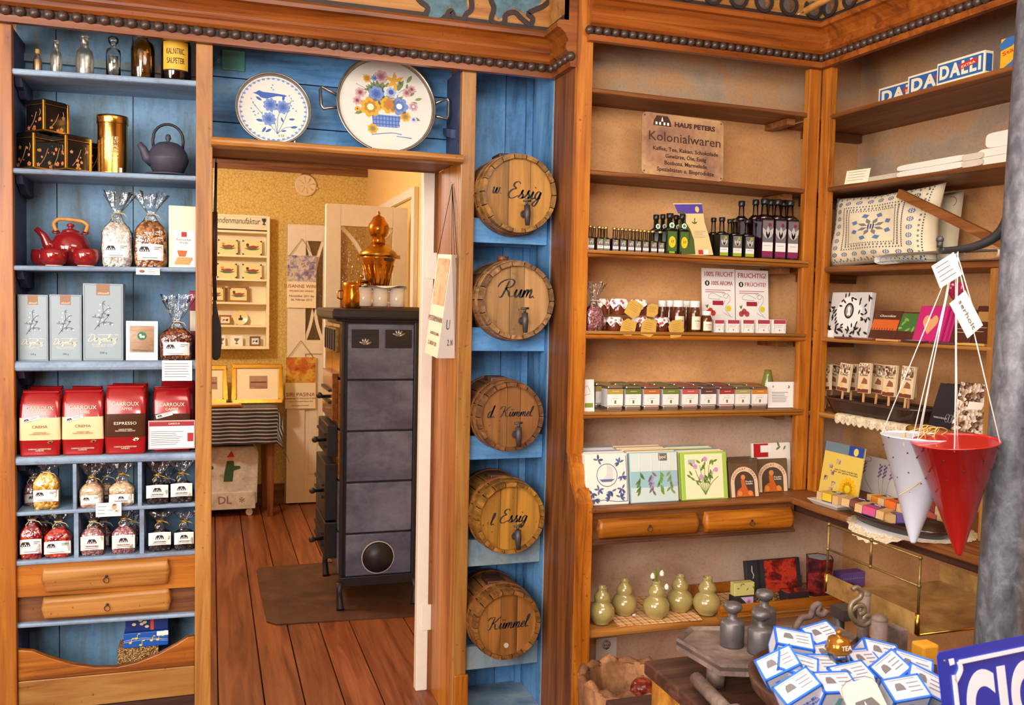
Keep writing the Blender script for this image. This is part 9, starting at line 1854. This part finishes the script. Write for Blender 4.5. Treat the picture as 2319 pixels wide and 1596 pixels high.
# bowl heaped with tea boxes
BC = Vector((1.115, 1.325)); BR = .195; BZ = .842
bo = thing('wooden_bowl', 'dark turned wooden bowl heaped with tea boxes', 'bowl', (BC.x, BC.y, BT+.0005)); bh_ = BZ-BT
MB().lathe([(.09, 0), (.1, .004), (.15, .045), (BR*.97, bh_*.8), (BR, bh_), (BR*.97, bh_+.004), (BR*.93, bh_), (.14, .05), (.09, .014), (0, .012)], 48).obj('bowl', DARKW['x'], bo)
TBW = plain('tea_box_white', rgb(200, 200, 210), .5); TBB = plain('tea_box_blue_edge', rgb(36, 104, 206), .4)
def tbox(label, px, py, Y, rot, size=(.07, .046, .046), txt=None, side=None):
    p = P(px, py, Y); o = thing('tea_filter_box', label, 'box', tuple(p), 0, 'blue-edged tea boxes', rot); a, b, c = [s/2 for s in size]
    MB().box(-a, a, -b, b, -c, c).obj('carton', TBW, o, bevel=.001); w_ = .0035; m = MB(); e = .0004
    for (sx, sy) in ((-1, -1), (1, -1), (1, 1), (-1, 1)): m.box(sx*a-w_ if sx > 0 else sx*a-e, sx*a+e if sx > 0 else sx*a+w_, sy*b-w_ if sy > 0 else sy*b-e, sy*b+e if sy > 0 else sy*b+w_, -c, c)
    for sy in (-1, 1):
        for sz in (-1, 1): m.box(-a, a, sy*b-w_ if sy > 0 else sy*b-e, sy*b+e if sy > 0 else sy*b+w_, sz*c-w_ if sz > 0 else sz*c-e, sz*c+e if sz > 0 else sz*c+w_)
    for sx in (-1, 1):
        for sz in (-1, 1): m.box(sx*a-w_ if sx > 0 else sx*a-e, sx*a+e if sx > 0 else sx*a+w_, -b, b, sz*c-w_ if sz > 0 else sz*c-e, sz*c+e if sz > 0 else sz*c+w_)
    m.obj('blue_edges', TBB, o)
    # printed top (house emblem + lines) and front
    t = MB().prism([(-a*.58, -b*.15), (-a*.05, -b*.15), (-a*.08, b*.2), (-a*.18, b*.45), (-a*.44, b*.45), (-a*.54, b*.2)], c+.0003, c+.0006, 'xy').obj('house_emblem', GREYINK, o); m = MB()
    for k in range(3): m.add([(a*.1, b*(.4-.35*k), c+.0005), (a*.75, b*(.4-.35*k), c+.0005), (a*.75, b*(.31-.35*k), c+.0005), (a*.1, b*(.31-.35*k), c+.0005)], [(0, 1, 2, 3)])
    m.add([(-a*.7, b*.75, c+.0005), (a*.7, b*.75, c+.0005), (a*.7, b*.7, c+.0005), (-a*.7, b*.7, c+.0005)], [(0, 1, 2, 3)]); tag(m.obj('printed_lines', paint(124, 122, 124), o, recalc=False), kind='stuff')
    if txt: text(txt, c*.42, paint(40, 90, 180), o, (0, -b-.0008, 0), wid=a*1.3)
    else: MB().prism([(-a*.35, -c*.4), (a*.3, -c*.4), (a*.1, -c*.1), (a*.1, c*.4), (-a*.15, c*.45), (-a*.2, -c*.1)], -b-.0003, -b-.0007).obj('green_print', paint(120, 160, 160), o)
    return o
R_ = math.radians
bl = [(1792, 1466, 1.40, (R_(22), R_(8), R_(-24)), None, 'at the back left of the bowl'), (1852, 1452, 1.42, (R_(24), R_(-4), R_(10)), None, 'at the back of the bowl near the glass stopper'), (1868, 1498, 1.37, (R_(20), R_(2), R_(6)), None, 'just left of the glass stopper'), (1768, 1516, 1.34, (R_(30), R_(-28), R_(-20)), 'Tee-Ei,\nTeehaus', 'at the left rim of the bowl'), (1800, 1520, 1.33, (R_(30), R_(12), R_(-30)), None, 'second from the left rim'), (1848, 1524, 1.33, (R_(22), R_(4), R_(-8)), None, 'in the middle of the heap'), (1812, 1572, 1.26, (R_(20), R_(-30), R_(-10)), 'Tee-Ei,\nTeehaus', 'at the front left of the bowl'), (1885, 1566, 1.25, (R_(24), R_(3), R_(-4)), None, 'at the front middle of the bowl'), (1925, 1545, 1.29, (R_(18), R_(-6), R_(-4)), None, 'right of the front middle box'), (1985, 1490, 1.38, (R_(36), R_(14), R_(-12)), None, 'behind the right half of the heap'), (1945, 1510, 1.36, (R_(30), R_(6), R_(10)), None, 'right of the glass stopper'), (2005, 1526, 1.30, (R_(34), R_(-16), R_(16)), 'Tee kosten\nFilter', 'with blue lettering on the right side'), (2058, 1518, 1.32, (R_(46), R_(14), R_(-30)), 'Tee\nFilter', 'at the right rim of the bowl'), (2045, 1576, 1.23, (R_(30), R_(-6), R_(-8)), None, 'at the front right of the bowl'), (2088, 1556, 1.27, (R_(40), R_(22), R_(-34)), None, 'lowest at the right rim of the bowl')]
for px_, py_, Y_, rot, tx_t, where in bl: tbox('white tea box with blue edges '+where, px_, py_, Y_, rot, txt=tx_t)
p = P(1955, 1584, 1.2); o = thing('postcard', 'cream postcard with an engraved thatched house leaning on the boxes', 'postcard', tuple(p), 0, None, (R_(-35), R_(-6), R_(6))); MB().box(-.036, .04, 0, .0015, -.05, .03).obj('sheet', CREAM, o); stems(o, [[(-.032, -.046), (.036, -.046), (.036, .026), (-.032, .026), (-.032, -.046)]], GREYINK, -.0004, .0007, 'border_line'); house(o, .0, -.03, -.0006, .06, GREYINK)
p = P(1897, 1508, 1.33); o = thing('glass_inkwell', 'small faceted glass bottle with a lettered amber top on the heap', 'bottle', tuple(p)); MB().box(-.028, .028, -.022, .022, 0, .005).obj('base', GLASS, o, bevel=.002); MB().lathe([(.018, .004), (.021, .012), (.017, .024), (.02, .028)], 8).obj('glass', GLASS, o); MB().lathe([(.021, .026), (.024, .03), (.018, .052), (.006, .054), (.005, .06), (.008, .064), (0, .068)], 8).obj('amber_top', plain('amber_enamel', rgb(150, 96, 24), .15, .5), o); text('TEA', .012, CREAM, o, (0, -.0225, .04))

# blue enamel sign
tl, tr_, bl_ = P(2122, 1478, 1.1), P(2330, 1436, 1.1), P(2152, 1596, 1.1)
sg_ = thing('enamel_sign', 'dark blue enamel sign with a white border and white letters', 'sign', (tl.x, 1.1, tl.z)); ang = math.atan2(tr_.z-tl.z, tr_.x-tl.x); sg_.rotation_euler = (R_(-8), -ang, 0)
sw, sh = .62, tl.z-CT-.002; sh *= .98
ENB = plain('blue_enamel', rgb(8, 44, 160), .18, 0, .5, .5); ENW = plain('white_enamel', rgb(216, 220, 232), .2, 0, .5, .4)
MB().prism([(0+.008, -sh), (sw, -sh), (sw, 0), (.006, 0), (0, -.006), (0, -sh+.008)], 0, .003).obj('plate', ENB, sg_, bevel=.001)
pts = [(.04, -.018), (sw-.04, -.018), (sw-.04, -sh+.03), (.035, -sh+.03)]
path = [(.038, -.02), (.04, -.032), (.028, -.048), (.026, -.06), (.026, -sh+.06)]; path2 = [(.04, -.02), (sw-.04, -.02)]
for pth in (smooth_pts(path, 3), path2): scroll(sg_, pth, 0.0, .0055, ENW, 'white_border')
MB().prism([(.02, -.013), (.03, -.013), (.031, -.022), (.022, -.023)], 0, -.0008).obj('corner_dot', ENW, sg_)
text('CICHORIEN', .135, ENW, sg_, (.046, -.0006, -.098), wid=None, align='LEFT', off=.007, sq=.6, space=1.15, res=8)
MB().box(sw*.4, sw*.45, .004, .12, -sh, -sh+.02).obj('prop_foot', IRON_D, sg_)
MB().ball((.012, -.001, -.014), .0025, 1, .5, 1, 8).obj('screw', STEEL, sg_)
# cheese-coloured wax block behind the sign
p = P(2100, 1520, 1.42); o = thing('wax_block', 'small yellow wax block beside the bowl', 'wax', (p.x+.02, 1.45, BT+.001)); MB().box(-.02, .02, -.018, .018, 0, P(2100, 1470, 1.42).z-BT).obj('block', paint(214, 150, 40), o, bevel=.005)
# log basket with egg-shaped ornaments
p = P(1412, 1560, 2.42); o = thing('log_basket', 'rough bark basket on the floor beside the counter', 'basket', (p.x+.03, 2.45, 0)); BK = blotch('bark', [(.3, rgb(70, 44, 28)), (.5, rgb(130, 86, 54)), (.7, rgb(186, 136, 92))], 10, (1, 1, .4), .8, .6); hb = P(1400, 1548, 2.42).z
MB().lathe([(.12, 0), (.14, .1), (.15, hb*.8), (.155, hb), (.13, hb), (.125, hb*.8), (.1, .03), (0, .03)], 30).obj('wall', BK, o)
for k in range(14): a = 2*PI*k/14; MB().tube([(.142*math.cos(a), .142*math.sin(a), hb-.01), (.142*math.cos(a+.22), .142*math.sin(a+.22), hb+.008*(k % 2)), (.142*math.cos(a+.45), .142*math.sin(a+.45), hb-.008)], [.011, .015, .011], 8).obj('rim_bark', BK, o)
EGG = blotch('maroon_egg', [(.3, rgb(60, 18, 16)), (.5, rgb(112, 36, 28)), (.7, rgb(176, 96, 70))], 30, (1, 1, 1), .2, .1)
for k, (px_, py_, Y_, lb) in enumerate(((1432, 1590, 2.36, 'glossy maroon ball at the front of the bark basket'), (1455, 1560, 2.44, 'glossy maroon ball at the back of the bark basket'))):
    q_ = P(px_, py_, Y_); o = thing('maroon_ball', lb, 'ball', (q_.x, Y_, q_.z), 0, 'maroon balls'); MB().ball((0, 0, 0), .038, 1, 1, .92, 22).obj('ball', EGG, o); MB().tube([(0, 0, .034), (0, 0, .042)], .004, 6).obj('cap', BROWN['z'], o)

# turned stick hanging from the ceiling beam in front of the cornice
a_p, b_p = P(1822, 26, 2.1), P(1925, -30, 2.0); o = thing('wooden_stick', 'pale turned stick with a wire tip near the upper corner', 'stick'); MB().tube([tuple(a_p), tuple(b_p), tuple(b_p+(b_p-a_p)*1.2)], .009, 12).obj('stick', PALE['x'], o); MB().tube([tuple(a_p), tuple(P(1806, 33, 2.1))], .0018, 6).obj('wire_tip', STEEL, o)
v_ = b_p+(b_p-a_p)*1.1; MB().tube([tuple(v_), (v_.x, v_.y, 2.8)], .002, 6).obj('hanging_wire', STEEL, o)
